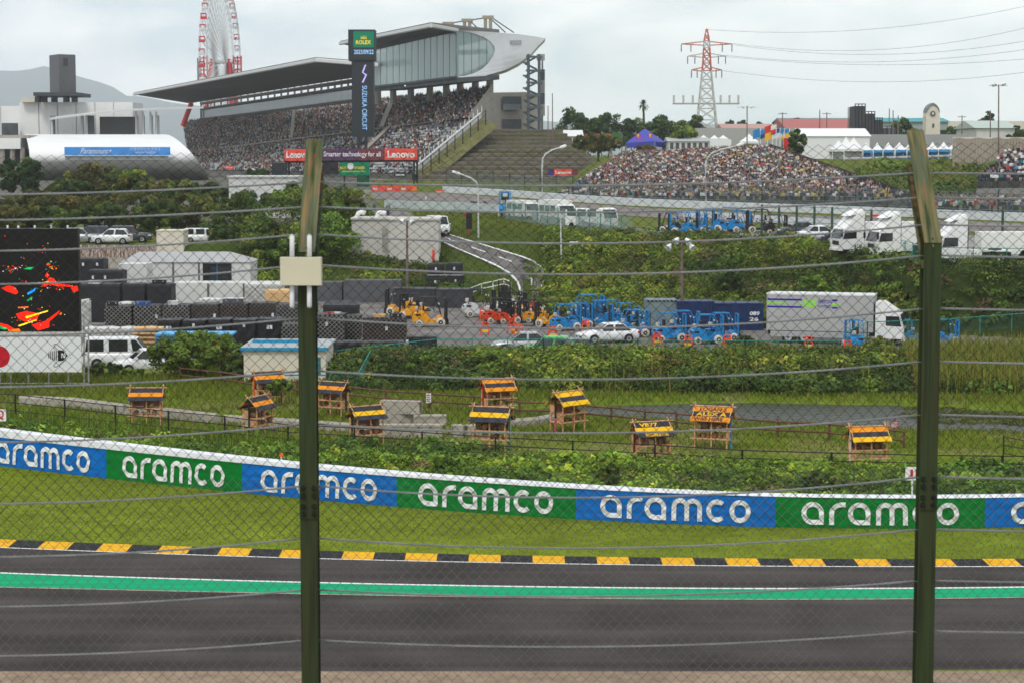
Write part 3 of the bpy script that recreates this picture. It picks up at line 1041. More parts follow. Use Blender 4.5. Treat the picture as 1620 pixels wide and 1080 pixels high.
# strip of rank growth between the barrier and the black rails
xs, ys = jitter_grid(-34, 34, 62, 96, 0.5)
b_, r_ = ci(BAR, xs), ci(RFN, xs)
px_ = 810 + xs / ys * F
left = 1 - ss((px_ - 430) / 120)
keep = (ys > b_ + 0.9) & (ys < r_ + 0.4 - 3.5 * left + 1.6 * (vnoise(xs * 0.5, ys * 0.5, 40) - 0.5)) & (np.abs(px_ - 810) < 1400) & (RNG.random(len(xs)) > 0.35 * left)
xs, ys, left = xs[keep], ys[keep], left[keep]
hh = (0.2 + 0.95 * fbm(xs * 0.55, ys * 0.55, 41) ** 1.5 + 0.25 * RNG.random(len(xs))) * (1 - 0.5 * left)
foliage('undergrowth', np.stack([xs, ys, H(xs, ys) + hh * 0.5], -1), 0.26 + 0.26 * RNG.random(len(xs)), 30, 0.16, PAL_BRIGHT, squash=0.95, jit=0.45, cluster_tint=0.35, patch=0.28)['kind'] = 'stuff'
xs, ys = RNG.uniform(-34, 34, 30000), RNG.uniform(63, 97, 30000)
b_, r_ = ci(BAR, xs), ci(RFN, xs)
px_ = 810 + xs / ys * F
keep = (ys > b_ + 0.6) & (ys < r_ + 1.5) & ((px_ < 520) | (RNG.random(len(xs)) < 0.25)) & (px_ > -500) & (px_ < 2100)
xs, ys = xs[keep], ys[keep]
blades('tall_grass', xs, ys, 0.35 + 0.45 * RNG.random(len(xs)), [(0.11, 0.19, 0.03, 3), (0.075, 0.14, 0.022, 3), (0.17, 0.22, 0.05, 1)], width=0.028)['kind'] = 'stuff'
# meadow around the insect houses
xs, ys = RNG.uniform(-42, 42, 150000), RNG.uniform(74, 124, 150000)
r_, m_ = ci(RFN, xs), ci(M0, xs)
px_ = 810 + xs / ys * F
keep = (ys > r_ - 1) & (ys < m_ + 6) & (pond_depth(xs, ys) < 0.35) & (px_ > -350) & (px_ < 1980) & ((ys < m_) | (px_ < 520))
short = fbm(xs * 0.22, ys * 0.22, 50)
mown = ss((px_ - 600) / 200) * (1 - ss((ys - r_ - 11) / 3))
keep &= (RNG.random(len(xs)) > 0.35 * mown)
xs, ys, short, mown, px_, m_ = xs[keep], ys[keep], short[keep], mown[keep], px_[keep], m_[keep]
gh = (0.10 + 0.30 * short ** 1.5) * (1 - 0.72 * mown) + 0.16 * ss((ys - m_ + 5) / 3)
blades('meadow_grass', xs, ys, gh, [(0.11, 0.155, 0.022, 3), (0.08, 0.125, 0.018, 3), (0.15, 0.175, 0.035, 2), (0.19, 0.165, 0.065, 1.0)], width=0.025)['kind'] = 'stuff'
# mown verge between kerb and barrier: very short blades
xs, ys = RNG.uniform(-34, 34, 90000), RNG.uniform(56, 79, 90000)
keep = (ys > ci(KO, xs) + 0.02) & (ys < ci(BAR, xs) - 0.03)
xs, ys = xs[keep], ys[keep]
blades('verge_grass', xs, ys, 0.035 + 0.05 * RNG.random(len(xs)), [(0.105, 0.15, 0.021, 3), (0.085, 0.13, 0.018, 3), (0.13, 0.16, 0.035, 1)], width=0.02)['kind'] = 'stuff'
# rail side weeds beside the pond, bank of bushes behind it
xs, ys = jitter_grid(-30, 36, 107, 127, 0.62)
m_ = ci(M0, xs)
px_ = 810 + xs / ys * F
keep = (ys > m_ + 0.4 + 1.2 * (vnoise(xs * 0.4, 0 * xs, 60) - 0.5)) & (ys < m_ + 13.5) & (px_ > 505 + 20 * np.sin(ys)) & (px_ < 1950)
xs, ys, px_, m_ = xs[keep], ys[keep], px_[keep], m_[keep]
hh = 0.78 * (0.2 + 1.25 * fbm(xs * 0.28, ys * 0.28, 61) ** 1.3) * (0.55 + 0.45 * ss((ys - m_) / 4)) * (1 - 0.45 * ss((ys - m_ - 9) / 4))
hh = hh * (0.8 + 0.2 * ss((px_ - 1180) / 150)) + 0.35 * np.exp(-((px_ - 1190) / 60) ** 2)
foliage('bank_undergrowth', np.stack([xs, ys, H(xs, ys) + hh * 0.6], -1), 0.35 + 0.5 * RNG.random(len(xs)), 52, 0.18, PAL, squash=0.9, jit=0.42, cluster_tint=0.35, patch=0.2)['kind'] = 'stuff'
# reeds at the right and thin weeds on the bank
xs, ys = RNG.uniform(-12, 36, 16000), RNG.uniform(108, 122, 16000)
px_ = 810 + xs / ys * F
keep = (ys > ci(M0, xs) + 0.5) & ((px_ > 1470 + 40 * np.sin(xs)) | (RNG.random(len(xs)) < 0.05 * (px_ > 880)))
xs, ys = xs[keep], ys[keep]
blades('reeds', xs, ys, 1.1 + 0.8 * RNG.random(len(xs)), [(0.16, 0.18, 0.045, 3), (0.12, 0.15, 0.035, 3), (0.22, 0.19, 0.07, 1)], width=0.035, lean=0.35)['kind'] = 'stuff'
# kudzu-covered slope behind the yard
xs, ys = jitter_grid(-2, 62, 146, 214, 0.85)
e0, e1 = ci(E0, xs), ci(E1, xs)
px_ = 810 + xs / ys * F
keep = (ys > e0 + 1.2) & (ys < e1 + 1.2) & (px_ > 846 + 0.6 * (ys - 168)) & (px_ < 1960)
xs, ys = xs[keep], ys[keep]
foliage('slope_undergrowth', np.stack([xs, ys, H(xs, ys) + 0.05 + 0.5 * fbm(xs * 0.3, ys * 0.3, 70) + 0.45 * RNG.random(len(xs))], -1), 0.45 + 0.6 * RNG.random(len(xs)), 60, 0.22,
  [(0.052, 0.094, 0.016, 3), (0.076, 0.122, 0.022, 3), (0.032, 0.06, 0.012, 2.2), (0.11, 0.135, 0.03, 1)], squash=0.7, jit=0.42, cluster_tint=0.35, patch=0.11)['kind'] = 'stuff'
# slope on the other side of the ramp
xs, ys = jitter_grid(-30, 0, 186, 222, 0.95)
px_ = 810 + xs / ys * F
e0, e1 = ci(E0, xs), ci(E1, xs)
t_ = (ys - e0) / (e1 - e0)
keep = (t_ > 0.05) & (t_ < 0.97) & (px_ > 380) & (px_ < 640 + 130 * (1 - t_))
xs, ys = xs[keep], ys[keep]
foliage('hillside_undergrowth', np.stack([xs, ys, H(xs, ys) + 0.2], -1), 0.6 + 0.4 * RNG.random(len(xs)), 40, 0.24, PAL, squash=0.6, patch=0.13)['kind'] = 'stuff'
# rough grass on the infield slope right of the ramp and plateau
xs, ys = RNG.uniform(-14, 12, 15000), RNG.uniform(186, 262, 15000)
px_ = 810 + xs / ys * F
keep = (px_ > 655) & (px_ < 905)
xs, ys = xs[keep], ys[keep]
blades('infield_grass', xs, ys, 0.12 + 0.2 * RNG.random(len(xs)), [(0.10, 0.13, 0.03, 3), (0.08, 0.115, 0.022, 3), (0.16, 0.15, 0.05, 1)], width=0.06)['kind'] = 'stuff'
# far right slope below the tents
xs, ys = jitter_grid(40, 100, 296, 346, 1.5)
px_ = 810 + xs / ys * F
keep = (px_ > 1330) & (px_ < 1800) & (ys < 333) & (ys > 308)
xs, ys = xs[keep], ys[keep]
foliage('far_slope_undergrowth', np.stack([xs, ys, H(xs, ys) + 0.3], -1), 0.9 + 0.6 * RNG.random(len(xs)), 26, 0.55,
  [(0.06, 0.11, 0.022, 3), (0.085, 0.13, 0.025, 3), (0.11, 0.12, 0.04, 1)], squash=0.6, patch=0.07)['kind'] = 'stuff'
# ------------------------------------------------------------------ trees and bushes as things
def tree(name, label, base, h, rx, pal, trunk=0.3, n=60, per=90, leaf=0.4, ry=None, group=None, cat='tree', tr=0.12, shape='round', seed=0):
 o = thing(name, label, cat, tuple(base), group=group)
 ry = ry or rx
 rs = random.Random(seed + int(base[0] * 13 + base[1] * 7))
 b = Vector(base)
 th = h * trunk
 mb = MB()
 top = b + Vector((0.05 * h * rs.uniform(-1, 1), 0, th + 0.25 * h))
 mb.path([b - Vector((0, 0, 0.2)), b + Vector((0.02 * h, 0, th * 0.6)), top], [tr, tr * 0.8, tr * 0.3], 7)
 for _ in range(6):
  a = rs.uniform(0, 6.28)
  s = b + (top - b) * rs.uniform(0.45, 0.9)
  e = s + Vector((math.cos(a) * rx * 0.6, math.sin(a) * ry * 0.6, h * rs.uniform(0.1, 0.28)))
  mb.tube(s, e, tr * 0.4, 5, tr * 0.12)
 mb.build('trunk', M_BARK, o, world=True)
 pts, rad = [], []
 cz, hz = b.z + th + (h - th) / 2, (h - th) / 2
 for _ in range(n):
  while True:
   u = [rs.uniform(-1, 1) for _ in range(3)]
   q = u[0] ** 2 + u[1] ** 2 + u[2] ** 2
   if shape == 'cone':
    if u[0] ** 2 + u[1] ** 2 < ((1 - u[2]) / 2) ** 2:
     break
   elif 0.2 < q < 0.9:
    break
  wob = 1 + 0.22 * math.sin(5 * math.atan2(u[1], u[0]) + seed)
  pts.append((b.x + u[0] * rx * 0.86 * wob, b.y + u[1] * ry * 0.86, cz + u[2] * hz * 0.88))
  rad.append(min(rx, hz) * rs.uniform(0.2, 0.38))
 foliage('crown', pts, rad, per, leaf, pal, parent=o, squash=0.8, low=-0.6, fill=0.3, jit=0.4, cluster_tint=0.35)
 return o
def bush(label, px, pyt, pyb, wpx, Y, pal, leaf=None, n=46, per=70, group=None, name='bush', trunk=0.08, cat='bush', seed=1):
 """bush seen between the photo heights pyt (top) and pyb (foot) at depth Y"""
 b, t = P(px, pyb, Y), P(px, pyt, Y)
 b.z = min(b.z, Hs(b.x, b.y) + 0.1) if pyb < 600 else b.z
 h = t.z - b.z
 return tree(name, label, b, h, wpx / 2 / F * Y, pal, trunk=trunk, n=n, per=per, leaf=leaf or max(0.12, Y * 0.0013), group=group, cat=cat, tr=0.06 + h * 0.012, seed=seed)
# ------------------------------------------------------------------ field: rails, insect houses, concrete, pond
ORD = ['first', 'second', 'third', 'fourth', 'fifth', 'sixth', 'seventh', 'eighth', 'ninth', 'tenth', 'eleventh', 'twelfth']
M_BLKRAIL = M('black_rail_paint', (0.018, 0.018, 0.018), rough=0.5, var=0.3, scale=5)
rail = thing('black_rail_fence', 'low black metal rail fence with three rails running behind the barrier', 'fence', tuple(gp(800, ci(RFN, 0.0) + 0.0)))
_ppx = [-230, -140, -55, 25, 103, 183, 267, 356, 456, 561, 668, 784, 906, 1036, 1174, 1315, 1460, 1585, 1730, 1880]
_tops = np.array([(25, 623.5), (103, 632), (183, 641), (267, 650), (356, 658), (456, 671), (561, 676), (668, 683), (784, 691), (906, 697), (1036, 703), (1200, 713), (1450, 719), (1620, 721)])
_pxr = np.linspace(-900, 2500, 140)
rp = []
for px in _ppx:
 x, y = np.interp(px, _pxr, RFN[0]), np.interp(px, _pxr, RFN[1])
 z0 = Hs(x, y)
 zt = P(px, np.interp(px, _tops[:, 0], _tops[:, 1]) if -1 < px < 1621 else (620 if px < 0 else 722), y).z
 zt = max(z0 + 0.7, min(zt, z0 + 1.25))
 rp.append((x, y, z0, zt))
 MB().bx(x - 0.035, x + 0.035, y - 0.035, y + 0.035, z0 - 0.1, zt + 0.03).build('post', M_BLKRAIL, rail, world=True)
for a, b in zip(rp, rp[1:]):
 for f in (1.0, 0.66, 0.32):
  p0 = (a[0], a[1] - 0.02, a[2] + (a[3] - a[2]) * f)
  p1 = (b[0], b[1] - 0.02, b[2] + (b[3] - b[2]) * f)
  MB().tube(p0, p1, 0.022, 5).build('rail', M_BLKRAIL, rail, world=True)
# short side piece of the rail at the right
p0, p1 = hit(1587, 735, 60), hit(1660, 745, 60)
sr = thing('side_rail', 'short black rail section standing behind the main rail near the right edge', 'fence', tuple(p0))
MB().tube(p0, p0 + Vector((0, 0, 1.25)), 0.03, 5).build('post', M_BLKRAIL, sr, world=True)
for f in (1.2, 0.85, 0.5):
 MB().tube(p0 + Vector((0, 0, f)), p1 + Vector((0, 0, f - 0.1)), 0.02, 5).build('rail', M_BLKRAIL, sr, world=True)
M_WOOD = M('cedar_wood', (0.60, 0.31, 0.155), rough=0.75, var=0.22, scale=5, stretch=(1, 1, 0.3))
M_WOODL = M('pale_stripped_wood', (0.56, 0.33, 0.18), rough=0.75, var=0.2, scale=6)
M_WOODD = M('brown_board', (0.30, 0.14, 0.07), rough=0.8, var=0.3, scale=6)
M_CHAR = M('charcoal_board_paint', (0.035, 0.037, 0.05), rough=0.8, var=0.3, scale=5)
M_ORG = M('orange_board_paint', (0.70, 0.25, 0.012), rough=0.8, var=0.2, scale=3, stretch=(0.4, 1, 1), dirt=(0.35, 0.11, 0.02), dirt_at=0.64)
M_YEL = M('yellow_board_paint', (0.78, 0.44, 0.01), rough=0.8, var=0.16, scale=3, stretch=(0.4, 1, 1), dirt=(0.4, 0.17, 0.02), dirt_at=0.66)
M_NEST = M('bamboo_ends', (0.18, 0.12, 0.06), rough=0.9, var=0.6, scale=18)
M_STRAW = M('straw_bundle', (0.45, 0.33, 0.17), rough=0.9, var=0.4, scale=20)
BM = {'k': M_CHAR, 'o': M_ORG, 'y': M_YEL}
def insect_house(label, px, py, rz, boards, postcol, txt=None, sc=1.0, yb=None):
 b = hit(px, py, 60)
 o = thing('insect_house', label, 'insect house', tuple(b), math.radians(rz), 'painted insect houses in the meadow', scale=sc * 1.07)
 L, D, ez, rzh = 0.72, 0.36, 1.18, 1.66
 # legs
 for ix, x in enumerate((-L + 0.06, 0.02, L - 0.06)):
  for y in (-D, D):
   MB().bx(x - 0.024, x + 0.024, y - 0.024, y + 0.024, -0.1, 1.22).build('post', M_WOOD, o)
 # painted gable post
 gx = -L - 0.02 if rz >= 0 else L + 0.02
 pc = postcol if isinstance(postcol, tuple) else (postcol,)
 hz = [(-0.1, 1.6)] if len(pc) == 1 else [(0.62, 1.6), (-0.1, 0.62)]
 for c, (z0, z1) in zip(pc, hz):
  MB().bx(gx - 0.03, gx + 0.03, -0.03, 0.03, z0, z1).build('painted_post', M('post_' + c, {'red': (0.5, 0.015, 0.02), 'orange': (0.7, 0.12, 0.015), 'black': (0.015, 0.017, 0.02), 'teal': (0.0, 0.28, 0.24), 'blue': (0.02, 0.26, 0.55), 'pink': (0.6, 0.08, 0.18), 'wine': (0.11, 0.012, 0.015), 'white': (0.62, 0.58, 0.55)}[c], var=0.12), o)
 # roof boards, three to a slope
 ey, e = 0.56, 0.0
 lx = L + 0.10
 for side in (-1, 1):
  for k in range(3):
   f0, f1 = k / 3 + 0.004, (k + 1) / 3 - 0.004
   y0, z0 = side * ey * f0, rzh - (rzh - ez + 0.04) * f0
   y1, z1 = side * ey * f1, rzh - (rzh - ez + 0.04) * f1
   t = 0.022
   nx = Vector((0, side * 0.62, 0.78)) * (t + 0.003 * k)
   skew = 0.03 * (1 if k == 1 else 0)
   a = [(-lx, y0, z0), (lx, y0, z0), (lx - skew, y1, z1), (-lx + skew * 0, y1, z1)]
   mb = MB().hexa([Vector(q) for q in a] + [Vector(q) + nx for q in a])
   rb = mb.build('roof_board', BM[boards[k]], o)
   if txt and side == -1 and txt[k]:
    tm = MB()
    f = txt[k]
    put_text(tm, f[0], Vector((-lx + f[2], y1, z1)) + nx + Vector((0, -0.004, 0.006)) + Vector((0, y0 - y1, z0 - z1)) * 0.12,
                         (f[3], 0, 0), Vector((0, y0 - y1, z0 - z1)) * 0.76, bold=0.03)
    tm.build('lettering', BM[f[1]], rb)
 # rafters with crossed tips, ridge pole
 for x in (-lx + 0.05, lx - 0.05):
  for side in (-1, 1):
   MB().tube((x, side * ey * 1.04, ez - 0.06), (x, -side * 0.17, rzh + 0.19), 0.026, 5).build('rafter', M_WOODL, o)
 MB().tube((-lx - 0.12, 0, rzh + 0.05), (lx + 0.12, 0, rzh + 0.05), 0.03, 6).build('ridge_pole', M_WOODL, o)
 # shelves and rails
 for z in (0.45, 0.80):
  MB().bx(-L, L, -D + 0.03, D - 0.03, z - 0.03, z).build('shelf', M_WOOD, o)
  MB().bx(-L - 0.14, L + 0.14, -D - 0.055, -D - 0.026, z - 0.035, z + 0.005).build('shelf_rail', M_WOODL, o)
 # side panels: brick-like halves of boards, back boards
 for x in (-L + 0.02, L - 0.05):
  MB().bx(x, x + 0.03, -D + 0.03, -0.03, 0.47, 0.80).build('side_panel', M_WOOD, o)
  MB().bx(x, x + 0.03, 0.035, D - 0.03, 0.82, 1.14).build('side_panel', M_WOOD, o)
 MB().bx(-L + 0.05, L - 0.05, D - 0.06, D - 0.035, 0.82, 1.15).build('back_board', M_WOODD, o)
 # nesting bundles
 rs = random.Random(int(px))
 for z in (0.45, 0.80):
  x = -L + 0.1
  while x < L - 0.2:
   w = rs.uniform(0.14, 0.3)
   h = rs.uniform(0.12, 0.27)
   if rs.random() < 0.75:
    MB().lathe([(h * 0.48, -0.2), (h * 0.5, 0.0), (h * 0.47, 0.2)], 7, (x + w / 2, -0.05, z + h / 2), axis='y').build('nesting_bundle', rs.choice([M_NEST, M_STRAW, M_WOODD, M_NEST]), o)
   x += w + 0.03
 return o
insect_house('insect house with charcoal and orange roof boards seen squarely from the front', 233, 671, 3, 'kok', 'wine', sc=0.98)
insect_house('insect house with one orange board and an orange gable post behind a smaller-looking one', 424, 640, 28, 'kok', 'orange', sc=0.97)
insect_house('insect house turned gable-on with a black gable post by the concrete kerb', 408, 686, 66, 'kok', 'black', sc=0.98)
insect_house('insect house with an orange middle board just beside the tall fence post', 528, 656, -26, 'kok', 'black', sc=0.93)
insect_house('insect house with one yellow board leaning over the culvert blocks', 580, 702, 33, 'kyk', 'black', sc=0.95)
insect_house('insect house with a teal gable post and one yellow board', 778, 711, -17, 'kyk', 'teal', sc=1.05)
insect_house('insect house with two orange boards and a red gable post at the back', 787, 655, 23, 'oko', 'red', sc=1.0)
insect_house('insect house with yellow boards and a black and pink gable post', 898, 681, 44, 'yky', ('black', 'pink'), sc=1.05)
insect_house('insect house with yellow lettering VB77 on its dark top board', 1030, 733, 21, 'kyk', 'wine', sc=1.0,
             txt=[('VB77', 'y', 0.24, 0.8), None, ('WELCOME BOTTAS', 'y', 0.34, 1.0)])
insect_house('insect house with orange boards lettered ALEX and a blue gable post', 1128, 709, -21, 'oko', 'blue', sc=1.05,
             txt=[('LOGAN S', 'k', 0.3, 1.1), ('ALEX A', 'y', 0.2, 1.25), ('WAS HERE', 'k', 0.14, 1.2)])
insect_house('insect house with orange, black and yellow boards and a white post at the right', 1372, 741, 12, 'oky', 'white', sc=0.98)
# concrete kerb line and culvert blocks lying in the meadow
M_CONC = M('weathered_concrete', (0.36, 0.33, 0.28), rough=0.9, var=0.2, scale=2.2, dirt=(0.12, 0.11, 0.09), dirt_at=0.56, bump=0.3)
def kerb_line(label, pts, w=0.34, h=0.42):
 ps = [hit(px, py, 60) for px, py in pts]
 o = thing('concrete_kerb', label, 'kerb', tuple(ps[0]))
 n = 0
 for a, b in zip(ps, ps[1:]):
  d = (b - a)
  m = max(1, int(round(d.length / 2.0)))
  for i in range(m):
   p, q = a + d * (i / m + 0.004), a + d * ((i + 1) / m - 0.004)
   t = (q - p).normalized()
   s = Vector((-t.y, t.x, 0)) * w / 2
   mb = MB()
   prof = [(-1, -0.1), (1, -0.1), (1, h * 0.72), (0.55, h * 0.96), (-0.4, h), (-1, h * 0.7)]
   va = [p + s * k + Vector((0, 0, z)) for k, z in prof]
   vb = [q + s * k + Vector((0, 0, z)) for k, z in prof]
   nn = len(prof)
   mb.add(va + vb, [(k, (k + 1) % nn, nn + (k + 1) % nn, nn + k) for k in range(nn)] + [tuple(range(nn - 1, -1, -1)), tuple(range(nn, 2 * nn))])
   mb.build('kerb_block', M_CONC, o, world=True)
 return o
kerb_line('line of weathered concrete kerb blocks running behind the front-on insect house', [(32, 639), (120, 644), (200, 654), (270, 661), (345, 670)], h=0.5)
kerb_line('line of concrete kerb blocks running past the tall fence post', [(356, 669), (400, 672), (470, 676), (560, 683), (610, 690)], h=0.42)
kerb_line('curved concrete kerb beside the insect house with the pink post', [(810, 676), (850, 672), (885, 666)], h=0.42)
def culvert(label, px, py, wpx, hh, dz=0.0, depth=0.55, open_=True, rz=0.0):
 b = hit(px, py, 60)
 w = wpx / F * b.y / 2
 o = thing('culvert_block', label, 'concrete block', (b.x, b.y, b.z + dz), rz, 'concrete culvert blocks in the meadow')
 mb = MB()
 if open_:
  mb.bx(-w, w, 0, 0.06, 0, hh); mb.bx(-w, w, depth - 0.06, depth, 0, hh); mb.bx(-w, w, 0.06, depth - 0.06, 0, 0.06); mb.bx(-w, w, 0.06, depth - 0.06, hh - 0.06, hh)
 else:
  mb.bx(-w, w, 0, depth, 0, hh)
  mb.bx(-w, w, -0.03, 0, hh * 0.82, hh)
 mb.build('block', M_CONC, o)
 return o
culvert('topmost hollow concrete block on the stack beside the small sign', 632, 672, 66, 0.62, dz=0.55, rz=-0.25)
culvert('hollow concrete block under the topmost one', 625, 672, 60, 0.54, rz=0.15)
culvert('long concrete block lying to the right of the block stack', 680, 674, 52, 0.52, open_=False)
culvert('long concrete block in front of the block stack', 640, 692, 120, 0.58, open_=False)
culvert('hollow concrete block at the end of the front block', 725, 692, 16, 0.55, rz=0.2)
culvert('small hollow concrete block behind the teal-posted insect house', 752, 690, 26, 0.5, rz=0.4)
# brown timber-look rail along the pond
M_BRAIL = M('brown_log_rail', (0.13, 0.065, 0.04), rough=0.85, var=0.3, scale=4, stretch=(0.4, 0.4, 1))
pr = [(285, 603), (350, 610), (420, 620), (470, 626), (540, 634), (610, 640), (680, 646), (750, 650), (822, 659), (895, 663), (967, 669), (1020, 674), (1070, 679), (1150, 687), (1230, 692), (1312, 697), (1370, 702), (1430, 708)]
lr = thing('log_rail_fence', 'brown log rail fence between the insect houses and the pond', 'fence', tuple(hit(800, 655, 70)))
pts = [hit(px, py, 70) for px, py in pr]
for a in pts:
 MB().tube(a - Vector((0, 0, 0.1)), a + Vector((0, 0, 0.86)), 0.06, 7).build('post', M_BRAIL, lr, world=True)
for i, (a, b) in enumerate(zip(pts, pts[1:])):
 for z in (0.76, 0.36):
  j = 0.03 * math.sin(i * 2.1)
  MB().tube(a + Vector((0, -0.06, z + j)), b + Vector((0, -0.06, z - j)), 0.05, 6).build('rail', M_BRAIL, lr, world=True)
def small_sign(label, px, py, w, h, Y=None, cols=((0.7, 0.7, 0.7), (0.3, 0.05, 0.05))):
 b = hit(px, py + 18, 70)
 o = thing('notice_board', label, 'sign', tuple(b))
 MB().tube(b, b + Vector((0, 0, 1.0)), 0.03, 6).build('stake', M_BRAIL, o, world=True)
 c = P(px, py, b.y - 0.06)
 MB().bx(c.x - w / 2, c.x + w / 2, c.y, c.y + 0.02, c.z - h / 2, c.z + h / 2).build('board', M('notice_' + str(px), cols[0], var=0.1), o, world=True)
 mb = MB()
 for k in range(4):
  z = c.z + h * (0.3 - 0.2 * k)
  mb.bx(c.x - w * 0.36, c.x + w * (0.36 - 0.1 * (k % 2)), c.y - 0.006, c.y - 0.002, z - h * 0.05, z + h * 0.05)
 mb.build('lettering', M('notice_ink_' + str(px), cols[1]), o, world=True)
small_sign('small white warning notice on the log rail above the block stack', 678, 629, 0.26, 0.5)
small_sign('small red notice on the log rail behind the rightmost insect house', 1415, 671, 0.4, 0.32, cols=((0.35, 0.08, 0.1), (0.6, 0.6, 0.6)))
# pond
M_WATER = bpy.data.materials.new('pond_water')
M_WATER.use_nodes = True
_t = M_WATER.node_tree
_b = _t.nodes['Principled BSDF']
_b.inputs['Base Color'].default_value = (0.03, 0.035, 0.025, 1)
_b.inputs['Roughness'].default_value = 0.3
_b.inputs['IOR'].default_value = 1.4
_tc = _t.nodes.new('ShaderNodeTexCoord')
_mp = _t.nodes.new('ShaderNodeMapping')
_mp.inputs['Scale'].default_value = (0.55, 1.0, 1)
_nz = _t.nodes.new('ShaderNodeTexNoise')
_nz.inputs['Scale'].default_value = 3.2
_nz.inputs['Detail'].default_value = 6
_bp = _t.nodes.new('ShaderNodeBump')
_bp.inputs['Strength'].default_value = 1.0
_bp.inputs['Distance'].default_value = 0.5
_t.links.new(_tc.outputs['Object'], _mp.inputs[0])
_t.links.new(_mp.outputs[0], _nz.inputs['Vector'])
_t.links.new(_nz.outputs['Fac'], _bp.inputs['Height'])
_t.links.new(_bp.outputs[0], _b.inputs['Normal'])
tag(MB().quad((-4, 90, ZW), (46, 90, ZW), (46, 112, ZW), (-4, 112, ZW)).build('pond_water', M_WATER), kind='structure')
# ------------------------------------------------------------------ yard surfaces
M_YARD = asphalt('yard_asphalt', (0.17, 0.158, 0.15), streak=(0.3, 0.3, 1), var=0.12, grain=20)
_x = np.linspace(-110, 110, 120)
g0 = [(x, float(ci(M0, x)) + 15.6, ZL + 0.012) for x in _x]
g1 = [(x, float(ci(E0, x)) + 0.4, ZL + 0.012) for x in _x]
tag(MB().grid([g0, g1]).build('yard_pavement', M_YARD), kind='structure')
def hit_ribbon(name, left, right, mat, lift, n=36, m=5, kind='structure'):
 def along(pts, t):
  s = np.linspace(0, 1, len(pts))
  return np.interp(t, s, [p[0] for p in pts]), np.interp(t, s, [p[1] for p in pts])
 g = []
 for i in range(n):
  a, b = along(left, i / (n - 1)), along(right, i / (n - 1))
  row = []
  for j in range(m):
   f = j / (m - 1)
   q = hit(a[0] + (b[0] - a[0]) * f, a[1] + (b[1] - a[1]) * f, 125)
   row.append(q + Vector((0, 0, lift)))
  g.append(row)
 o = MB().grid(g).build(name, mat)
 if kind:
  tag(o, kind=kind)
 return o
M_ROAD = asphalt('service_road_asphalt', (0.14, 0.13, 0.127), streak=(0.3, 0.3, 1), var=0.12, grain=20)
RL = [(690, 380), (712, 392), (740, 404), (765, 415), (790, 427), (806, 438), (817, 450), (822, 464), (820, 482)]
RR = [(697, 368), (730, 379), (765, 389), (805, 401), (840, 412), (860, 424), (864, 440), (858, 458), (850, 482)]
hit_ribbon('service_ramp', RL, RR, M_ROAD, 0.10)
def lane(name, t0, t1, f0, f1):
 def pick(f):
  return [(a[0] + (b[0] - a[0]) * f, a[1] + (b[1] - a[1]) * f) for a, b in zip(RL, RR)]
 A, B = pick(f0), pick(f1)
 n = len(A)
 s = np.linspace(0, 1, n)
 ts = np.linspace(t0, t1, 14)
 L = [(np.interp(t, s, [p[0] for p in A]), np.interp(t, s, [p[1] for p in A])) for t in ts]
 R_ = [(np.interp(t, s, [p[0] for p in B]), np.interp(t, s, [p[1] for p in B])) for t in ts]
 hit_ribbon(name, L, R_, M_LINE, 0.14, n=14, m=2)
lane('lane_line', 0, 0.97, 0.02, 0.09)
lane('lane_line', 0, 0.97, 0.92, 0.99)
for a in (0.05, 0.22, 0.39, 0.56, 0.73):
 lane('lane_dash', a, a + 0.09, 0.49, 0.54)
# teal mesh fence along the bank
M_TEAL = M('teal_fence_paint', (0.03, 0.22, 0.19), rough=0.5, var=0.15)
M_TEALW = M('teal_mesh_wire', (0.05, 0.24, 0.21), rough=0.5, var=0.15)
def teal_fence(label, pts, h, step_posts=2.2, mesh=True, r=0.006, p=0.2):
 ps = [Vector(q) for q in pts]
 o = thing('teal_mesh_fence', label, 'fence', tuple(ps[0]))
 for a, b in zip(ps, ps[1:]):
  d = b - a
  n = max(1, int(round(d.length / step_posts)))
  for i in range(n + 1):
   q = a + d * i / n
   MB().tube(q - Vector((0, 0, 0.2)), q + Vector((0, 0, h + 0.06)), 0.035, 6).build('post', M_TEAL, o, world=True)
  MB().tube(a + Vector((0, 0, h)), b + Vector((0, 0, h)), 0.03, 5).build('top_rail', M_TEAL, o, world=True)
  if mesh:
   ln = d.length
   def mp(s, t, dd, a=a, d=d, ln=ln):
    return np.array(a)[None, None] + np.array(d)[None, None] * (s / ln)[..., None] + np.stack([0 * s, dd, t], -1)
   chain_link('mesh_panel', mp, 0, ln, 0.0, h, p, p, r, M_TEALW, o)
 return o
def crest(px, dy=9.5):
 Y = 119.5
 for _ in range(4):
  x = (px - 810) / F * Y
  Y = float(ci(M0, x)) + dy
 return Vector((x, Y, Hs(x, Y)))
teal_fence('teal chain link fence along the top of the overgrown bank', [crest(p) for p in (512, 690, 860, 1010, 1180, 1330)], 1.15)
teal_fence('teal chain link fence rising towards the right edge above the reeds', [P(1338, 548, 124), P(1372, 532, 126), P(1500, 527, 127), P(1700, 512, 128)], 0.9)
teal_fence('bright teal mesh fence sagging beside the small cream building', [crest(520, 1.0), crest(565, 0.5), crest(585, 6)], 1.0)
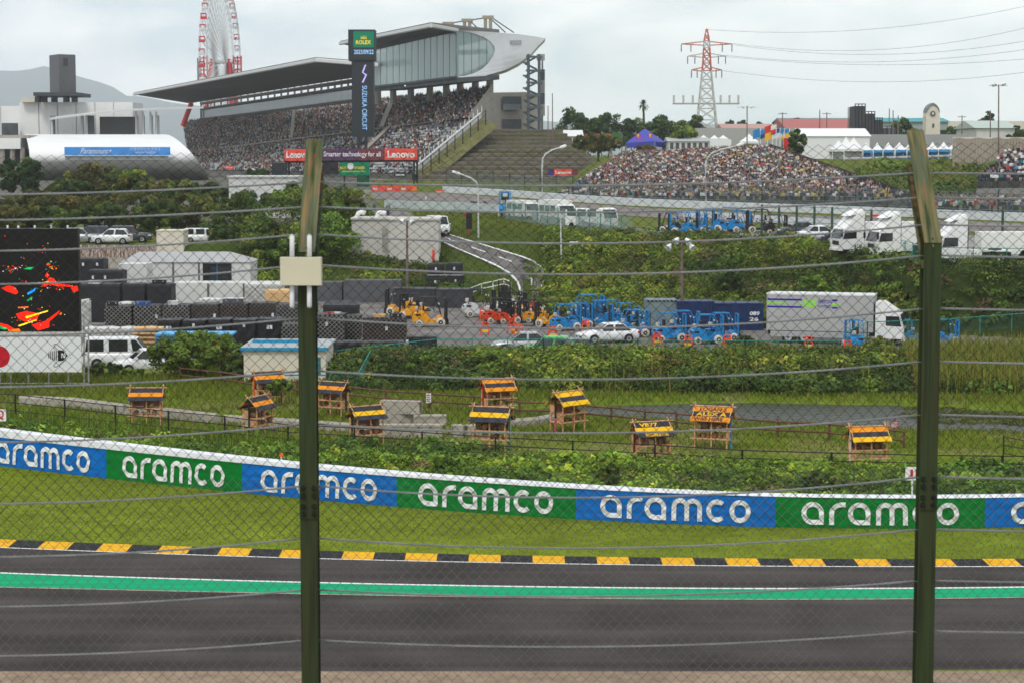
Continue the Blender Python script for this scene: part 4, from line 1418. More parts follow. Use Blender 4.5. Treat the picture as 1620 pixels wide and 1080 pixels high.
# ------------------------------------------------------------------ screen and sponsor boards at the left
M_SCREEN_OFF = M('dark_screen', (0.006, 0.006, 0.006), rough=0.4, var=0.3)
YS = 112.0
s0, s1 = P(-170, 524, YS), P(123, 362, YS)
scr = thing('video_screen', 'big dark video screen showing scattered red and yellow shapes', 'screen', (s1.x - 4, YS, ZF))
MB().bx(s0.x, s1.x, YS, YS + 0.5, s0.z, s1.z).build('panel', M_SCREEN_OFF, scr, world=True)
rs = random.Random(4)
LED = {'r': (1.0, 0.012, 0.0), 'y': (1.0, 0.6, 0.0), 'b': (0.0, 0.25, 0.9), 'g': (0.0, 0.35, 0.08), 'o': (1.0, 0.16, 0.0), 'w': (0.6, 0.65, 0.6)}
def led_mat(c):
 return M('lit_screen_' + c, LED[c], rough=0.5, var=0.25, scale=6, emit=0.9)
def blob(pxs, c):
 return [P(x, y, YS - 0.006 - 0.001 * 'ryobgw'.index(c)) for x, y in pxs], c
shapes = [
 ([(25, 497), (42, 492), (62, 497), (58, 508), (40, 509), (30, 505)], 'r'), ([(50, 514), (72, 508), (95, 491), (92, 497), (78, 509), (78, 518), (60, 523)], 'r'),
 ([(40, 501), (76, 491), (76, 493), (42, 504)], 'y'), ([(28, 515), (58, 505), (58, 507), (30, 517)], 'y'), ([(0, 511), (12, 514), (24, 521), (14, 522), (0, 515)], 'r'), ([(0, 516), (12, 520), (8, 522), (0, 520)], 'g'),
 ([(12, 522), (30, 520), (33, 524), (14, 524)], 'o'), ([(68, 452), (78, 440), (84, 440), (92, 449), (112, 452), (112, 454), (90, 453), (78, 450), (70, 454)], 'r'),
 ([(112, 455), (122, 452), (124, 460), (116, 463)], 'r'), ([(2, 456), (14, 452), (24, 455), (29, 463), (25, 466), (12, 462)], 'r'), ([(60, 449), (77, 445), (77, 447), (61, 450)], 'y'),
 ([(43, 464), (52, 459), (57, 455), (55, 461), (44, 467)], 'b'), ([(28, 486), (45, 485), (45, 487), (29, 488)], 'o'), ([(71, 437), (75, 431), (77, 437), (75, 440)], 'r'), ([(37, 426), (44, 423), (54, 423), (48, 427)], 'g'),
 ([(94, 497), (97, 494), (98, 496), (96, 499)], 'o'), ([(42, 475), (50, 470), (52, 471), (44, 477)], 'g')]
for pxs, c in shapes:
 pts, c = blob(pxs, c)
 MB().add(pts, [tuple(range(len(pts)))]).build('lit_shape', led_mat(c), scr, world=True)
cl = {c: MB() for c in 'ryobgw'}
for _ in range(150):
 base = rs.choice([(80, 418, 14, 6), (80, 424, 12, 4), (20, 425, 14, 6), (60, 450, 40, 10), (60, 470, 40, 30), (40, 510, 40, 12), (100, 455, 20, 6), (40, 400, 40, 20), (75, 435, 5, 8)])
 x, y = rs.gauss(base[0], base[2] * 0.5), rs.gauss(base[1], base[3] * 0.5)
 if not (1 < x < 121 and 364 < y < 522):
  continue
 c = rs.choice('rrrryobgw')
 w, h = rs.uniform(0.8, 2.6), rs.uniform(0.5, 1.3)
 a = [P(x, y, YS - 0.013), P(x + w, y - 0.4, YS - 0.013), P(x + w * 0.8, y + h, YS - 0.013), P(x, y + h, YS - 0.013)]
 cl[c].add(a, [(0, 1, 2, 3)])
for c in cl:
 if cl[c].v:
  o = cl[c].build('lit_specks', led_mat(c), scr, world=True)
  o['kind'] = 'stuff'
M_ALU = M('aluminium_truss', (0.45, 0.46, 0.47), rough=0.4, metal=0.5, var=0.15)
for px in (-120, -60, 0, 17, 45, 77, 108, 133, 140):
 a, b = P(px, 612, YS + 0.3), P(px, 526 if px < 125 else 505, YS + 0.3)
 a.z = Hs(a.x, a.y) - 0.1
 MB().tube(a, b, 0.05, 6).build('leg', M_ALU, scr, world=True)
for y in (531, 560, 606):
 MB().tube(P(-170, y, YS + 0.32), P(141, y, YS + 0.32), 0.045, 6).build('brace', M_ALU, scr, world=True)
MB().bx(s0.x, P(132, 530, YS).x, YS - 0.05, YS + 0.6, P(0, 531, YS).z, P(0, 525, YS).z).build('base_beam', M('pale_beam', (0.5, 0.5, 0.46)), scr, world=True)
for px in (12, 29, 55, 81, 107):
 c = P(px, 359, YS + 0.2)
 MB().box(c, (0.09, 0.09, 0.16)).build('lifting_eye', M_WHITE, scr, world=True)
M_BOARD = M('white_board_print', (0.70, 0.71, 0.73), rough=0.5, var=0.04)
M_INK = M('black_board_print', (0.01, 0.01, 0.012), rough=0.6)
def board(name, label, x0, x1, yt, yb, Y):
 a, b = P(x0, yb, Y), P(x1, yt, Y)
 o = thing(name, label, 'sign board', ((a.x + b.x) / 2, Y, a.z))
 MB().bx(a.x, b.x, Y, Y + 0.06, a.z, b.z).build('panel', M_BOARD, o, world=True)
 return o, a, b
bd1, a, b = board('sign_board', 'white board with a big red disc below the video screen', -110, 42, 533, 588, YS - 0.35)
c = P(-1.5, 564, YS - 0.356)
MB().lathe([(0.0, 0.0), (0.61, 0.0), (0.61, 0.003)], 36, tuple(c), axis='y').build('red_disc', M('red_disc_print', (0.52, 0.006, 0.02)), bd1, world=True)
bd2, a, b = board('sign_board', 'white board with a black striped bee emblem below the video screen', 43.6, 128, 533, 588, YS - 0.35)
e = MB()
ce = P(95, 562, YS - 0.356)
u = F / YS
yy = YS - 0.358
def pt(x, y):
 q = P(x, y, yy)
 return (q.x, yy, q.z)
for i, (x, w) in enumerate(((76.5, 1.6), (79.5, 1.3), (82.5, 1.3), (85.3, 1.3), (88.2, 1.5))):
 hgt = [4, 6, 7, 7.6, 7.8][i]
 e.add([pt(x, 562 - hgt), pt(x + w, 562 - hgt), pt(x + w, 562 + hgt), pt(x, 562 + hgt)], [(0, 1, 2, 3)])
e.add([pt(91.5, 553), pt(100, 554), pt(107.5, 562), pt(100, 570), pt(91.5, 571)], [(0, 1, 2, 3, 4)])
for sy in (-1, 1):
 ln = [(91, 562 + sy * 9), (86, 562 + sy * 14), (85, 562 + sy * 17), (88, 562 + sy * 18.2), (91, 562 + sy * 17), (104, 562 + sy * 6)]
 for p, q in zip(ln, ln[1:]):
  dx, dy = q[0] - p[0], q[1] - p[1]
  l = math.hypot(dx, dy)
  nx, ny = -dy / l * 0.45, dx / l * 0.45
  e.add([pt(p[0] + nx, p[1] + ny), pt(q[0] + nx, q[1] + ny), pt(q[0] - nx, q[1] - ny), pt(p[0] - nx, p[1] - ny)], [(0, 1, 2, 3)])
for x, y in ((109, 559), (111, 565)):
 e.add([pt(x, y), pt(x + 1.2, y), pt(x + 1.2, y + 1.2), pt(x, y + 1.2)], [(0, 1, 2, 3)])
e.build('emblem', M_INK, bd2, world=True)
tm = MB()
q0, q1, q2 = P(103.5, 558, yy - 0.004), P(103.5, 566, yy - 0.004), P(96.5, 558, yy - 0.004)
put_text(tm, 'S', q0, q1 - q0, q2 - q0, bold=0.03)
tm.build('lettering', M_BOARD, bd2, world=True)
# ------------------------------------------------------------------ vehicles and machines
M_TYRE = M('rubber_tyre', (0.02, 0.02, 0.02), rough=0.85, var=0.3)
M_RIM = M('alloy_rim', (0.42, 0.43, 0.45), rough=0.35, metal=0.6)
M_PALE = M('pale_solid_tyre', (0.55, 0.50, 0.43), rough=0.8, var=0.2, scale=8)
M_CGLASS = M('dark_car_glass', (0.02, 0.025, 0.028), rough=0.06, var=0.2)
M_TRIM = M('black_trim', (0.018, 0.018, 0.02), rough=0.5)
M_LAMP = M('clear_lamp', (0.6, 0.62, 0.65), rough=0.15)
M_TAIL = M('red_lamp', (0.4, 0.01, 0.01), rough=0.25)
M_STEEL = M('dark_machine_steel', (0.03, 0.03, 0.032), rough=0.5, metal=0.3, var=0.3)
def wheel(o, x, y, r, w, tyre=None, rim=None, hub=0.62, name='wheel'):
 t = MB().lathe([(r * hub, -w / 2), (r * 0.93, -w / 2), (r, -w * 0.34), (r, w * 0.34), (r * 0.93, w / 2), (r * hub, w / 2)], 16, (x, y, r), axis='y').build(name, tyre or M_TYRE, o, smooth=True)
 MB().lathe([(0.02, -w * 0.46), (r * hub * 0.5, -w * 0.52), (r * hub * 1.0, -w * 0.53), (r * hub * 1.0, w * 0.53), (r * hub * 0.5, w * 0.52), (0.02, w * 0.46)], 12, (x, y, r), axis='y').build('rim', rim or M_RIM, t)
 return t
def loft(stations):
 """stations: (x, half width, z bottom, z top)"""
 mb = MB()
 rows = []
 for x, w, z0, z1 in stations:
  h = z1 - z0
  rows.append([(x, -w * 0.88, z0), (x, -w * 0.99, z0 + h * 0.22), (x, -w, z0 + h * 0.6), (x, -w * 0.95, z0 + h * 0.88), (x, -w * 0.8, z1),
                     (x, w * 0.8, z1), (x, w * 0.95, z0 + h * 0.88), (x, w, z0 + h * 0.6), (x, w * 0.99, z0 + h * 0.22), (x, w * 0.88, z0), (x, -w * 0.88, z0)])
 mb.grid(rows)
 n = len(rows[0]) - 1
 mb.add(rows[0][:-1], [tuple(range(n))])
 mb.add(rows[-1][:-1], [tuple(range(n - 1, -1, -1))])
 return mb
def car(name, label, loc, rz, mat, kind='sedan', group=None, cat='car'):
 o = thing(name, label, cat, tuple(loc), rz, group)
 S = {'sedan': dict(L=2.25, W=0.88, nose=[(2.25, .70, .30, .62), (2.18, .80, .22, .72), (1.85, .87, .2, .80), (1.0, .88, .2, .92)], tail=[(-1.5, .88, .2, .98), (-2.05, .85, .22, .98), (-2.22, .78, .3, .9), (-2.25, .7, .36, .8)],
                       cab=(1.05, .25, -1.0, -1.75), roof=1.45, r=.32, wb=(1.35, -1.35)),
         'hatch': dict(L=2.0, W=0.85, nose=[(2.0, .68, .30, .66), (1.93, .78, .22, .78), (1.6, .84, .2, .88), (0.9, .85, .2, .98)], tail=[(-1.5, .85, .2, 1.0), (-1.88, .82, .24, 1.0), (-1.95, .75, .3, .95)],
                       cab=(1.0, .3, -1.35, -1.85), roof=1.55, r=.31, wb=(1.25, -1.22)),
         'van': dict(L=2.35, W=0.86, nose=[(2.35, .70, .32, .75), (2.28, .82, .25, .95), (2.0, .86, .22, 1.1), (1.6, .86, .22, 1.12)], tail=[(-2.2, .86, .25, 1.12), (-2.32, .84, .3, 1.1), (-2.35, .8, .35, 1.0)],
                     cab=(1.9, 1.15, -2.2, -2.33), roof=2.0, r=.33, wb=(1.5, -1.35)),
         'wagon': dict(L=2.3, W=0.9, nose=[(2.3, .72, .30, .7), (2.2, .83, .22, .84), (1.8, .89, .2, .95), (1.0, .9, .2, 1.02)], tail=[(-1.8, .9, .2, 1.05), (-2.2, .86, .24, 1.05), (-2.3, .78, .3, 1.0)],
                       cab=(1.1, .35, -1.8, -2.15), roof=1.72, r=.35, wb=(1.4, -1.4))}[kind]
 loft(S['nose'] + S['tail']).build('body', mat, o, smooth=True)
 x0, x1, x2, x3 = S['cab']
 zb = S['nose'][-1][3] - 0.06
 zr, w = S['roof'], S['W']
 wt = w * (0.74 if kind != 'van' else 0.9)
 wb_ = w * 0.93
 A = [(x0, -wb_, zb), (x3, -wb_, zb), (x3, wb_, zb), (x0, wb_, zb)]
 B = [(x1, -wt, zr - 0.05), (x2, -wt, zr - 0.05), (x2, wt, zr - 0.05), (x1, wt, zr - 0.05)]
 C = [(x1 - 0.12, -wt * 0.85, zr), (x2 + 0.12, -wt * 0.85, zr), (x2 + 0.12, wt * 0.85, zr), (x1 - 0.12, wt * 0.85, zr)]
 mb = MB()
 mb.add(A + B + C, [(0, 1, 5, 4), (1, 2, 6, 5), (2, 3, 7, 6), (3, 0, 4, 7), (4, 5, 9, 8), (5, 6, 10, 9), (6, 7, 11, 10), (7, 4, 8, 11), (8, 9, 10, 11)])
 mb.build('cabin', mat, o)
 def pane(q, nm, inset=0.1, lift=0.012):
  q = [Vector(p) for p in q]
  c = sum(q, Vector()) / 4
  n = (q[1] - q[0]).cross(q[3] - q[0]).normalized()
  if n.dot(c - Vector((0, 0, zb))) < 0:
   n = -n
  MB().add([p + (c - p) * inset + n * lift for p in q], [(0, 1, 2, 3)]).build(nm, M_CGLASS, o)
 pane([A[3], A[0], B[0], B[3]], 'windscreen', 0.1)
 pane([A[1], A[2], B[2], B[1]], 'rear_window', 0.14)
 xm0, xm1 = (x0 + x3) / 2 + 0.1, (x1 + x2) / 2 + 0.1
 for s in (-1, 1):
  f = Vector((xm0, s * wb_, zb)), Vector((xm1, s * wt, zr - 0.05))
  if kind == 'van':
   pane([(x0, s * wb_, zb), (x0 - 1.0, s * wb_, zb), (x1 - 0.4, s * wt, zr - 0.05), (x1, s * wt, zr - 0.05)], 'side_window', 0.18)
   pane([(x0 - 1.15, s * wb_, zb), (x0 - 2.6, s * wb_, zb), (x0 - 2.6, s * wt, zr - 0.05), (x0 - 1.15, s * wt, zr - 0.05)], 'side_window', 0.16)
   pane([(x0 - 2.7, s * wb_, zb), (x3 + 0.1, s * wb_, zb), (x2 + 0.1, s * wt, zr - 0.05), (x0 - 2.7, s * wt, zr - 0.05)], 'side_window', 0.16)
  else:
   pane([(x0, s * wb_, zb), f[0], f[1], (x1, s * wt, zr - 0.05)], 'side_window', 0.14)
   pane([f[0], (x3, s * wb_, zb), (x2, s * wt, zr - 0.05), f[1]], 'side_window', 0.14)
  for xw in S['wb']:
   MB().lathe([(S['r'] * 1.16, -0.02), (S['r'] * 1.16, 0.02)], 16, (xw, s * (w + 0.0), S['r']), axis='y').build('wheel_arch', M_TRIM, o)
   wheel(o, xw, s * (w - 0.05), S['r'], 0.2)
  n0 = S['nose'][1]
  MB().box((n0[0] - 0.1, s * n0[1] * 0.86, n0[3] - 0.1), (0.34, 0.26, 0.13), rz=-s * 0.5).build('headlight', M_LAMP, o)
  t0 = S['tail'][-2]
  MB().box((t0[0] + 0.05, s * t0[1] * 0.86, t0[3] - 0.13), (0.25, 0.3, 0.16), rz=s * 0.3).build('tail_light', M_TAIL, o)
  MB().box((x0 - 0.25, s * (w + 0.08), zb + 0.1), (0.16, 0.18, 0.13)).build('wing_mirror', mat, o)
 MB().box((S['nose'][0][0] - 0.02, 0, 0.43), (0.12, w * 1.25, 0.22)).build('grille', M_TRIM, o)
 MB().box((S['nose'][0][0] + 0.05, 0, 0.45), (0.02, 0.34, 0.13)).build('number_plate', M_WHITE, o)
 return o
M_CARW = M('white_car_paint', (0.72, 0.73, 0.74), rough=0.25, var=0.03)
M_CARS = M('silver_car_paint', (0.36, 0.37, 0.38), rough=0.3, metal=0.3, var=0.05)
M_CARG = M('green_car_paint', (0.06, 0.42, 0.08), rough=0.3, var=0.05)
M_CARN = M('navy_car_paint', (0.04, 0.05, 0.09), rough=0.25, var=0.1)
M_CARD = M('dark_grey_car_paint', (0.06, 0.065, 0.075), rough=0.25, var=0.1)
car('parked_car', 'white saloon car parked beside the blue forklifts', gp(962, 147, ZL + 0.012), math.radians(197), M_CARW)
car('parked_car', 'silver saloon car half hidden by the bank bushes', gp(828, 139.5, ZL + 0.012), math.radians(183), M_CARS)
car('parked_car', 'bright green hatchback almost hidden by the bank bushes', gp(868, 135.2, ZL + 0.012), math.radians(178), M_CARG, 'hatch')
car('parked_car', 'navy hatchback with big windows peeping over the bank bushes', gp(905, 134, ZL + 0.012), math.radians(110), M_CARN, 'hatch')
car('parked_van', 'white van parked beside the sponsor boards', gp(186, 129.5, ZL + 0.012), math.radians(4), M_CARW, 'van', cat='van')
car('parked_car', 'white hatchback half hidden by the bush near the van', gp(228, 126.5, ZL + 0.012), math.radians(200), M_CARW, 'hatch')
zc = lambda px, Y: gp(px, Y)
car('parked_car', 'white saloon car at the top of the overgrown slope', zc(1287, 197), math.radians(190), M_CARW)
car('parked_car', 'dark estate car with a red tail light beside the white saloon on the slope top', zc(1338, 192), math.radians(165), M_CARN, 'wagon')
car('parked_car', 'grey saloon car parked behind the white saloon on the slope top', zc(1262, 205), math.radians(185), M_CARD)
car('parked_car', 'dark wagon above the rusty wall at the left', zc(165, 205), math.radians(5), M_CARN, 'wagon')
car('parked_car', 'white hatchback above the rusty wall at the left', zc(178, 202.6), math.radians(180), M_CARW, 'hatch')
car('parked_car', 'grey wagon above the rusty wall nearest the cream box', zc(205, 205.6), math.radians(3), M_CARD, 'wagon')
mbus = car('parked_van', 'white minibus beside the cream box under the hillside bushes', zc(318, 206), math.radians(2), M_CARW, 'van', cat='van')
mbus.scale = (0.72, 0.8, 0.72)
car('parked_car', 'silver hatchback cut by the video screen edge above the rusty wall', zc(128, 204), math.radians(2), M_CARS, 'hatch')
def forklift(name, label, loc, rz, body, guard, scale=1.0, tyre=None, seat=True, group='forklifts parked in the yard'):
 o = thing(name, label, 'forklift', tuple(loc), rz, group, scale)
 mb = MB()
 prof = [(-1.2, 0.34), (-1.32, 0.42), (-1.34, 0.7), (-1.24, 0.92), (-1.05, 1.0), (-0.4, 1.0), (-0.28, 0.9), (-0.2, 0.6), (-0.05, 0.52), (0.3, 0.52), (0.42, 0.7), (0.6, 0.82), (0.78, 0.8), (0.84, 0.6), (0.85, 0.42), (0.45, 0.3), (-0.6, 0.3), (-0.66, 0.5), (-0.8, 0.56), (-1.0, 0.54), (-1.12, 0.42)]
 mb.prism([(x, z) for x, z in prof], -0.50, 0.50, 'y')
 b = mb.build('body', body, o)
 MB().bx(-1.0, -0.5, -0.38, 0.38, 1.0, 1.08).build('engine_cover', body, o)
 MB().box((-1.325, -0.2, 0.86), (0.03, 0.34, 0.16)).build('vent', M_TRIM, b)
 for s in (-1, 1):
  MB().box((-0.95, s * 0.502, 0.86), (0.34, 0.02, 0.14)).build('vent', M_TRIM, b)
 if seat:
  MB().bx(-0.5, -0.05, -0.24, 0.24, 1.10, 1.2).bx(-0.62, -0.5, -0.24, 0.24, 1.15, 1.62).build('seat', M_TRIM, o)
 MB().tube((0.25, 0, 0.95), (0.12, 0, 1.28), 0.03, 6).lathe([(0.02, 0), (0.18, 0.0), (0.18, 0.03), (0.02, 0.03)], 12, (0.1, 0, 1.28)).build('steering_wheel', M_TRIM, o)
 for s in (-1, 1):
  MB().path([(-1.0, s * 0.46, 1.0), (-0.85, s * 0.46, 1.9), (-0.7, s * 0.46, 2.06)], 0.034, 6).build('guard_post', guard, o)
  MB().path([(0.68, s * 0.46, 0.8), (0.42, s * 0.46, 1.75), (0.25, s * 0.46, 2.06)], 0.034, 6).build('guard_post', guard, o)
  MB().tube((-0.75, s * 0.46, 2.07), (0.3, s * 0.46, 2.07), 0.04, 6).build('guard_rail', guard, o)
 for k in range(6):
  MB().box((-0.7 + k * 0.19, 0, 2.09), (0.05, 0.92, 0.04)).build('guard_bar', guard, o)
 for s in (-1, 1):
  MB().bx(0.92, 1.04, s * 0.33 - 0.05, s * 0.33 + 0.05, 0.12, 2.02).build('mast_rail', guard, o)
  MB().bx(1.06, 1.13, s * 0.24 - 0.04, s * 0.24 + 0.04, 0.1, 1.92).build('mast_rail', M_STEEL, o)
  MB().bx(1.2, 2.15, s * 0.22 - 0.05, s * 0.22 + 0.05, 0.06, 0.10).bx(1.16, 1.2, s * 0.22 - 0.05, s * 0.22 + 0.05, 0.06, 0.5).build('fork', M_STEEL, o)
  wheel(o, 0.62, s * 0.49, 0.33, 0.22, tyre or M_PALE, M_STEEL, 0.5)
  wheel(o, -0.88, s * 0.46, 0.27, 0.2, tyre or M_PALE, M_STEEL, 0.5)
  MB().box((0.5, s * 0.42, 1.62), (0.1, 0.1, 0.12)).build('work_light', M_LAMP, o)
 for z in (0.25, 1.1, 1.98):
  MB().bx(0.93, 1.03, -0.3, 0.3, z - 0.05, z + 0.05).build('mast_crossbar', guard, o)
 MB().bx(1.13, 1.17, -0.45, 0.45, 0.2, 0.28).bx(1.13, 1.17, -0.45, 0.45, 0.5, 0.58).build('fork_carriage', M_STEEL, o)
 MB().tube((-0.95, 0.2, 1.15), (-0.95, 0.2, 1.4), 0.16, 8).build('gas_bottle', M_PALE, o)
 return o
M_FBLUE = M('blue_machine_paint', (0.01, 0.20, 0.48), rough=0.45, var=0.2, scale=4, dirt=(0.02, 0.07, 0.14), dirt_at=0.62)
M_FYEL = M('yellow_machine_paint', (0.68, 0.29, 0.008), rough=0.45, var=0.15, scale=4, dirt=(0.2, 0.10, 0.02), dirt_at=0.62)
M_FRED = M('red_machine_paint', (0.58, 0.05, 0.012), rough=0.45, var=0.15, scale=4, dirt=(0.16, 0.03, 0.02), dirt_at=0.62)
M_FGREY = M('pale_grey_machine_paint', (0.55, 0.56, 0.56), rough=0.4, var=0.1)
M_FNAVY = M('navy_machine_paint', (0.04, 0.07, 0.28), rough=0.4, var=0.1)
yz = ZL + 0.012
big = forklift('forklift', 'big yellow forklift with pale tyres in the middle of the yard', gp(682, 160.5, yz), math.radians(6), M_FYEL, M_STEEL, 1.15)
fl_y = forklift('forklift', 'yellow forklift with a low nose beside the red ones', gp(868, 160, yz), math.radians(158), M_FYEL, M_STEEL, 1.0)
fl_b = forklift('forklift', 'blue forklift immediately left of the white saloon car', gp(898, 157, yz), math.radians(20), M_FBLUE, M_FBLUE, 1.0)
fl_r = forklift('forklift', 'red forklift nearest the pale grey one', gp(788, 163.5, yz), math.radians(24), M_FRED, M_STEEL, 1.0)
fl_w = forklift('forklift', 'pale grey forklift in front of the black container', gp(760, 170, yz), math.radians(12), M_FGREY, M_STEEL, 1.15)
for lab, src, px, Y, rz, s in [
 ('red forklift second in the red pair', fl_r, 806, 163.5, 24, 1.0),
 ('yellow forklift right behind the red pair', fl_y, 826, 164.5, 158, 1.0),
 ('yellow forklift behind the traffic barricades, partly covered', fl_y, 846, 166, 150, 1.0),
 ('yellow cab loader behind the big yellow forklift', big, 652, 168, 150, 1.2),
 ('yellow cab loader farthest left in the yard', big, 632, 172, 168, 1.3),
 ('dark-guarded yellow forklift in the back row under the slope', fl_y, 815, 174, 20, 1.05),
 ('dark-guarded red forklift in the back row under the slope', fl_r, 838, 176, 200, 1.05),
 ('pale grey forklift in the back row by the ramp foot', fl_w, 798, 178, 190, 1.05),
]:
 copy_tree(src, gp(px, Y, yz), math.radians(rz), lab, scale=s * 0.86)
for k, (lab, px, Y, rz, s) in enumerate([
 ('blue forklift behind the leftmost blue one', 918, 159, 24, 1.12),
 ('blue forklift with its mast raised behind the white car', 946, 160.5, 195, 1.18),
 ('tall blue forklift at the very back behind the white car', 934, 164, 20, 1.3),
 ('blue forklift behind the white car, beside the tall one', 962, 162, 160, 1.15),
 ('small blue forklift seen over the white car boot', 985, 159, 198, 1.12),
 ('blue forklift between the white car and the grey container', 1006, 151.5, 14, 1.16),
 ('blue forklift in front of the grey container end', 1028, 158.5, 190, 1.05),
 ('blue forklift in front of the navy container, first of its pair', 1063, 147.5, 12, 1.2),
 ('blue forklift in front of the navy container, second of its pair', 1085, 149.5, 10, 1.2),
 ('blue forklift nearest the silver truck, front one', 1122, 146, 8, 1.2),
 ('blue forklift nearest the silver truck, behind the front one', 1146, 147.5, 10, 1.2),
 ('blue forklift standing in front of the silver truck cab', 1352, 141.5, 95, 1.18),
 ('blue forklift at the foot of the slope right of the silver truck', 1428, 146, 175, 1.0),
 ('blue forklift at the foot of the slope just right of the tall post', 1500, 146, 8, 1.0)]):
 copy_tree(fl_b, gp(px, Y, yz), math.radians(rz), lab, scale=s * 0.86)
for k, (lab, px, Y, rz, s) in enumerate([
 ('blue boom machine leftmost on top of the slope', 1076, 207, 185, 1.3),
 ('blue forklift second from the left on the slope top', 1100, 209, 10, 1.25),
 ('blue forklift with a tall mast in the middle of the slope top', 1122, 210, 190, 1.45),
 ('blue forklift with the tallest mast on the slope top', 1148, 210, 170, 1.5),
 ('blue forklift rightmost on the slope top', 1170, 211, 8, 1.3)]):
 copy_tree(fl_b, gp(px, Y), math.radians(rz), lab, scale=s * 0.86)
fl_k = forklift('forklift', 'black forklift right of the blue ones on the slope top', gp(1200, 209), math.radians(180), M_STEEL, M_STEEL, 1.2, group='forklifts on the slope top')
copy_tree(fl_k, gp(1228, 207), math.radians(10), 'black forklift beside the parked cars on the slope top', scale=1.0)
copy_tree(fl_k, gp(1058, 211), math.radians(170), 'black forklift left of the blue boom machine on the slope top', scale=1.0)
# silver lorry in the yard
M_SILV = M('silver_van_body', (0.42, 0.42, 0.41), rough=0.4, metal=0.2, var=0.06, scale=1)
M_CABW = M('white_cab_paint', (0.74, 0.74, 0.72), rough=0.3, var=0.04)
tl = gp(1323, 146.5, yz)
tr = thing('box_lorry', 'silver box lorry with blue and green stripes and a white cab', 'lorry', tuple(tl), math.radians(-16))
MB().bx(-4.9, 2.9, -1.22, 1.22, 0.95, 3.62).build('cargo_box', M_SILV, tr)
box_ = tr.children[0]
MB().bx(-4.93, 2.93, -1.25, 1.25, 3.56, 3.66).build('box_roof', M('pale_roof_sheet', (0.6, 0.6, 0.6)), tr)
MB().bx(-4.9, 3.2, -0.45, 0.45, 0.6, 0.94).build('chassis', M_STEEL, tr)
MB().bx(-4.6, 2.6, -1.21, -1.15, 0.5, 0.9).build('side_guard', M_ALU, tr)
MB().bx(-4.9, 2.9, -1.235, -1.222, 1.95, 2.02).build('rub_rail', M_ALU, tr)
M_NB, M_NG = M('blue_stripe', (0.01, 0.01, 0.30)), M('green_stripe', (0.25, 0.72, 0.02))
for z0, z1, x0, x1, m_ in ((3.16, 3.28, -4.85, -2.3, M_NB), (2.86, 2.98, -4.85, -3.4, M_NG), (2.62, 2.74, -4.85, -2.3, M_NB), (2.86, 2.98, -2.6, -2.3, M_NG), (3.16, 3.28, -0.1, 0.3, M_NB), (2.86, 2.98, -0.1, 0.4, M_NG), (2.62, 2.74, -0.1, 0.3, M_NB)):
 MB().bx(x0, x1, -1.236, -1.224, z0, z1).build('stripe', m_, box_)
tm = MB(); put_text(tm, 'NEX', (-2.15, -1.232, 2.66), (0.95, 0, 0), (0, 0, 0.6), bold=0.04); tm.build('lettering', M_NG, box_)
tm = MB(); put_text(tm, 'NIPPON', (-1.1, -1.232, 2.98), (0.95, 0, 0), (0, 0, 0.28), bold=0.01); put_text(tm, 'EXPRESS', (-1.1, -1.232, 2.66), (0.95, 0, 0), (0, 0, 0.2)); tm.build('lettering', M_NB, box_)
def lorry_cab(o, x, mat, h=2.95, L=2.0):
 prof = [(x, 0.55), (x + L, 0.5), (x + L + 0.05, 1.35), (x + L - 0.25, 2.3), (x + L - 0.5, 2.5), (x + 0.5, h), (x, h)]
 c = MB().prism(prof, -1.2, 1.2, 'y').build('cab', mat, o)
 q = [Vector((x + L + 0.06, -1.05, 1.42)), Vector((x + L + 0.06, 1.05, 1.42)), Vector((x + L - 0.22, 1.02, 2.24)), Vector((x + L - 0.22, -1.02, 2.24))]
 MB().add(q, [(0, 1, 2, 3)]).build('windscreen', M_CGLASS, c)
 for s in (-1, 1):
  y = s * 1.206
  MB().add([(x + 0.75, y, 1.45), (x + L - 0.12, y, 1.4), (x + L - 0.32, y, 2.15), (x + 0.75, y, 2.15)], [(0, 1, 2, 3)]).build('side_window', M_CGLASS, c)
  MB().box((x + L + 0.05, s * 1.32, 1.9), (0.12, 0.2, 0.55)).build('wing_mirror', M_TRIM, o)
  MB().box((x + L + 0.03, s * 0.92, 0.75), (0.08, 0.34, 0.2)).build('headlight', M_LAMP, o)
 MB().box((x + L + 0.04, 0, 1.05), (0.04, 1.3, 0.35)).build('grille', M_TRIM, o)
 MB().bx(x + L - 0.1, x + L + 0.12, -1.2, 1.2, 0.38, 0.6).build('bumper', mat, o)
 return c
lorry_cab(tr, 3.05, M_CABW, 3.15)
for x in (-3.3, -2.1, 3.9):
 for s in (-1, 1):
  wheel(tr, x, s * 1.02, 0.47, 0.3, rim=M_ALU)
def tractor(label, px, Y, rz, s=1.0):
 o = thing('truck_tractor', label, 'truck', tuple(gp(px, Y)), math.radians(rz), 'white trucks parked on the slope top', s)
 lorry_cab(o, 0.6, M_CABW, 3.75, 2.15)
 MB().bx(-3.2, 0.6, -0.45, 0.45, 0.6, 0.95).build('chassis', M_STEEL, o)
 MB().bx(-0.6, 0.55, -1.15, 1.15, 0.6, 1.15).build('fuel_tank', M_CABW, o)
 MB().bx(-3.1, -1.2, -1.2, 1.2, 1.05, 1.12).build('mudguard', M_CABW, o)
 MB().prism([(0.62, 3.76), (1.9, 3.40), (1.5, 3.62), (0.7, 4.0)], -1.0, 1.0, 'y').build('air_deflector', M_CABW, o)
 MB().bx(0.5, 0.58, -1.1, 1.1, 1.2, 3.3).build('rear_trim', M_TRIM, o)
 MB().lathe([(0.55, 0), (0.5, 0.12)], 12, (-2.0, 0, 1.12)).build('fifth_wheel', M_STEEL, o)
 for x in (1.75, -2.15):
  for sd in (-1, 1):
   wheel(o, x, sd * 1.0, 0.5, 0.32, rim=M_ALU)
 return o
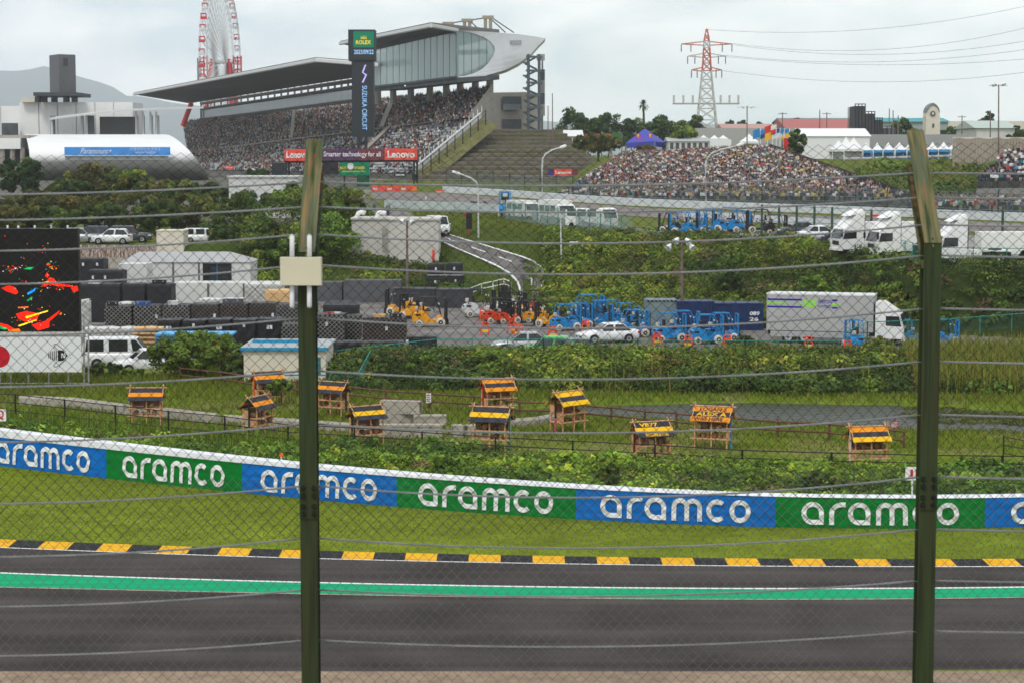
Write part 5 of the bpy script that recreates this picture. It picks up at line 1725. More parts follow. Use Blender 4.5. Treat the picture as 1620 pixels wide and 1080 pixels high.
tractor('white truck tractor leftmost on the slope top', 1368, 176, 195, 1.0)
tractor('white truck tractor just left of the tall fence post', 1425, 172, 195, 1.0)
tractor('white truck tractor with its wheels in view right of the tall fence post', 1535, 163.5, 184, 1.03)
# long low trailers behind them
for lab, x0, x1, yt, yb, Y in (('white curtain trailer behind the leftmost truck tractor', 1335, 1475, 352, 400, 177.5), ('white flat trailer running out of the frame at the right', 1552, 1690, 368, 412, 168)):
 a, b = P(x0, yb, Y), P(x1, yt, Y)
 a.z = Hs((a.x + b.x) / 2, Y)
 o = thing('trailer', lab, 'trailer', ((a.x + b.x) / 2, Y, a.z))
 MB().bx(a.x, b.x, Y, Y + 2.4, a.z + 0.55, b.z).build('body', M_CABW, o, world=True)
 for k in range(3):
  w_ = MB().lathe([(0.25, -0.15), (0.46, -0.15), (0.46, 0.15), (0.25, 0.15)], 14, (b.x - 1.2 - k * 1.2, Y + 0.15, a.z + 0.46), axis='y').build('wheel', M_TYRE, o, world=True)
# containers
def container(label, px0, px1, pyt, Y, mat, rz=0.0, depth=2.4, ribs=True, name='container', group=None, z=None):
 a, b = gp(px0, Y, yz if z is None else z), P(px1, pyt, Y)
 w = b.x - a.x
 h = b.z - a.z
 o = thing(name, label, 'container', (a.x + w / 2, Y + depth / 2, a.z), rz, group)
 mb = MB().bx(-w / 2, w / 2, -depth / 2, depth / 2, 0, h)
 mb.build('shell', mat, o)
 if ribs:
  n = int(w / 0.3)
  for k in range(n):
   x = -w / 2 + (k + 0.5) * w / n
   MB().bx(x - 0.07, x + 0.07, -depth / 2 - 0.035, -depth / 2, 0.16, h - 0.14).build('rib', mat, o)
  for z0 in (0.0, h - 0.12):
   MB().bx(-w / 2 - 0.01, w / 2 + 0.01, -depth / 2 - 0.05, -depth / 2 + 0.001, z0, z0 + 0.12).build('rail', mat, o)
 return o, w, h
c1, w, h = container('grey-green steel container at the left end of the navy pair', 1022, 1071, 475, 158, M('grey_green_container', (0.16, 0.21, 0.22), rough=0.6, var=0.15, scale=1, dirt=(0.1, 0.06, 0.04), dirt_at=0.7))
for k in range(8):
 MB().box((-w / 2 + 0.2 + k * w / 8, -1.27, h - 0.06), (0.16, 0.03, 0.12), ry=0.5).build('hazard_stripe', M_TRIM, c1)
M_CNAVY = M('navy_container_paint', (0.012, 0.03, 0.10), rough=0.5, var=0.15, scale=1)
c2, w, h = container('navy steel container nearer the grey one', 1072, 1130, 477, 157.5, M_CNAVY)
c3, w, h = container('navy steel container with white lettering beside the silver lorry', 1131, 1208, 480, 157, M_CNAVY)
tm = MB(); put_text(tm, '089', (w / 2 - 1.1, -1.25, h - 0.95), (0.8, 0, 0), (0, 0, 0.3), bold=0.03); put_text(tm, '26', (w / 2 - 1.1, -1.25, h - 1.4), (0.7, 0, 0), (0, 0, 0.3), bold=0.03); tm.build('lettering', M_WHITE, c3)
M_CBLK = M('charcoal_container_paint', (0.05, 0.052, 0.058), rough=0.6, var=0.15, scale=1)
M_CGRY = M('slate_tarpaulin', (0.09, 0.092, 0.10), rough=0.6, var=0.12, scale=1)
container('long charcoal steel container behind the pale grey forklift', 690, 748, 458, 180, M_CBLK)
container('charcoal container with a pale top edge behind the yellow loaders', 622, 689, 457, 181.5, M_CBLK)
container('slate grey covered trailer behind the peaked tarpaulin', 543, 634, 444, 187, M_CGRY, ribs=False)
container('slate grey covered trailer behind the tall fence post', 448, 541, 447, 188, M_CGRY, ribs=False)
# white prefabricated cabins
M_PREF = M('white_cabin_panel', (0.56, 0.56, 0.54), rough=0.6, var=0.08, scale=1, dirt=(0.4, 0.39, 0.36), dirt_at=0.62)
def cabin(label, px0, px1, pyt, Y, roof=0.0, depth=5.0, window=None, seams=3):
 a, b = gp(px0, Y, yz), P(px1, pyt, Y)
 o = thing('site_cabin', label, 'cabin', ((a.x + b.x) / 2, Y, a.z))
 MB().bx(a.x, b.x, Y, Y + depth, a.z, b.z).build('wall', M_PREF, o, world=True)
 if roof:
  n = 2
  pts = [(a.x - 0.1, Y - 0.15, b.z), (b.x + 0.1, Y - 0.15, b.z), (b.x + 0.1, Y + depth + 0.15, b.z), (a.x - 0.1, Y + depth + 0.15, b.z), (a.x + 1.2, Y + depth / 2, b.z + roof), (b.x - 2.2, Y + depth / 2, b.z + roof)]
  MB().add(pts, [(0, 1, 5, 4), (2, 3, 4, 5), (1, 2, 5), (3, 0, 4), (0, 3, 2, 1)]).build('roof', M('grey_roof_sheet', (0.36, 0.36, 0.36), var=0.1), o, world=True)
 for k in range(1, seams + 1):
  x = a.x + (b.x - a.x) * k / (seams + 1)
  MB().bx(x - 0.09, x + 0.09, Y - 0.03, Y - 0.001, a.z, b.z - 0.05).build('gap_strip', M('cabin_seam', (0.12, 0.12, 0.12)), o, world=True)
 if window:
  p, q = P(window[0], window[3], Y - 0.04), P(window[1], window[2], Y - 0.04)
  wn = MB().bx(p.x, q.x, Y - 0.05, Y - 0.001, p.z, q.z).build('window', M_TRIM, o, world=True)
  m = (p.x + q.x) / 2
  for x0, x1 in ((p.x + 0.08, m - 0.05), (m + 0.05, q.x - 0.08)):
   MB().bx(x0, x1, Y - 0.058, Y - 0.051, p.z + 0.08, q.z - 0.08).build('pane', M_CGLASS, wn, world=True)
  MB().bx(m - 0.03, m + 0.03, Y - 0.062, Y - 0.0595, p.z, q.z).build('mullion', M_FBLUE, wn, world=True)
 return o
cabin('white prefabricated cabin with a dark double window and grey hipped roof', 192, 396, 415, 184, roof=0.85, window=(321, 366, 417, 444), seams=4)
cabin('low white cabin row in front of the windowed cabin', 272, 442, 448, 172, depth=3, seams=2)
cabin('white cabin end behind the black crates', 186, 232, 418, 178, depth=3, seams=0)
# cargo pallets
M_LOAD = M('black_wrap', (0.013, 0.013, 0.015), rough=0.45, var=0.4, scale=3)
M_CASE = M('charcoal_case', (0.022, 0.022, 0.026), rough=0.55, var=0.25, scale=2)
M_LOADW = M('white_wrap', (0.55, 0.55, 0.53), rough=0.4, var=0.12, scale=3)
M_NET = M('pale_cargo_net', (0.30, 0.29, 0.27), rough=0.9, var=0.2)
M_NETT = M('dark_cargo_net', (0.18, 0.15, 0.13), rough=0.9, var=0.2)
M_PAPER = M('paper_label', (0.62, 0.64, 0.68), rough=0.8, var=0.05)
M_TAN = M('plywood', (0.60, 0.38, 0.18), rough=0.8, var=0.12, scale=3)
def cargo(label, px0, px1, pyt, Y, kind='tarp', depth=2.2, z=None, papers=(), group='cargo pallets in the yard', rs_=None):
 a, b = gp(px0, Y, yz if z is None else z), P(px1, pyt, Y)
 w, h = b.x - a.x, b.z - a.z
 rs = random.Random(int(px0 * 7 + pyt))
 o = thing('cargo_pallet', label, 'cargo', ((a.x + b.x) / 2, Y, a.z), rs.uniform(-0.03, 0.03), group)
 MB().bx(-w / 2, w / 2, 0, depth, 0.0, 0.1).build('pallet', M_ALU if kind != 'wood' else M_TAN, o)
 mb = MB()
 nx, nz_ = max(6, int(w / 0.18)), max(5, int(h / 0.18))
 am = {'tarp': 0.05, 'net': 0.012, 'case': 0.0, 'white': 0.03, 'wood': 0.0, 'peak': 0.02}[kind]
 def sag(x, z):
  f = z / h
  return am * (math.sin(x * 7 + 2.0 * math.sin(z * 3)) * 0.7 + math.sin(x * 15 + z * 2) * 0.4) * (1 - 0.3 * f) - 0.06 * (1 - f) * (kind == 'tarp')
 W2 = w / 2 - 0.05
 g = []
 for j in range(nz_ + 1):
  z = 0.1 + (h - 0.1) * j / nz_
  g.append([(-W2 + 2 * W2 * i / nx, 0.06 + sag(i / nx * w, z) + (0.05 if j == nz_ else 0), z) for i in range(nx + 1)])
 mb.grid(g)
 top = [(p[0], depth - 0.06, h + (0.22 if kind == 'peak' else 0.0) + 0.03 * math.sin(p[0] * 4)) for p in g[-1]]
 mb.grid([g[-1], [(p[0], depth * 0.5, h + 0.05 + 0.04 * math.sin(p[0] * 5) * (am > 0)) for p in g[-1]], top])
 mb.bx(-W2, W2, 0.14, depth - 0.06, 0.1, h - 0.06)
 mat = {'tarp': M_LOAD, 'net': M_LOAD, 'case': M_CASE, 'white': M_LOADW, 'wood': M_TAN, 'peak': M_CASE}[kind]
 mb.build('load', mat, o)
 if kind in ('net', 'white'):
  nm = MB()
  st = 0.34 if kind == 'net' else 0.45
  r = 0.02
  n = int((w + h) / st)
  for s in (1, -1):
   for k in range(n + 1):
    t = -h + k * st
    x0, z0 = t, 0.12
    x1, z1 = t + h, h
    if x0 < 0:
     z0, x0 = 0.12 - t * (h - 0.12) / h, 0
    if x1 > w:
     z1, x1 = h - (t + h - w) * (h - 0.12) / h, w
    if x1 - x0 < 0.05:
     continue
    xa, xb = (x0, x1) if s > 0 else (w - x0, w - x1)
    nm.tube((xa - w / 2, 0.005 - 0.02 * (s > 0), z0), (xb - w / 2, 0.005 - 0.02 * (s > 0), z1), r, 4)
  nm.build('cargo_net', M_NET if rs.random() < 0.6 else M_NETT, o)
 for fx, fzp in papers:
  MB().bx(-w / 2 + fx * w - 0.09, -w / 2 + fx * w + 0.09, -0.09, -0.08, fzp * h - 0.15, fzp * h + 0.13).build('paper_label', M_PAPER, o)
 return o
for i in range(5):
 x0 = 246 + i * 40
 cargo(f'black tarpaulin-wrapped cargo pallet, {ORD[i]} from the screen in the front row', x0, x0 + 38.5, 507 - i * 0.5 + (i % 2), 143.5, 'tarp', papers=[(0.45, 0.72), (0.58, 0.72)] if i in (0, 2, 4) else [(0.5, 0.82)])
for i in range(6):
 x0 = 163 + i * 46
 cargo(f'netted cargo pallet, {ORD[i]} from the screen in the second row', x0, x0 + 45, 485 - i, 156, 'net', papers=[(0.85, 0.6)] if i % 2 else [])
cargo('black netted cargo pallet just left of the tall fence post', 443, 484, 513, 143, 'net')
cargo('upper netted cargo pallet behind the tall fence post', 436, 500, 482, 152, 'net')
cargo('black netted cargo pallet just right of the tall fence post', 497, 545, 498, 145, 'net', papers=[(0.4, 0.7)])
cargo('black netted cargo pallet left of the big yellow forklift', 572, 643, 503, 146, 'net', papers=[(0.55, 0.6)])
cargo('black netted cargo pallet second left of the big yellow forklift', 546, 571, 500, 148, 'net')
cargo('peaked charcoal tarpaulin load behind the netted pallets', 509, 567, 483, 151, 'peak')
cargo('low black covered load along the teal fence, longer one', 520, 640, 541, 133.5, 'tarp', depth=1.4)
cargo('low black covered load along the teal fence, shorter one', 641, 691, 533, 134, 'tarp', depth=1.4, papers=[(0.05, 0.8), (0.6, 0.3)])
cargo('pale wrapped cargo row nearest the sponsor boards', 128, 246, 520, 147.5, 'white')
for i, (x0, x1) in enumerate(((124, 190), (192, 229), (231, 271))):
 cargo(f'tall charcoal crate, {ORD[i]} from the screen', x0, x1, 450, 163, 'case')
cargo('black crate in the upper row beside the white cabins', 138, 194, 428, 172, 'case', papers=[(0.15, 0.85), (0.5, 0.85)])
cargo('black crate behind the video screen edge, top row', 123, 164, 410, 176, 'case', papers=[(0.2, 0.9), (0.75, 0.9)])
cargo('pale grey bin stack beside the video screen', 125, 141, 475, 154, 'white', depth=1.0)
cargo('white wrapped long load on the second cargo row', 165, 208, 480, 158.5, 'white')
cargo('white sheeted load lying on the cargo row', 312, 384, 474, 160, 'white')
cargo('plywood crate beside the antenna box', 417, 458, 460, 161, 'wood', papers=[(0.5, 0.5)])
cargo('pale cargo row behind the plywood crate', 385, 446, 450, 168, 'white')
for i, (x0, x1, yt, zz) in enumerate(((672, 705, 438, 0), (706, 735, 436, 0), (676, 703, 418, 1), (704, 733, 417, 1))):
 b = hit(700, 456, 125)
 h1 = P(700, 437, b.y).z
 cargo(['lower left black case of the stack at the slope edge', 'lower right black case of the stack at the slope edge', 'upper left black case of the stack at the slope edge', 'upper right black case of the stack at the slope edge'][i],
          x0, x1, yt, b.y, 'case', depth=1.6, z=b.z - 0.15 if not zz else h1 + 0.05, papers=[(0.5, 0.6)])
# blue caged machine with a red panel, timber, behind the bush
bz = thing('blue_cage_machine', 'blue framed machine with a red panel behind the big bush', 'machine', tuple(gp(308, 136, yz)))
a, b = P(246, 556, 136), P(368, 531, 136)
MB().bx(a.x, b.x - 1.2, 136, 138, yz, b.z).build('hood', M('sky_blue_paint', (0.08, 0.36, 0.68), rough=0.5, var=0.15), bz, world=True)
for px in (250, 285, 330, 366):
 q = P(px, 533, 135.9)
 MB().bx(q.x - 0.08, q.x + 0.08, 135.8, 135.95, yz, q.z).build('frame_post', M('sky_blue_paint', None), bz, world=True)
a, b = P(330, 575, 135.85), P(365, 540, 135.85)
MB().bx(a.x, b.x, 135.88, 137, max(yz, a.z), b.z).build('side_panel', M('signal_red_paint', (0.55, 0.02, 0.025)), bz, world=True)
a, b = P(246, 535, 135.9), P(368, 531, 135.9)
MB().bx(a.x, b.x, 135.7, 138.2, b.z, b.z + 0.12).build('top_frame', M('sky_blue_paint', None), bz, world=True)
tb = thing('timber_stack', 'stack of sawn timber beside the white van roof', 'timber', tuple(gp(225, 139, yz)))
for r in range(9):
 for c in range(2):
  MB().box((gp(205 + c * 22 + r * 0.8, 139, 0).x + 0.5, 139 + 0.3 * (r % 2), yz + 0.55 + r * 0.15), (1.0, 1.6, 0.12), rz=0.05 * (r % 3)).build('plank', M_TAN, tb, world=True)
MB().bx(gp(203, 139, 0).x, gp(248, 139, 0).x, 138.4, 140, yz, yz + 0.48).build('bearer', M_WOODD, tb, world=True)
# cream hut with blue trim
YH = 115.0
a, b = P(386, 606, YH), P(515, 552, YH)
zg = Hs((a.x + b.x) / 2, YH)
hut = thing('cream_hut', 'small cream hut with a blue-trimmed flat roof behind the tall fence post', 'hut', ((a.x + b.x) / 2, YH, zg))
M_CREAM = M('cream_render', (0.62, 0.57, 0.47), rough=0.8, var=0.08, scale=1, dirt=(0.4, 0.36, 0.3), dirt_at=0.66)
M_TRIMB = M('blue_trim_paint', (0.02, 0.25, 0.45), var=0.1)
MB().bx(a.x, b.x, YH, YH + 5, zg - 0.2, b.z).build('wall', M_CREAM, hut, world=True)
MB().bx(a.x - 0.15, b.x + 0.15, YH - 0.15, YH + 5.2, b.z, b.z + 0.12).build('roof', M('pale_blue_roof', (0.34, 0.37, 0.38), var=0.2, scale=1), hut, world=True)
MB().bx(a.x - 0.18, b.x + 0.18, YH - 0.2, YH - 0.151, b.z - 0.06, b.z + 0.1).build('fascia', M_TRIMB, hut, world=True)
MB().bx(a.x + 0.2, b.x - 1.6, YH + 2.5, YH + 2.6, b.z + 0.12, b.z + 0.3).build('parapet', M_TRIMB, hut, world=True)
q = P(503, 578, YH)
wn = MB().bx(q.x - 0.16, q.x + 0.16, YH - 0.03, YH - 0.001, q.z - 0.5, q.z + 0.5).build('window', M('teal_window', (0.05, 0.18, 0.22), rough=0.2), hut, world=True)
MB().bx(a.x, b.x, YH - 0.02, YH - 0.001, zg + 0.35, zg + 0.42).build('sill', M_TRIMB, hut, world=True)
# orange barricades
M_BARR = M('orange_barricade', (0.75, 0.06, 0.02), rough=0.5, var=0.1)
M_BARY = M('yellow_barricade_band', (0.8, 0.5, 0.02), rough=0.5)
def barricade(label, loc, rz):
 o = thing('traffic_barricade', label, 'barricade', tuple(loc), rz, 'orange barricades in the yard')
 for x in (-0.28, 0.28):
  for s in (-1, 1):
   MB().tube((x * 1.1, s * 0.28, 0), (x * 0.8, 0, 0.95), 0.045, 6).build('leg', M_BARR, o)
 MB().bx(-0.3, 0.3, -0.2, -0.14, 0.25, 0.42).build('lower_band', M_BARY, o)
 MB().bx(-0.26, 0.26, -0.09, -0.03, 0.62, 0.8).build('upper_band', M_BARR, o)
 MB().tube((-0.24, 0, 0.95), (0.24, 0, 0.95), 0.05, 6).build('top_bar', M_BARR, o)
 return o
bar0 = barricade('orange barricade beside the pale grey forklift', gp(764, 166, yz), 0.2)
for lab, px, Y, rz in [('orange barricade on the open asphalt below the pale grey forklift', 767, 153, 0.1), ('orange barricade beside the red forklifts, rear one', 810, 154, 0.8), ('orange barricade beside the red forklifts, front one', 821, 151, -0.4),
                       ('orange barricade in front of the leftmost blue forklift', 874, 149.5, 0.2), ('orange barricade seen behind the white car bonnet', 927, 155, 0), ('orange barricade right of the white car', 1040, 144.5, 0.3),
                       ('orange barricade in front of the blue pair by the navy container', 1090, 142, -0.2), ('orange barricade above the bank in front of the same blue pair', 1100, 147, 0.5), ('orange barricade below the blue forklift by the silver lorry', 1152, 142, 0.3),
                       ('orange barricade under the silver lorry', 1281, 141, 0.1), ('orange barricade in front of the silver lorry cab', 1343, 138, 0.1)]:
 copy_tree(bar0, gp(px, Y, yz), rz, lab)
# yard lamp poles
M_POLE = M('weathered_pole', (0.16, 0.12, 0.11), rough=0.8, var=0.2)
def floodlight_pole(label, px, pyt, pyb, Y, lights=((-18, 6), (-6, -4), (6, -3), (12, 6)), pm=None):
 b, t = P(px, pyb, Y), P(px, pyt, Y)
 b.z = min(b.z, Hs(b.x, b.y))
 o = thing('floodlight_pole', label, 'lamp post', tuple(b))
 MB().tube(b - Vector((0, 0, 0.1)), t, 0.14, 8, 0.1).build('pole', pm or M_POLE, o, world=True)
 c0, c1 = P(px - 16, pyt + 2, Y), P(px + 14, pyt + 2, Y)
 MB().tube(c0, c1, 0.05, 5).build('crossbar', M_ALU, o, world=True)
 for dx, dy in lights:
  c = P(px + dx, pyt + dy, Y)
  d = Vector((math.copysign(0.25, dx), -0.25, -0.3))
  MB().tube(c, c + d, 0.1, 8, 0.3).build('floodlight', M_WHITE, o, world=True)
 return o
floodlight_pole('pole with white floodlights standing in front of the overgrown slope', 1079, 381, 475, 158)
floodlight_pole('pole with two white lamps in front of the white concrete building', 644, 350, 470, 188, lights=((-6, -3), (5, -2)))
# weeds floating on the pond
xs, ys = jitter_grid(16, 44, 92, 108, 0.5)
px_ = 810 + xs / ys * F
keep = (pond_depth(xs, ys) > 0.5) & (fbm(xs * 0.22, ys * 0.5, 140) > 0.56) & (px_ > 1440) & (px_ < 1900)
foliage('pond_weed', np.stack([xs[keep], ys[keep], 0 * xs[keep] + ZW + 0.03], -1), np.full(keep.sum(), 0.35), 26, 0.13, [(0.05, 0.07, 0.018, 2), (0.08, 0.09, 0.025, 1)], squash=0.12)['kind'] = 'stuff'
# loose equipment cases around the cargo rows
M_CASEB = M('blue_equipment_case', (0.03, 0.09, 0.26), rough=0.5, var=0.15)
M_CASER = M('red_equipment_case', (0.35, 0.03, 0.03), rough=0.5, var=0.15)
for lab, px, pyt, w, h, Y, m_ in [
  ('small black case on the first netted pallet', 178, 477, 0.9, 0.42, 156.6, M_CASE), ('small blue case on the second netted pallet', 226, 477, 1.1, 0.36, 156.7, M_CASEB),
  ('small white case on the third netted pallet', 275, 476, 0.8, 0.36, 156.6, M_LOADW), ('long grey case on the fifth netted pallet', 368, 473, 1.5, 0.4, 156.8, M_CGRY),
  ('small red case on the pallets just right of the tall post', 522, 494, 0.6, 0.35, 145.6, M_CASER), ('small white case beside the red one right of the tall post', 534, 494, 0.5, 0.3, 145.7, M_LOADW),
  ('plywood box on the pallet left of the big yellow forklift', 600, 497, 0.9, 0.4, 146.7, M_TAN), ('black box on the pallet left of the big yellow forklift', 626, 496, 0.8, 0.45, 146.6, M_CASE),
  ('white box on the tall charcoal crate nearest the screen', 150, 444, 0.9, 0.4, 163.6, M_LOADW), ('black box on the last tall charcoal crate', 252, 443, 1.1, 0.42, 163.7, M_CASE)]:
 t_ = P(px, pyt, Y)
 o = thing('equipment_case', lab, 'case', (t_.x, Y, t_.z - h), 0.15 * math.sin(px), 'loose equipment cases on the cargo')
 MB().bx(-w / 2, w / 2, -0.3, 0.35, 0, h * 0.72).build('shell', m_, o)
 MB().bx(-w / 2 - 0.012, w / 2 + 0.012, -0.312, 0.362, h * 0.74, h).build('lid', m_, o)
 for x in (-w * 0.3, w * 0.3):
  MB().bx(x - 0.05, x + 0.05, -0.335, -0.3125, h * 0.62, h * 0.84).build('latch', M_ALU, o)
# ------------------------------------------------------------------ people
def person_template(seated=True):
 V, T, K = [], [], []
 def box(c, s, k, taper=1.0):
  n = len(V)
  for z, f in ((-1, 1.0), (1, taper)):
   for a, b in ((-1, -1), (1, -1), (1, 1), (-1, 1)):
    V.append((c[0] + a * s[0] * f / 2, c[1] + b * s[1] * f / 2, c[2] + z * s[2] / 2))
    K.append(k)
  for q in ((4, 5, 6, 7), (0, 1, 5, 4), (1, 2, 6, 5), (2, 3, 7, 6), (3, 0, 4, 7)):
   T.append((n + q[0], n + q[1], n + q[2]))
   T.append((n + q[0], n + q[2], n + q[3]))
 def octa(c, r, k, k2):
  n = len(V)
  for d in ((1, 0, 0), (-1, 0, 0), (0, 1, 0), (0, -1, 0), (0, 0, 1.25), (0, 0, -1.25)):
   V.append(tuple(c[i] + d[i] * r for i in range(3)))
   K.append(k2 if d[2] > 0 or d[1] > 0 else k)
  for q in ((0, 2, 4), (2, 1, 4), (1, 3, 4), (3, 0, 4), (2, 0, 5), (1, 2, 5), (3, 1, 5), (0, 3, 5)):
   T.append(tuple(n + i for i in q))
 z0 = 0.0 if seated else 0.78
 box((0, 0, z0 + 0.30), (0.34, 0.22, 0.56), 0, 1.22)
 box((0, -0.01, z0 + 0.61), (0.12, 0.12, 0.10), 1)
 octa((0, -0.02, z0 + 0.76), 0.125, 1, 2)
 for s in (-1, 1):
  box((s * 0.235, -0.06 if seated else 0, z0 + 0.34), (0.10, 0.14, 0.46), 0)
  if seated:
   box((s * 0.10, -0.24, 0.06), (0.14, 0.44, 0.14), 3)
   box((s * 0.10, -0.42, -0.18), (0.12, 0.13, 0.36), 3)
  else:
   box((s * 0.095, 0, 0.40), (0.15, 0.17, 0.80), 3)
 # front faces the -y direction
 return np.array(V), np.array(T), np.array(K)
PT_SIT, PT_STAND = person_template(True), person_template(False)
SHIRTS = np.array([(0.02, 0.02, 0.022)] * 16 + [(0.60, 0.60, 0.60)] * 9 + [(0.035, 0.045, 0.085)] * 6 + [(0.42, 0.03, 0.03)] * 2 + [(0.6, 0.15, 0.03)] * 1 + [(0.16, 0.16, 0.17)] * 7 +
                  [(0.02, 0.16, 0.20), (0.10, 0.20, 0.42), (0.45, 0.36, 0.28), (0.5, 0.46, 0.4), (0.4, 0.22, 0.25), (0.08, 0.2, 0.08), (0.5, 0.38, 0.05)])
SKIN = np.array([(0.33, 0.215, 0.16), (0.27, 0.165, 0.12), (0.38, 0.26, 0.20)])
HAIR = np.array([(0.012, 0.01, 0.009)] * 6 + [(0.05, 0.03, 0.02), (0.6, 0.6, 0.6), (0.5, 0.05, 0.04), (0.05, 0.05, 0.08), (0.03, 0.03, 0.03), (0.55, 0.2, 0.05)])
LEGS = np.array([(0.025, 0.025, 0.03), (0.04, 0.05, 0.09), (0.25, 0.22, 0.18), (0.02, 0.02, 0.02)])
M_PEOPLE = M_attr('clothing_and_skin', rough=0.85, spec=0.2)
def crowd_cols(n, K):
 c = np.zeros((n, len(K), 3))
 parts = [SHIRTS[RNG.integers(0, len(SHIRTS), n)], SKIN[RNG.integers(0, len(SKIN), n)], HAIR[RNG.integers(0, len(HAIR), n)], LEGS[RNG.integers(0, len(LEGS), n)]]
 for k in range(4):
  c[:, K == k] = parts[k][:, None]
 return c
def crowd_mesh(name, pos, yaw, tpl, parent=None, size=1.0):
 V, T, K = tpl
 n = len(pos)
 c, s = np.cos(yaw), np.sin(yaw)
 sc_ = RNG.uniform(0.92, 1.06, n) * size
 X = (V[None, :, 0] * c[:, None] - V[None, :, 1] * s[:, None]) * sc_[:, None] + pos[:, None, 0]
 Y = (V[None, :, 0] * s[:, None] + V[None, :, 1] * c[:, None]) * sc_[:, None] + pos[:, None, 1]
 Z = V[None, :, 2] * sc_[:, None] + pos[:, None, 2]
 VV = np.stack([X, Y, Z], -1).reshape(-1, 3)
 TT = (T[None] + (np.arange(n) * len(V))[:, None, None]).reshape(-1, 3)
 o = big_mesh(name, VV, tris=TT, cols=crowd_cols(n, K).reshape(-1, 3), mat=M_PEOPLE, parent=parent)
 o['kind'] = 'stuff'
 return o
_PV = {}
def person_mesh(seated, k):
 key = (seated, k)
 if key not in _PV:
  V, T, K = PT_SIT if seated else PT_STAND
  o = big_mesh('person', V, tris=T, cols=crowd_cols(1, K).reshape(-1, 3), mat=M_PEOPLE)
  _PV[key] = o.data
  bpy.data.objects.remove(o)
 return _PV[key]
def person(label, pos, yaw, seated, k, group=None):
 o = bpy.data.objects.new('person', person_mesh(seated, k))
 COL.objects.link(o)
 o.location = pos
 o.rotation_euler = (0, 0, yaw)
 return tag(o, label, 'person', group)
def lerp(a, b, t):
 return a + (b - a) * t
class Terrace:
 """seating patch spanned by four corners: right/left x front/back"""
 def __init__(self, RF, RB, LF, LB, rows):
  self.c = [np.array(q, float) for q in (RF, RB, LF, LB)]
  self.rows = rows
 def at(self, u, t):
  RF, RB, LF, LB = self.c
  return lerp(lerp(RF, LF, u), lerp(RB, LB, u), t)
 def steps(self, name, mat, parent, nu=24):
  mb = MB()
  for i in range(self.rows):
   t0, t1 = i / self.rows, (i + 1) / self.rows
   A, B, Cc = [], [], []
   for j in range(nu + 1):
    u = j / nu
    a, b = self.at(u, t0), self.at(u, t1)
    prev = self.at(u, max(0, t0 - 1 / self.rows))
    A.append((a[0], a[1], (prev[2] if i else a[2] - 1.0)))
    B.append((a[0], a[1], a[2]))
    Cc.append((b[0], b[1], a[2]))
   mb.grid([A, B, Cc])
  return mb.build(name, mat, parent, world=True)
 def places(self, spacing, occ, jitter=0.12, seed=0):
  P_, Yw = [], []
  RF, RB, LF, LB = self.c
  for i in range(self.rows):
   t = (i + 0.55) / self.rows
   a, b = self.at(0, t), self.at(1, t)
   L = np.linalg.norm(b - a)
   n = int(L / spacing)
   u = (np.arange(n) + 0.5) / n + RNG.uniform(-jitter, jitter, n) / n
   keep = RNG.random(n) < occ(u, np.full(n, t))
   u = u[keep]
   p = a[None] + (b - a)[None] * u[:, None]
   p[:, 2] = [self.at(uu, i / self.rows)[2] for uu in u]
   d = (b - a) / L
   fwd = np.array([d[1], -d[0]])
   fr = self.at(0.5, 0) - self.at(0.5, 1)
   if fwd @ fr[:2] < 0:
    fwd = -fwd
   yaw = math.atan2(fwd[1], fwd[0]) + math.pi / 2
   P_.append(p)
   Yw.append(yaw + RNG.normal(0, 0.3, len(p)))
  return np.concatenate(P_), np.concatenate(Yw)
 def seats(self, name, spacing, mat, parent, w=0.42):
  pos, yaw = self.places(spacing, lambda u, t: np.ones_like(u), 0.0)
  # seat: shell of two faces, seat and back
  V = np.array([(-w / 2, -0.2, 0.40), (w / 2, -0.2, 0.40), (w / 2, 0.2, 0.36), (-w / 2, 0.2, 0.36), (-w / 2, 0.28, 0.78), (w / 2, 0.28, 0.78)])
  Q = np.array([(0, 1, 2, 3), (3, 2, 5, 4)])
  RF, RB, LF, LB = self.c
  d = (LF - RF)
  yw = yaw * 0 + np.median(yaw)
  c, s = np.cos(yw), np.sin(yw)
  X = V[None, :, 0] * c[:, None] - V[None, :, 1] * s[:, None] + pos[:, None, 0]
  Y = V[None, :, 0] * s[:, None] + V[None, :, 1] * c[:, None] + pos[:, None, 1]
  Z = V[None, :, 2] + pos[:, None, 2]
  VV = np.stack([X, Y, Z], -1).reshape(-1, 3) - np.array(parent.location)
  QQ = (Q[None] + (np.arange(len(pos)) * 6)[:, None, None]).reshape(-1, 4)
  o = big_mesh(name, VV, quads=QQ, mat=mat, parent=parent)
  o['kind'] = 'stuff'
  return o
M_CONCF = M('stand_concrete', (0.33, 0.30, 0.26), rough=0.9, var=0.15, scale=0.3, dirt=(0.2, 0.18, 0.15), dirt_at=0.6)
M_STEP = M('grey_step_concrete', (0.17, 0.165, 0.16), rough=0.9, var=0.2, scale=0.4)
M_SEATD = M('dark_grey_seat', (0.10, 0.10, 0.105), rough=0.6, var=0.15)
M_SEATW = M('white_seat', (0.50, 0.51, 0.52), rough=0.6, var=0.12)
M_SOFFIT = M('grey_soffit_panel', (0.115, 0.108, 0.102), rough=0.7, var=0.08, scale=0.2)
M_ROOFW = M('pale_roof_edge', (0.55, 0.55, 0.54), rough=0.6, var=0.06)
M_SHELL = M('pale_metal_shell', (0.70, 0.70, 0.71), rough=0.5, metal=0.0, var=0.06, scale=0.3)
M_STEELG = M('grey_blue_steel', (0.16, 0.19, 0.21), rough=0.5, var=0.15)
M_GLZ = M_glass('pale_green_glazing', (0.30, 0.40, 0.38), 0.08, 0.62)
M_DARKIN = M('dim_interior', (0.08, 0.085, 0.09), rough=0.8, var=0.3, scale=0.5)
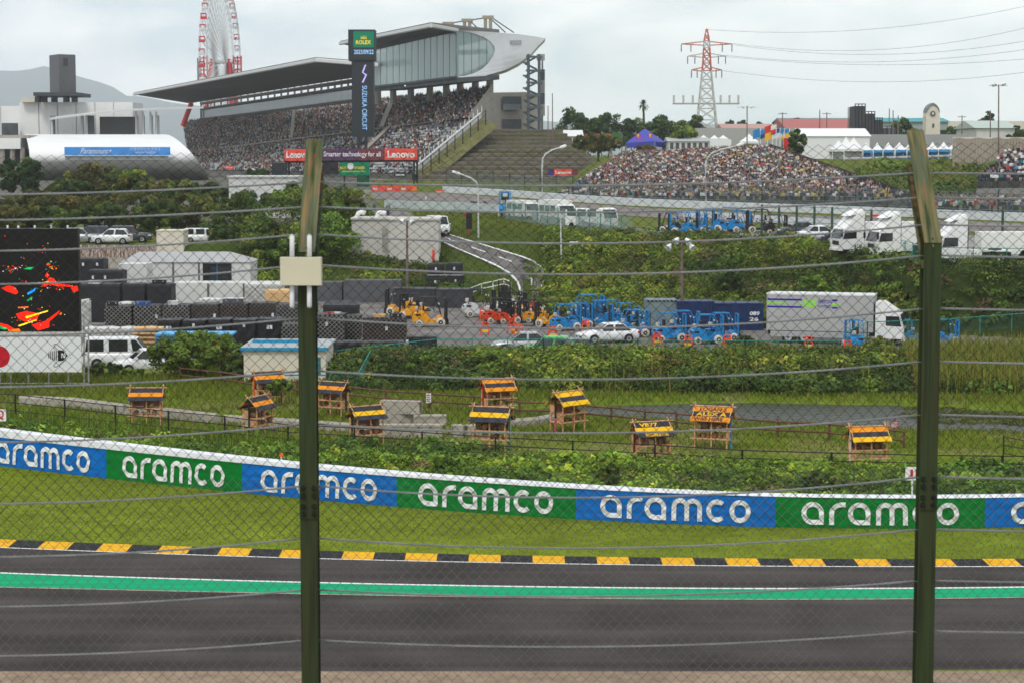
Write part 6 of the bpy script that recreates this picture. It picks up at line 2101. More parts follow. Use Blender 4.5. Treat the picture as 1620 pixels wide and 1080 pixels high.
def PV(px, py, Y):
 return np.array(P(px, py, Y))
# ------------------------------------------------------------------ main grandstand
st = thing('grandstand', 'long covered main grandstand with a glazed wing-shaped roof end', 'grandstand', (-30, 470, 7.3))
lowT = Terrace(PV(652, 277, 400), PV(757, 190, 421), PV(300, 270, 700), PV(300, 243, 760), 18)
upT = Terrace(PV(738, 193, 424), PV(777, 141, 441), PV(298, 243, 765), PV(290, 193, 830), 22)
lowT.steps('lower_terrace', M_STEP, st)
upT.steps('upper_terrace', M_STEP, st)
lowT.seats('white_seats', 0.62, M_SEATW, st)
upT.seats('grey_seats', 0.75, M_SEATD, st)
# skirts: front wall, deck wall, right end wall
a, b = lowT.at(0, 0), lowT.at(1, 0)
MB().quad(a - (0, 0, 4), b - (0, 0, 4), b, a).build('front_wall', M_CONCF, st, world=True)
a, b = upT.at(0, 0), upT.at(1, 0)
c, d = lowT.at(0, 1), lowT.at(1, 1)
mbw = MB()
mbw.quad(c - np.array((0, 0, 2.0)), d - np.array((0, 0, 2.0)), d + np.array((0, 0, 0.4)), c + np.array((0, 0, 0.4)))
mbw.quad(c + np.array((0, 0, 0.4)), d + np.array((0, 0, 0.4)), b + np.array((0, 0, 0.9)), a + np.array((0, 0, 0.9)))
mbw.build('walkway', M_CONCF, st, world=True)
# sloping concrete stair walls between blocks
for u_of, px_b in (('u', 628), ('u', 470)):
 us = np.linspace(0, 1, 400)
 pb = np.array([upT.at(u, 1) for u in us])
 u0 = us[np.argmin(np.abs(810 + pb[:, 0] / pb[:, 1] * F - px_b))]
 for T_, nm in ((upT, 'stair_wall'), (lowT, 'stair_wall')):
  if px_b == 470 and T_ is lowT:
   continue
  rows = [[], [], [], []]
  for k in range(9):
   t = k / 8
   p = T_.at(u0, t)
   q = T_.at(min(1, u0 + 0.012), t)
   rows[0].append(p - (0, 0, 1)); rows[1].append(p + np.array((0, 0, 1.2))); rows[2].append(q + np.array((0, 0, 1.2))); rows[3].append(q - (0, 0, 1))
  MB().grid(rows).build(nm, M_CONCF, st, world=True)
# right-hand end: white railing wall of the lower deck and concrete end of the upper deck
rows = [[], [], [], []]
for k in range(13):
 p = lowT.at(0, k / 12)
 rows[0].append(p + np.array((0.6, -0.2, 0.1))); rows[1].append(p + np.array((0.6, -0.2, 1.5))); rows[2].append(p + np.array((0.2, 0, 1.5))); rows[3].append(p + np.array((0.2, 0, 0.1)))
MB().grid(rows).build('end_parapet', M('white_parapet', (0.55, 0.55, 0.54), var=0.1), st, world=True)
for k in range(16):
 p = lowT.at(0, k / 15) + np.array((0.7, -0.3, 1.5))
 MB().tube(p, p + np.array((0, 0, 1.4)), 0.08, 5).build('rail_post', M_WHITE, st, world=True)
ew = MB()
top = [upT.at(0, t) for t in np.linspace(0, 1, 12)]
ew.grid([[(q[0] + 0.4, q[1], 6.5) for q in top], [(q[0] + 0.4, q[1], q[2] + 1.3) for q in top]])
ew.build('end_wall', M_CONCF, st, world=True)
# concrete stair block at the end
blk = MB()
a, b, c, d = PV(772, 146, 437), PV(828, 146, 445), PV(828, 215, 445), PV(772, 178, 437)
blk.slab([PV(772, 147, 437), PV(830, 146, 446), PV(830, 216, 446), PV(793, 216, 440), PV(732, 192, 427)], (4.0, 10.0, 0))
blk.build('stair_block', M_CONCF, st, world=True)
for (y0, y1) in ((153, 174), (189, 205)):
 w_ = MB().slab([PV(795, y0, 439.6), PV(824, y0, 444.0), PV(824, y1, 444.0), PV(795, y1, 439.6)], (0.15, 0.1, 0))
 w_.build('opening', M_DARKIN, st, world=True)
for (y0, y1) in ((165, 174.5),):
 MB().slab([PV(796, y0, 439.3), PV(823, y0, 443.6), PV(823, y1, 443.6), PV(796, y1, 439.3)], (0.1, 0.05, 0)).build('balustrade', M_STEELG, st, world=True)
# columns and dark soffit under the glazed box
for px in (598, 622, 650, 680, 706, 728, 752, 775):
 f = (px - 592) / 190
 Yc = lerp(497, 446, f)
 y0 = lerp(160, 148, f)
 MB().tube(P(px, y0 + 6, Yc), P(px, lerp(135, 118, f), Yc), 0.8, 8).build('column', M_CONCF, st, world=True)
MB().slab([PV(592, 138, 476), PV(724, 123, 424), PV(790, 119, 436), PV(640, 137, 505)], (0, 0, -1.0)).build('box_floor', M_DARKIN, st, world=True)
for px, py in ((566, 136), (578, 135), (650, 135), (668, 133), (695, 128), (760, 133)):
 Yc = 455
 c = P(px + (80 if px < 600 else 0), py, Yc)
 MB().bx(c.x - 0.9, c.x + 0.9, Yc, Yc + 0.3, c.z - 0.14, c.z + 0.14).build('lit_panel', M('lit_lamp_panel', (0.9, 0.9, 0.85), emit=1.0), st, world=True)
# glazed box: panes along the front, posts, inside floor and back wall
MB().slab([PV(592, 90, 500), PV(725, 60, 440), PV(790, 60, 470), PV(640, 90, 530)], (0, 0, 0.4)).build('box_ceiling', M('pale_ceiling', (0.4, 0.42, 0.41)), st, world=True)
MB().slab([PV(592, 138, 496), PV(724, 122, 444), PV(724, 58, 444), PV(592, 85, 496)], (0.2, 0.4, 0)).build('inner_wall', M('inner_wall_panel', (0.33, 0.38, 0.37), var=0.25, scale=0.2), st, world=True)
MB().slab([PV(592, 112, 478), PV(722, 92, 427), PV(722, 80, 427), PV(592, 103, 478)], (0.3, 0.6, 0)).build('spandrel_band', M('pale_green_spandrel', (0.46, 0.56, 0.52), var=0.1), st, world=True)
NP = 13
for k in range(NP):
 f0, f1 = k / NP + 0.003, (k + 1) / NP - 0.003
 px0, px1 = lerp(592, 721, f0), lerp(592, 721, f1)
 Y0, Y1 = lerp(475, 424.5, f0), lerp(475, 424.5, f1)
 MB().slab([PV(px0, lerp(137, 122, f0), Y0), PV(px1, lerp(137, 122, f1), Y1), PV(px1, lerp(80, 51, f1), Y1), PV(px0, lerp(80, 51, f0), Y0)], (0.05, 0.1, 0)).build('pane', M_GLZ, st, world=True)
 if k:
  px, Yk = lerp(592, 721, k / NP), lerp(475, 424.5, k / NP)
  MB().tube(P(px, lerp(137, 122, k / NP), Yk), P(px, lerp(80, 51, k / NP), Yk), 0.07, 4).build('mullion', M_STEELG, st, world=True)
MB().tube(P(592, 138, 475), P(722, 122.5, 424.2), 0.35, 6).build('sill', M_DARKIN, st, world=True)
# end face: wing-shaped shell with an oval window
yend = lambda px: lerp(424.5, 452, (px - 722) / 140)
# window outline: right half of an oval
hole = [(722, 49.5), (735, 50.5), (750, 53.5), (765, 59), (776, 66), (782, 74), (783, 80), (780, 89), (773, 100), (762, 110), (748, 117), (735, 120.5), (722, 122)]
sh = MB()
om = [(722, 48.5), (740, 49), (762, 50), (790, 52), (822, 54.5), (850, 58.5), (863, 61), (852, 72), (838, 88), (820, 101), (800, 111), (762, 122), (722, 122.8)]
sh.grid([[PV(x, y, yend(x)) for x, y in om], [PV(x, y, yend(x) + 0.3) for x, y in hole]])
sh.grid([[PV(x, y, yend(x)) for x, y in om], [PV(x, y, yend(x)) + np.array((0.1, 14.0, 0.0)) for x, y in om]])
sh.build('wing_shell', M_SHELL, st, world=True)
MB().slab([PV(x, y, yend(x) + 0.6) for x, y in hole], (0.05, 0.1, 0)).build('oval_window', M_GLZ, st, world=True)
for k in range(1, 5):
 x = 722 + k * 12
 ys_ = [np.interp(x, [p[0] for p in hole[:7]], [p[1] for p in hole[:7]]), np.interp(x, [p[0] for p in hole[7:]][::-1], [p[1] for p in hole[7:]][::-1])]
 MB().tube(P(x, ys_[0], yend(x) + 0.5), P(x, ys_[1], yend(x) + 0.5), 0.06, 4).build('mullion', M_STEELG, st, world=True)
for k in range(7):
 x = 728 + k * 6.5
 y = 118 - k * 3.0
 MB().slab([PV(x, y, yend(x) + 3), PV(x + 8, y, yend(x) + 3), PV(x + 8, y + 4, yend(x) + 3), PV(x, y + 4, yend(x) + 3)], (1.0, 4.0, 0)).build('inner_step', M('pale_inner_step', (0.5, 0.52, 0.46)), st, world=True)
MB().slab([PV(724, 80, 428), PV(765, 78, 437), PV(765, 84, 437), PV(724, 86, 428)], (1.0, 4.0, 0)).build('inner_gallery', M('pale_inner_step', None), st, world=True)
MB().slab([PV(808, 64, yend(808) - 0.2), PV(825, 64, yend(825) - 0.2), PV(825, 71, yend(825) - 0.2), PV(808, 71, yend(808) - 0.2)], (0.02, 0.1, 0)).build('louvre', M('grey_louvre', (0.4, 0.4, 0.4)), st, world=True)
# roofs
MB().slab([PV(538, 69.5, 520), PV(682, 41, 412), PV(723, 49, 424), PV(790, 52, 448), PV(594, 82, 500)], (0, 0, 0.7)).build('roof', M_SOFFIT, st, world=True)
MB().tube(P(538, 69, 520), P(682, 40.6, 412), 0.5, 5).tube(P(682, 40.6, 412), P(723, 48, 424), 0.5, 5).build('roof_edge', M_ROOFW, st, world=True)
MB().slab([PV(212, 150, 759), PV(500, 96, 480), PV(600, 104, 470), PV(600, 118, 500), PV(556, 124, 520), PV(300, 164, 825)], (0, 0, 0.8)).build('roof', M_SOFFIT, st, world=True)
MB().tube(P(212, 149.6, 758.5), P(500, 95.4, 479.6), 0.55, 5).tube(P(500, 95.4, 479.6), P(600, 103.4, 469.5), 0.55, 5).build('roof_edge', M_ROOFW, st, world=True)
# back wall frames under the far roof
n = 24
for k in range(n + 1):
 f = k / n
 px, Yk = lerp(318, 572, f), lerp(808, 512, f)
 ya, yb = lerp(161, 122, f), lerp(192, 160, f)
 MB().tube(P(px, yb, Yk), P(px, ya, Yk), 0.35, 5).build('back_post', M_SOFFIT, st, world=True)
for g0, g1, r, nm in ((164, 126, 0.6, 'back_rail'), (173, 136, 0.5, 'back_rail'), (190, 158, 0.5, 'back_rail')):
 MB().tube(P(318, g0, 808), P(572, g1, 512), r, 5).build(nm, M_SOFFIT, st, world=True)
MB().slab([PV(318, 192, 812), PV(572, 160, 515), PV(572, 136, 515), PV(318, 173, 812)], (0.3, 0.1, 0)).build('back_glazing', M_glass('dim_glazing', (0.16, 0.19, 0.18), 0.1, 0.8), st, world=True)
# masts and cables on the roof
for (px, yt, yb) in ((706, 38, 46), (712, 36, 46), (735, 33, 50), (743, 31, 50), (768, 27, 51), (776, 25, 51)):
 MB().tube(P(px, yb, 452), P(px, yt, 452), 0.45, 6).build('mast', M('tan_mast', (0.30, 0.26, 0.20)), st, world=True)
for px, yt in ((709, 38), (739, 33), (772, 28)):
 c = P(px, yt, 452)
 MB().bx(c.x - 1.3, c.x + 1.3, 451.5, 452.6, c.z - 0.3, c.z + 0.4).build('mast_head', M('tan_mast', None), st, world=True)
for a, b in (((706, 38), (739, 33)), ((739, 33), (772, 28)), ((776, 27), (813, 52)), ((776, 30), (800, 52)), ((743, 33), (762, 51))):
 MB().tube(P(a[0], a[1], 452), P(b[0], b[1], 452), 0.12, 4).build('stay_cable', M_STEEL, st, world=True)
# steel escape stair tower
M_STAIR = M('dark_stair_steel', (0.085, 0.105, 0.12), rough=0.6, var=0.15)
stw = thing('stair_tower', 'grey steel zigzag escape stair at the end of the main grandstand', 'stairs', tuple(P(845, 216, 440)))
for px in (836, 853):
 for Yk in (438, 442):
  b, t = P(px, 216, Yk), P(px, 86, Yk)
  b.z = min(b.z, Hs(b.x, b.y))
  MB().tube(b, t, 0.34, 5).build('post', M_STAIR, stw, world=True)
lev = [88, 110, 129, 149, 168, 187, 206]
for i, y in enumerate(lev):
 MB().slab([PV(832, y, 437.6), PV(858, y + 1, 437.6), PV(858, y + 1, 442), PV(832, y, 442)], (0, 0, -0.5)).build('landing', M_STAIR, stw, world=True)
 if i + 1 < len(lev):
  y2 = lev[i + 1]
  m_ = (y + y2) / 2
  MB().slab([PV(850, y, 438.5), PV(832, m_ - 1, 438.5), PV(832, m_ + 2, 438.5), PV(850, y + 3, 438.5)], (0, 1.2, 0)).build('flight', M_STAIR, stw, world=True)
  MB().slab([PV(830, m_, 440.5), PV(850, y2 - 1, 440.5), PV(850, y2 + 2, 440.5), PV(830, m_ + 3, 440.5)], (0, 1.2, 0)).build('flight', M_STAIR, stw, world=True)
  MB().slab([PV(827, m_ - 1, 438), PV(838, m_, 438), PV(838, m_, 442), PV(827, m_ - 1, 442)], (0, 0, -0.4)).build('landing', M_STAIR, stw, world=True)
sb = thing('sound_panel', 'tall checkered grey screen beside the escape stair', 'screen', tuple(P(858, 184, 445)))
for i in range(4):
 a, b = P(854, 110 + i * 18.5, 444), P(862, 128 + i * 18.5, 444)
 MB().bx(a.x, b.x, 444, 444.4, b.z, a.z).build('panel', M('screen_grey_%d' % (i % 2), [(0.12, 0.12, 0.13), (0.4, 0.34, 0.31)][i % 2]), sb, world=True)
a, b = P(849, 86, 443), P(862, 96, 443)
MB().bx(a.x, b.x, 443, 443.4, b.z, a.z).build('panel', M('screen_grey_2', (0.3, 0.32, 0.33)), sb, world=True)
MB().tube(P(858, 216, 444.6), P(858, 90, 444.6), 0.2, 5).build('pole', M_STEELG, sb, world=True)
# crowd places
up_, uy_ = upT.places(0.62, lambda u, t: np.clip(0.42 + 0.55 * (fbm(u * 30, t * 5, 81) - 0.5) * 2 + 0.1 * t, 0.15, 0.95) * (np.abs((u * 17) % 1 - 0.5) > 0.035))
lp_, ly_ = lowT.places(0.62, lambda u, t: np.clip(0.26 + 0.45 * (fbm(u * 26, t * 4, 83) - 0.5) * 2 + 0.10 * (t > 0.6), 0.08, 0.8) * (np.abs((u * 17) % 1 - 0.5) > 0.04))
up_[:, 2] += 0.42
lp_[:, 2] += 0.42
crowd_mesh('grandstand_crowd', np.concatenate([up_, lp_]), np.concatenate([uy_, ly_]), PT_SIT)
# ------------------------------------------------------------------ open stand on the right of the main one
os_ = thing('open_stand', 'packed open-air stand bank behind the track wall', 'grandstand', tuple(P(1150, 320, 315)))
opT = Terrace(PV(1442, 319, 262), PV(1213, 236, 350), PV(880, 315, 297), PV(985, 247, 368), 34)
opT.steps('terrace', M_STEP, os_)
a, b, c = opT.at(0, 0), opT.at(0, 1), opT.at(0, 1)
rows = [[], []]
for k in range(9):
 p = opT.at(0, k / 8)
 rows[0].append(p + np.array((0.3, 0, -4))); rows[1].append(p + np.array((0.3, 0, 1.0)))
MB().grid(rows).build('side_wall', M('black_sheeting', (0.03, 0.028, 0.03), rough=0.7, var=0.3), os_, world=True)
a, b = opT.at(0, 0), opT.at(1, 0)
MB().quad(a - (0, 0, 5), b - (0, 0, 5), b, a).build('front_wall', M_STEP, os_, world=True)
op_, oy_ = opT.places(0.46, lambda u, t: np.clip(0.97 - 0.5 * (u > 0.9) * (t < 0.4) - 0.35 * (u < 0.16) * (t < 0.28), 0, 1) * (np.abs((u * 9 + 0.3) % 1 - 0.5) > 0.022), 0.25)
op_[:, 2] += 0.42
order = np.argsort(op_[:, 1])
ind = order[:285]
rest = order[285:]
for j, i in enumerate(ind):
 person('spectator seated in the lowest corner of the packed open stand', tuple(op_[i]), float(oy_[i]), True, j % 18, 'spectators in the lowest corner of the open stand')
crowd_mesh('open_stand_crowd', op_[rest], oy_[rest], PT_SIT, size=0.9)
# second stand at the right edge and people standing along the fence
rs_ = thing('corner_stand', 'small stand with spectators cut by the right edge above the green slope', 'grandstand', tuple(P(1600, 290, 300)))
coT = Terrace(PV(1760, 285, 292), PV(1760, 225, 312), PV(1545, 288, 300), PV(1590, 243, 318), 11)
coT.steps('terrace', M('dark_step', (0.06, 0.06, 0.06)), rs_)
a, b = coT.at(0, 0), coT.at(1, 0)
MB().quad(a - (0, 0, 5), b - (0, 0, 5), b, a).build('front_wall', M('grey_panel_wall', (0.22, 0.22, 0.22)), rs_, world=True)
cp_, cy_ = coT.places(0.6, lambda u, t: np.full_like(u, 0.8))
cp_[:, 2] += 0.42
crowd_mesh('corner_stand_crowd', cp_, cy_, PT_SIT)
sx = RNG.uniform(1438, 1700, 420)
sY = RNG.uniform(258, 284, 420)
sp = np.array([P(a, 322 - (b - 284) * 1.0, b) for a, b in zip(sx, sY)])
sp[:, 2] = H(sp[:, 0], sp[:, 1])
crowd_mesh('standing_crowd', sp, RNG.normal(0, 0.5, len(sp)), PT_STAND)
# ------------------------------------------------------------------ grassed concrete terraces below the grandstand end
tb = thing('terraced_bank', 'old concrete terraces with grass between the steps below the grandstand end', 'terrace', tuple(P(800, 292, 392)))
NK = 13
bkT = Terrace(PV(985, 294, 378), PV(884, 206, 436), PV(650, 292, 396), PV(768, 205, 430), NK)
for i in range(NK):
 t0, t1 = i / NK, (i + 1) / NK
 lo = bkT.at(0, max(0, t0))[2] - (1.2 if i == 0 else 0)
 a, b, c, d = bkT.at(0, t0), bkT.at(1, t0), bkT.at(1, t1 - 0.02), bkT.at(0, t1 - 0.02)
 h0, h1 = bkT.at(0, t1)[2], bkT.at(1, t1)[2]
 MB().hexa([(a[0], a[1], a[2] - 3), (b[0], b[1], b[2] - 3), (c[0], c[1], c[2] - 3), (d[0], d[1], d[2] - 3), (a[0], a[1], h0), (b[0], b[1], h1), (c[0], c[1], h1 + 0.1), (d[0], d[1], h0 + 0.1)]).build('step', M('mossy_terrace', (0.14, 0.12, 0.10), rough=0.95, var=0.3, scale=0.6, stretch=(0.3, 1, 1), dirt=(0.10, 0.11, 0.03), dirt_at=0.55), tb, world=True)
gx, gy, gz = [], [], []
for i in range(1, NK):
 for u in RNG.random(520):
  p = bkT.at(u, i / NK + RNG.uniform(-0.006, 0.004))
  if RNG.random() < (0.95 if i in (3, 7, 11) else 0.3):
   gx.append(p[0]); gy.append(p[1] - 0.2); gz.append(p[2] - 0.05)
gx, gy, gz = map(np.array, (gx, gy, gz))
o = blades('terrace_grass', gx, gy, 0.3 + 0.5 * RNG.random(len(gx)), [(0.13, 0.14, 0.04, 3), (0.10, 0.12, 0.03, 2)], width=0.12, z=gz)
o['kind'] = 'stuff'
# grassy edge strip with dark fence posts beside the white parapet
pts = [lowT.at(0, t) + np.array((2.2, -1.0, 0.0)) for t in np.linspace(0.0, 0.95, 9)]
fe = thing('slope_fence', 'dark post fence climbing beside the white grandstand parapet', 'fence', tuple(pts[0]))
for p in pts:
 MB().tube(p - np.array((0, 0, 1.5)), p + np.array((0, 0, 2.6)), 0.12, 5).build('post', M_STEEL, fe, world=True)
for a, b in zip(pts, pts[1:]):
 for z in (0.6, 1.6, 2.5):
  MB().tube(a + np.array((0, 0, z)), b + np.array((0, 0, z)), 0.05, 4).build('wire', M_STEEL, fe, world=True)
gr = MB()
gr.grid([[lowT.at(0, t) + np.array((0.7, -0.4, 0.3)) for t in np.linspace(0, 1, 9)], [lowT.at(0, t) + np.array((4.2, -1.5, -1.2)) for t in np.linspace(0, 1, 9)]])
tag(gr.build('grass_slope', M('dry_slope_grass', (0.13, 0.125, 0.045), rough=0.95, var=0.35, scale=0.8)), kind='structure')
# ------------------------------------------------------------------ screen tower, gantry, small signs
def panel_box(o, nm, px0, px1, py0, py1, Y, mat, depth=0.4, dy=0.0):
 a, b = P(px0, py1, Y), P(px1, py0, Y)
 return MB().bx(a.x, b.x, Y + dy, Y + dy + depth, a.z, b.z).build(nm, mat, o, world=True)
def text_on(o, s, px0, px1, py0, py1, Y, mat, bold=0.0, shear=0.0, vertical=False):
 tm = MB()
 if vertical:
  p0, p1, p2 = P(px1, py0, Y), P(px1, py1, Y), P(px0, py0, Y)
  put_text(tm, s, p0, p1 - p0, p0 - p2, bold, shear)
  tm = MB()
  put_text(tm, s, P(px0, py0, Y), P(px0, py1, Y) - P(px0, py0, Y), P(px1, py0, Y) - P(px0, py0, Y), bold, shear)
 else:
  p0, p1, p2 = P(px0, py1, Y), P(px1, py1, Y), P(px0, py0, Y)
  put_text(tm, s, p0, p1 - p0, p2 - p0, bold, shear)
 return tm.build('lettering', mat, o, world=True)
M_NIGHT = M('charcoal_housing', (0.025, 0.03, 0.038), rough=0.5, var=0.15)
M_SCR = M('black_display', (0.008, 0.009, 0.012), rough=0.3)
M_DGRN = M('glowing_green_enamel', (0.0, 0.15, 0.075), rough=0.4, var=0.05, emit=0.35)  # green sign face brightened by a faint glow of its own
M_GOLD = M('glowing_yellow_print', (0.80, 0.58, 0.03), rough=0.5, var=0.03, emit=0.25)  # lettering and crown also emit a little of their colour
M_LEDB = M('pale_blue_lit_text', (0.25, 0.45, 0.75), emit=0.8)
M_LEDV = M('violet_lit_logo', (0.36, 0.32, 0.66), emit=0.8)
YT = 392.0
tw = thing('display_tower', 'tall charcoal display tower with a green clock sign on top and a date display', 'display tower', tuple(P(573, 300, YT)))
for nm, x0, x1, y0, y1, z in (('head', 551, 593, 47, 96, 0), ('shaft', 557, 590, 97, 217, 0.3)):
 panel_box(tw, nm, x0, x1, y0, y1, YT + z, M_NIGHT, 4.5)
panel_box(tw, 'clock_sign', 559, 591.5, 50, 75.5, YT, M_DGRN, 0.05, -0.06)
panel_box(tw, 'date_display', 558.5, 592, 77, 92, YT, M_SCR, 0.05, -0.06)
text_on(tw, 'ROLEX', 563, 587, 64, 70.5, YT - 0.09, M_GOLD, 0.03)
cr = MB()
for k in range(5):
 x = 571.5 + k * 1.9
 cr.add([P(x - 0.8, 62, YT - 0.09), P(x + 0.8, 62, YT - 0.09), P(571.8 + (k - 2) * 2.1 + 3.6, 55.5 + abs(k - 2) * 0.7, YT - 0.09)], [(0, 1, 2)])
cr.build('crown_emblem', M_GOLD, tw, world=True)
text_on(tw, '2023/09/22', 560, 591, 79, 86, YT - 0.09, M_LEDB, 0.01)
panel_box(tw, 'tall_display', 563, 587.5, 100, 210, YT + 0.3, M_SCR, 0.05, -0.06)
text_on(tw, 'SUZUKA CIRCUIT', 573, 580.5, 136, 206, YT + 0.2, M_LEDB, 0.0, vertical=True)
zg_ = MB()
for pl in ([(577, 103), (579.5, 103), (575, 115), (572.5, 115)], [(572.5, 115), (575, 115), (580.5, 118.5), (578, 119.5)], [(578.4, 118), (580.8, 118), (575, 131), (572.2, 131)]):
 zg_.add([P(x, y, YT + 0.2) for x, y in pl], [tuple(range(len(pl)))])
zg_.build('track_emblem', M_LEDV, tw, world=True)
for px in (567, 579):
 for dy in (0.6, 3.8):
  b, t = P(px, 300, YT + dy), P(px, 216, YT + dy)
  b.z = Hs(b.x, b.y)
  MB().tube(b, t, 0.32, 6).build('leg', M_NIGHT, tw, world=True)
for k in range(7):
 y = 222 + k * 11
 MB().tube(P(567, y, YT + 0.6), P(579, y + 9, YT + 0.6), 0.14, 4).tube(P(579, y, YT + 0.6), P(567, y + 9, YT + 0.6), 0.14, 4).build('lattice', M_NIGHT, tw, world=True)
cs = thing('clock_board', 'green board with a white clock face and yellow lettering below the display tower', 'sign', tuple(P(560, 300, 386)))
panel_box(cs, 'panel', 537, 584, 256, 278, 386, M_DGRN, 0.6)
panel_box(cs, 'pedestal', 566, 584, 278, 301, 386.1, M('green_pedestal', (0.005, 0.09, 0.045)), 0.6)
c = P(554.5, 263.5, 385.9)
MB().lathe([(0.0, 0), (0.62, 0), (0.62, 0.05)], 20, tuple(c), axis='y').build('clock_face', M_WHITE, cs, world=True)
text_on(cs, 'ROLEX', 561, 577, 264, 268, 385.9, M_GOLD, 0.02)
text_on(cs, 'ROLEX', 538.5, 548, 264, 268, 385.9, M_GOLD, 0.02)
text_on(cs, 'JAPANESE GRAND PRIX', 541, 578, 270.5, 273.5, 385.9, M_GOLD)
MB().tube(P(545, 278, 386.4), P(545, 302, 386.4), 0.15, 5).build('leg', M_NIGHT, cs, world=True)
M_LRED = M('coral_red_banner', (0.72, 0.075, 0.05), rough=0.6, var=0.04)
M_LPUR = M('plum_banner', (0.085, 0.035, 0.095), rough=0.6, var=0.06)
M_LMAR = M('maroon_banner', (0.16, 0.035, 0.05), rough=0.6, var=0.06)
M_LNAV = M('indigo_banner', (0.05, 0.03, 0.16), rough=0.6, var=0.06)
YG = 372.0
gn = thing('gantry', 'start gantry banner in red and plum with white lettering spanning the straight', 'gantry', tuple(P(655, 300, YG)))
panel_box(gn, 'red_panel', 450, 500, 236.5, 255, YG, M_LRED, 0.5)
panel_box(gn, 'plum_panel', 500.4, 568, 236, 254, YG, M_LPUR, 0.5)
panel_box(gn, 'maroon_panel', 568.4, 608, 235.8, 254, YG, M_LMAR, 0.5)
panel_box(gn, 'red_panel', 608.4, 660, 235.5, 253.5, YG, M_LRED, 0.5)
text_on(gn, 'Lenovo', 453, 488, 239.5, 250.5, YG - 0.06, M_WHITE, 0.03)
text_on(gn, 'Smarter technology for all', 512, 602, 240, 250.5, YG - 0.06, M_WHITE, 0.015)
text_on(gn, 'Lenovo', 613, 656, 239, 250, YG - 0.06, M_WHITE, 0.03)
for px in (452, 655):
 for d in (0, 1.0):
  b, t = P(px + d * 5, 297, YG + 1 + d), P(px + d * 5, 236, YG + 1 + d)
  b.z = Hs(b.x, b.y)
  MB().tube(b, t, 0.2, 5).build('leg', M_NIGHT, gn, world=True)
 for k in range(6):
  y = 254 + k * 7
  MB().tube(P(px, y, YG + 1), P(px + 5, y + 6, YG + 2), 0.1, 4).build('lattice', M_NIGHT, gn, world=True)
MB().tube(P(450, 256, YG + 1), P(660, 254.5, YG + 1), 0.25, 5).build('beam', M_NIGHT, gn, world=True)
def brand_sign(label, x0, x1, y0, y1, Y, foot, parts=None, word='Lenovo', tx=None, nm='trackside_sign'):
 b = P((x0 + x1) / 2, foot, Y)
 b.z = min(b.z, Hs(b.x, b.y))
 o = thing(nm, label, 'sign', tuple(b))
 for i, (m, f0, f1) in enumerate(parts or [(M_LRED, 0, 1)]):
  panel_box(o, 'panel', lerp(x0, x1, f0), lerp(x0, x1, f1), y0, y1, Y, m, 0.25)
 t0, t1 = tx or (0.12, 0.88)
 text_on(o, word, lerp(x0, x1, t0), lerp(x0, x1, t1), lerp(y0, y1, 0.25), lerp(y0, y1, 0.78), Y - 0.03, M_WHITE, 0.03)
 for px in (lerp(x0, x1, 0.12), lerp(x0, x1, 0.88)):
  q = P(px, foot, Y + 0.3)
  q.z = min(q.z, Hs(q.x, q.y))
  MB().tube(q, P(px, y1, Y + 0.3), 0.09, 5).build('leg', M_STEELG, o, world=True)
 return o
three = [(M_LNAV, 0, 0.195), (M_LRED, 0.2, 0.805), (M_LMAR, 0.81, 1)]
brand_sign('red sign with indigo and maroon ends beside the curved lamp post', 867, 914, 268, 278, 352, 295, three, tx=(0.25, 0.78))
brand_sign('red sign with dark ends standing in front of the packed open stand', 1266, 1322, 281, 291.5, 296, 312, three, tx=(0.25, 0.78))
brand_sign('small red sign among the lower grandstand seats behind the tree', 356, 369, 262, 268, 480, 280)
brand_sign('screen with a red caption strip beside the lower grandstand seats', 430, 454, 258, 278, 388, 290, [(M_NIGHT, 0, 1)], word='')
brand_sign('small red board under the gantry leg', 624, 642, 273, 280, 366, 296, [(M_NIGHT, -0.06, 1.0)])
brand_sign('small red board beside the track wall near the old terraces', 689, 702, 301.5, 306.5, 330, 312)
brand_sign('small red board standing above the row of white trucks', 901, 917, 315, 321, 292, 326)
brand_sign('small red board behind the white truck tractors', 1377, 1392, 340, 348, 243, 356)
# row of red and orange boards at the pit exit
for k in range(6):
 x = 589 + k * 11.2
 brand_sign(f'red board, {ORD[k]} in the short row below the gantry', x, x + 9.5, 294, 303, 346 - k * 0.8, 306, word='' if k % 2 else 'Lenovo')
brand_sign('plain orange board ending the short row of red boards', 652, 659, 294, 303, 341, 306, [(M('orange_board', (0.8, 0.16, 0.02)), 0, 1)], word='')
brand_sign('dark speaker mesh box behind the leaning fence arm', 510, 535, 249, 276, 380, 300, [(M_STEEL, 0, 1)], word='', nm='speaker_box')
# curved street lamps
M_LAMPP = M('galvanised_lamp_post', (0.52, 0.53, 0.52), rough=0.5, var=0.08)
def street_lamp(label, pts, Y, r=0.09, head=True):
 ps = [P(x, y, Y) for x, y in pts]
 ps[0].z = min(ps[0].z, Hs(ps[0].x, ps[0].y))
 o = thing('street_lamp', label, 'street lamp', tuple(ps[0]))
 MB().path(ps, [r * 1.3] + [r] * (len(ps) - 1), 7).build('post', M_LAMPP, o, world=True)
 if head:
  d = (ps[-1] - ps[-2]).normalized()
  MB().path([ps[-1] - d * 0.05, ps[-1] + d * 0.2, ps[-1] + d * 0.9, ps[-1] + d * 1.0], [r * 0.9, r * 1.8, r * 1.9, r * 0.5], 7).build('lamp_head', M_WHITE, o, world=True)
 return o
street_lamp('curved white street lamp in front of the old terraces', [(858, 318), (857.5, 270), (858.5, 252), (863, 244), (873, 238), (886, 234)], 300, 0.13)
street_lamp('street lamp arching over the packed open stand', [(1117, 330), (1116, 262), (1118, 252), (1126, 243), (1140, 237), (1160, 233), (1166, 231)], 280, 0.13)
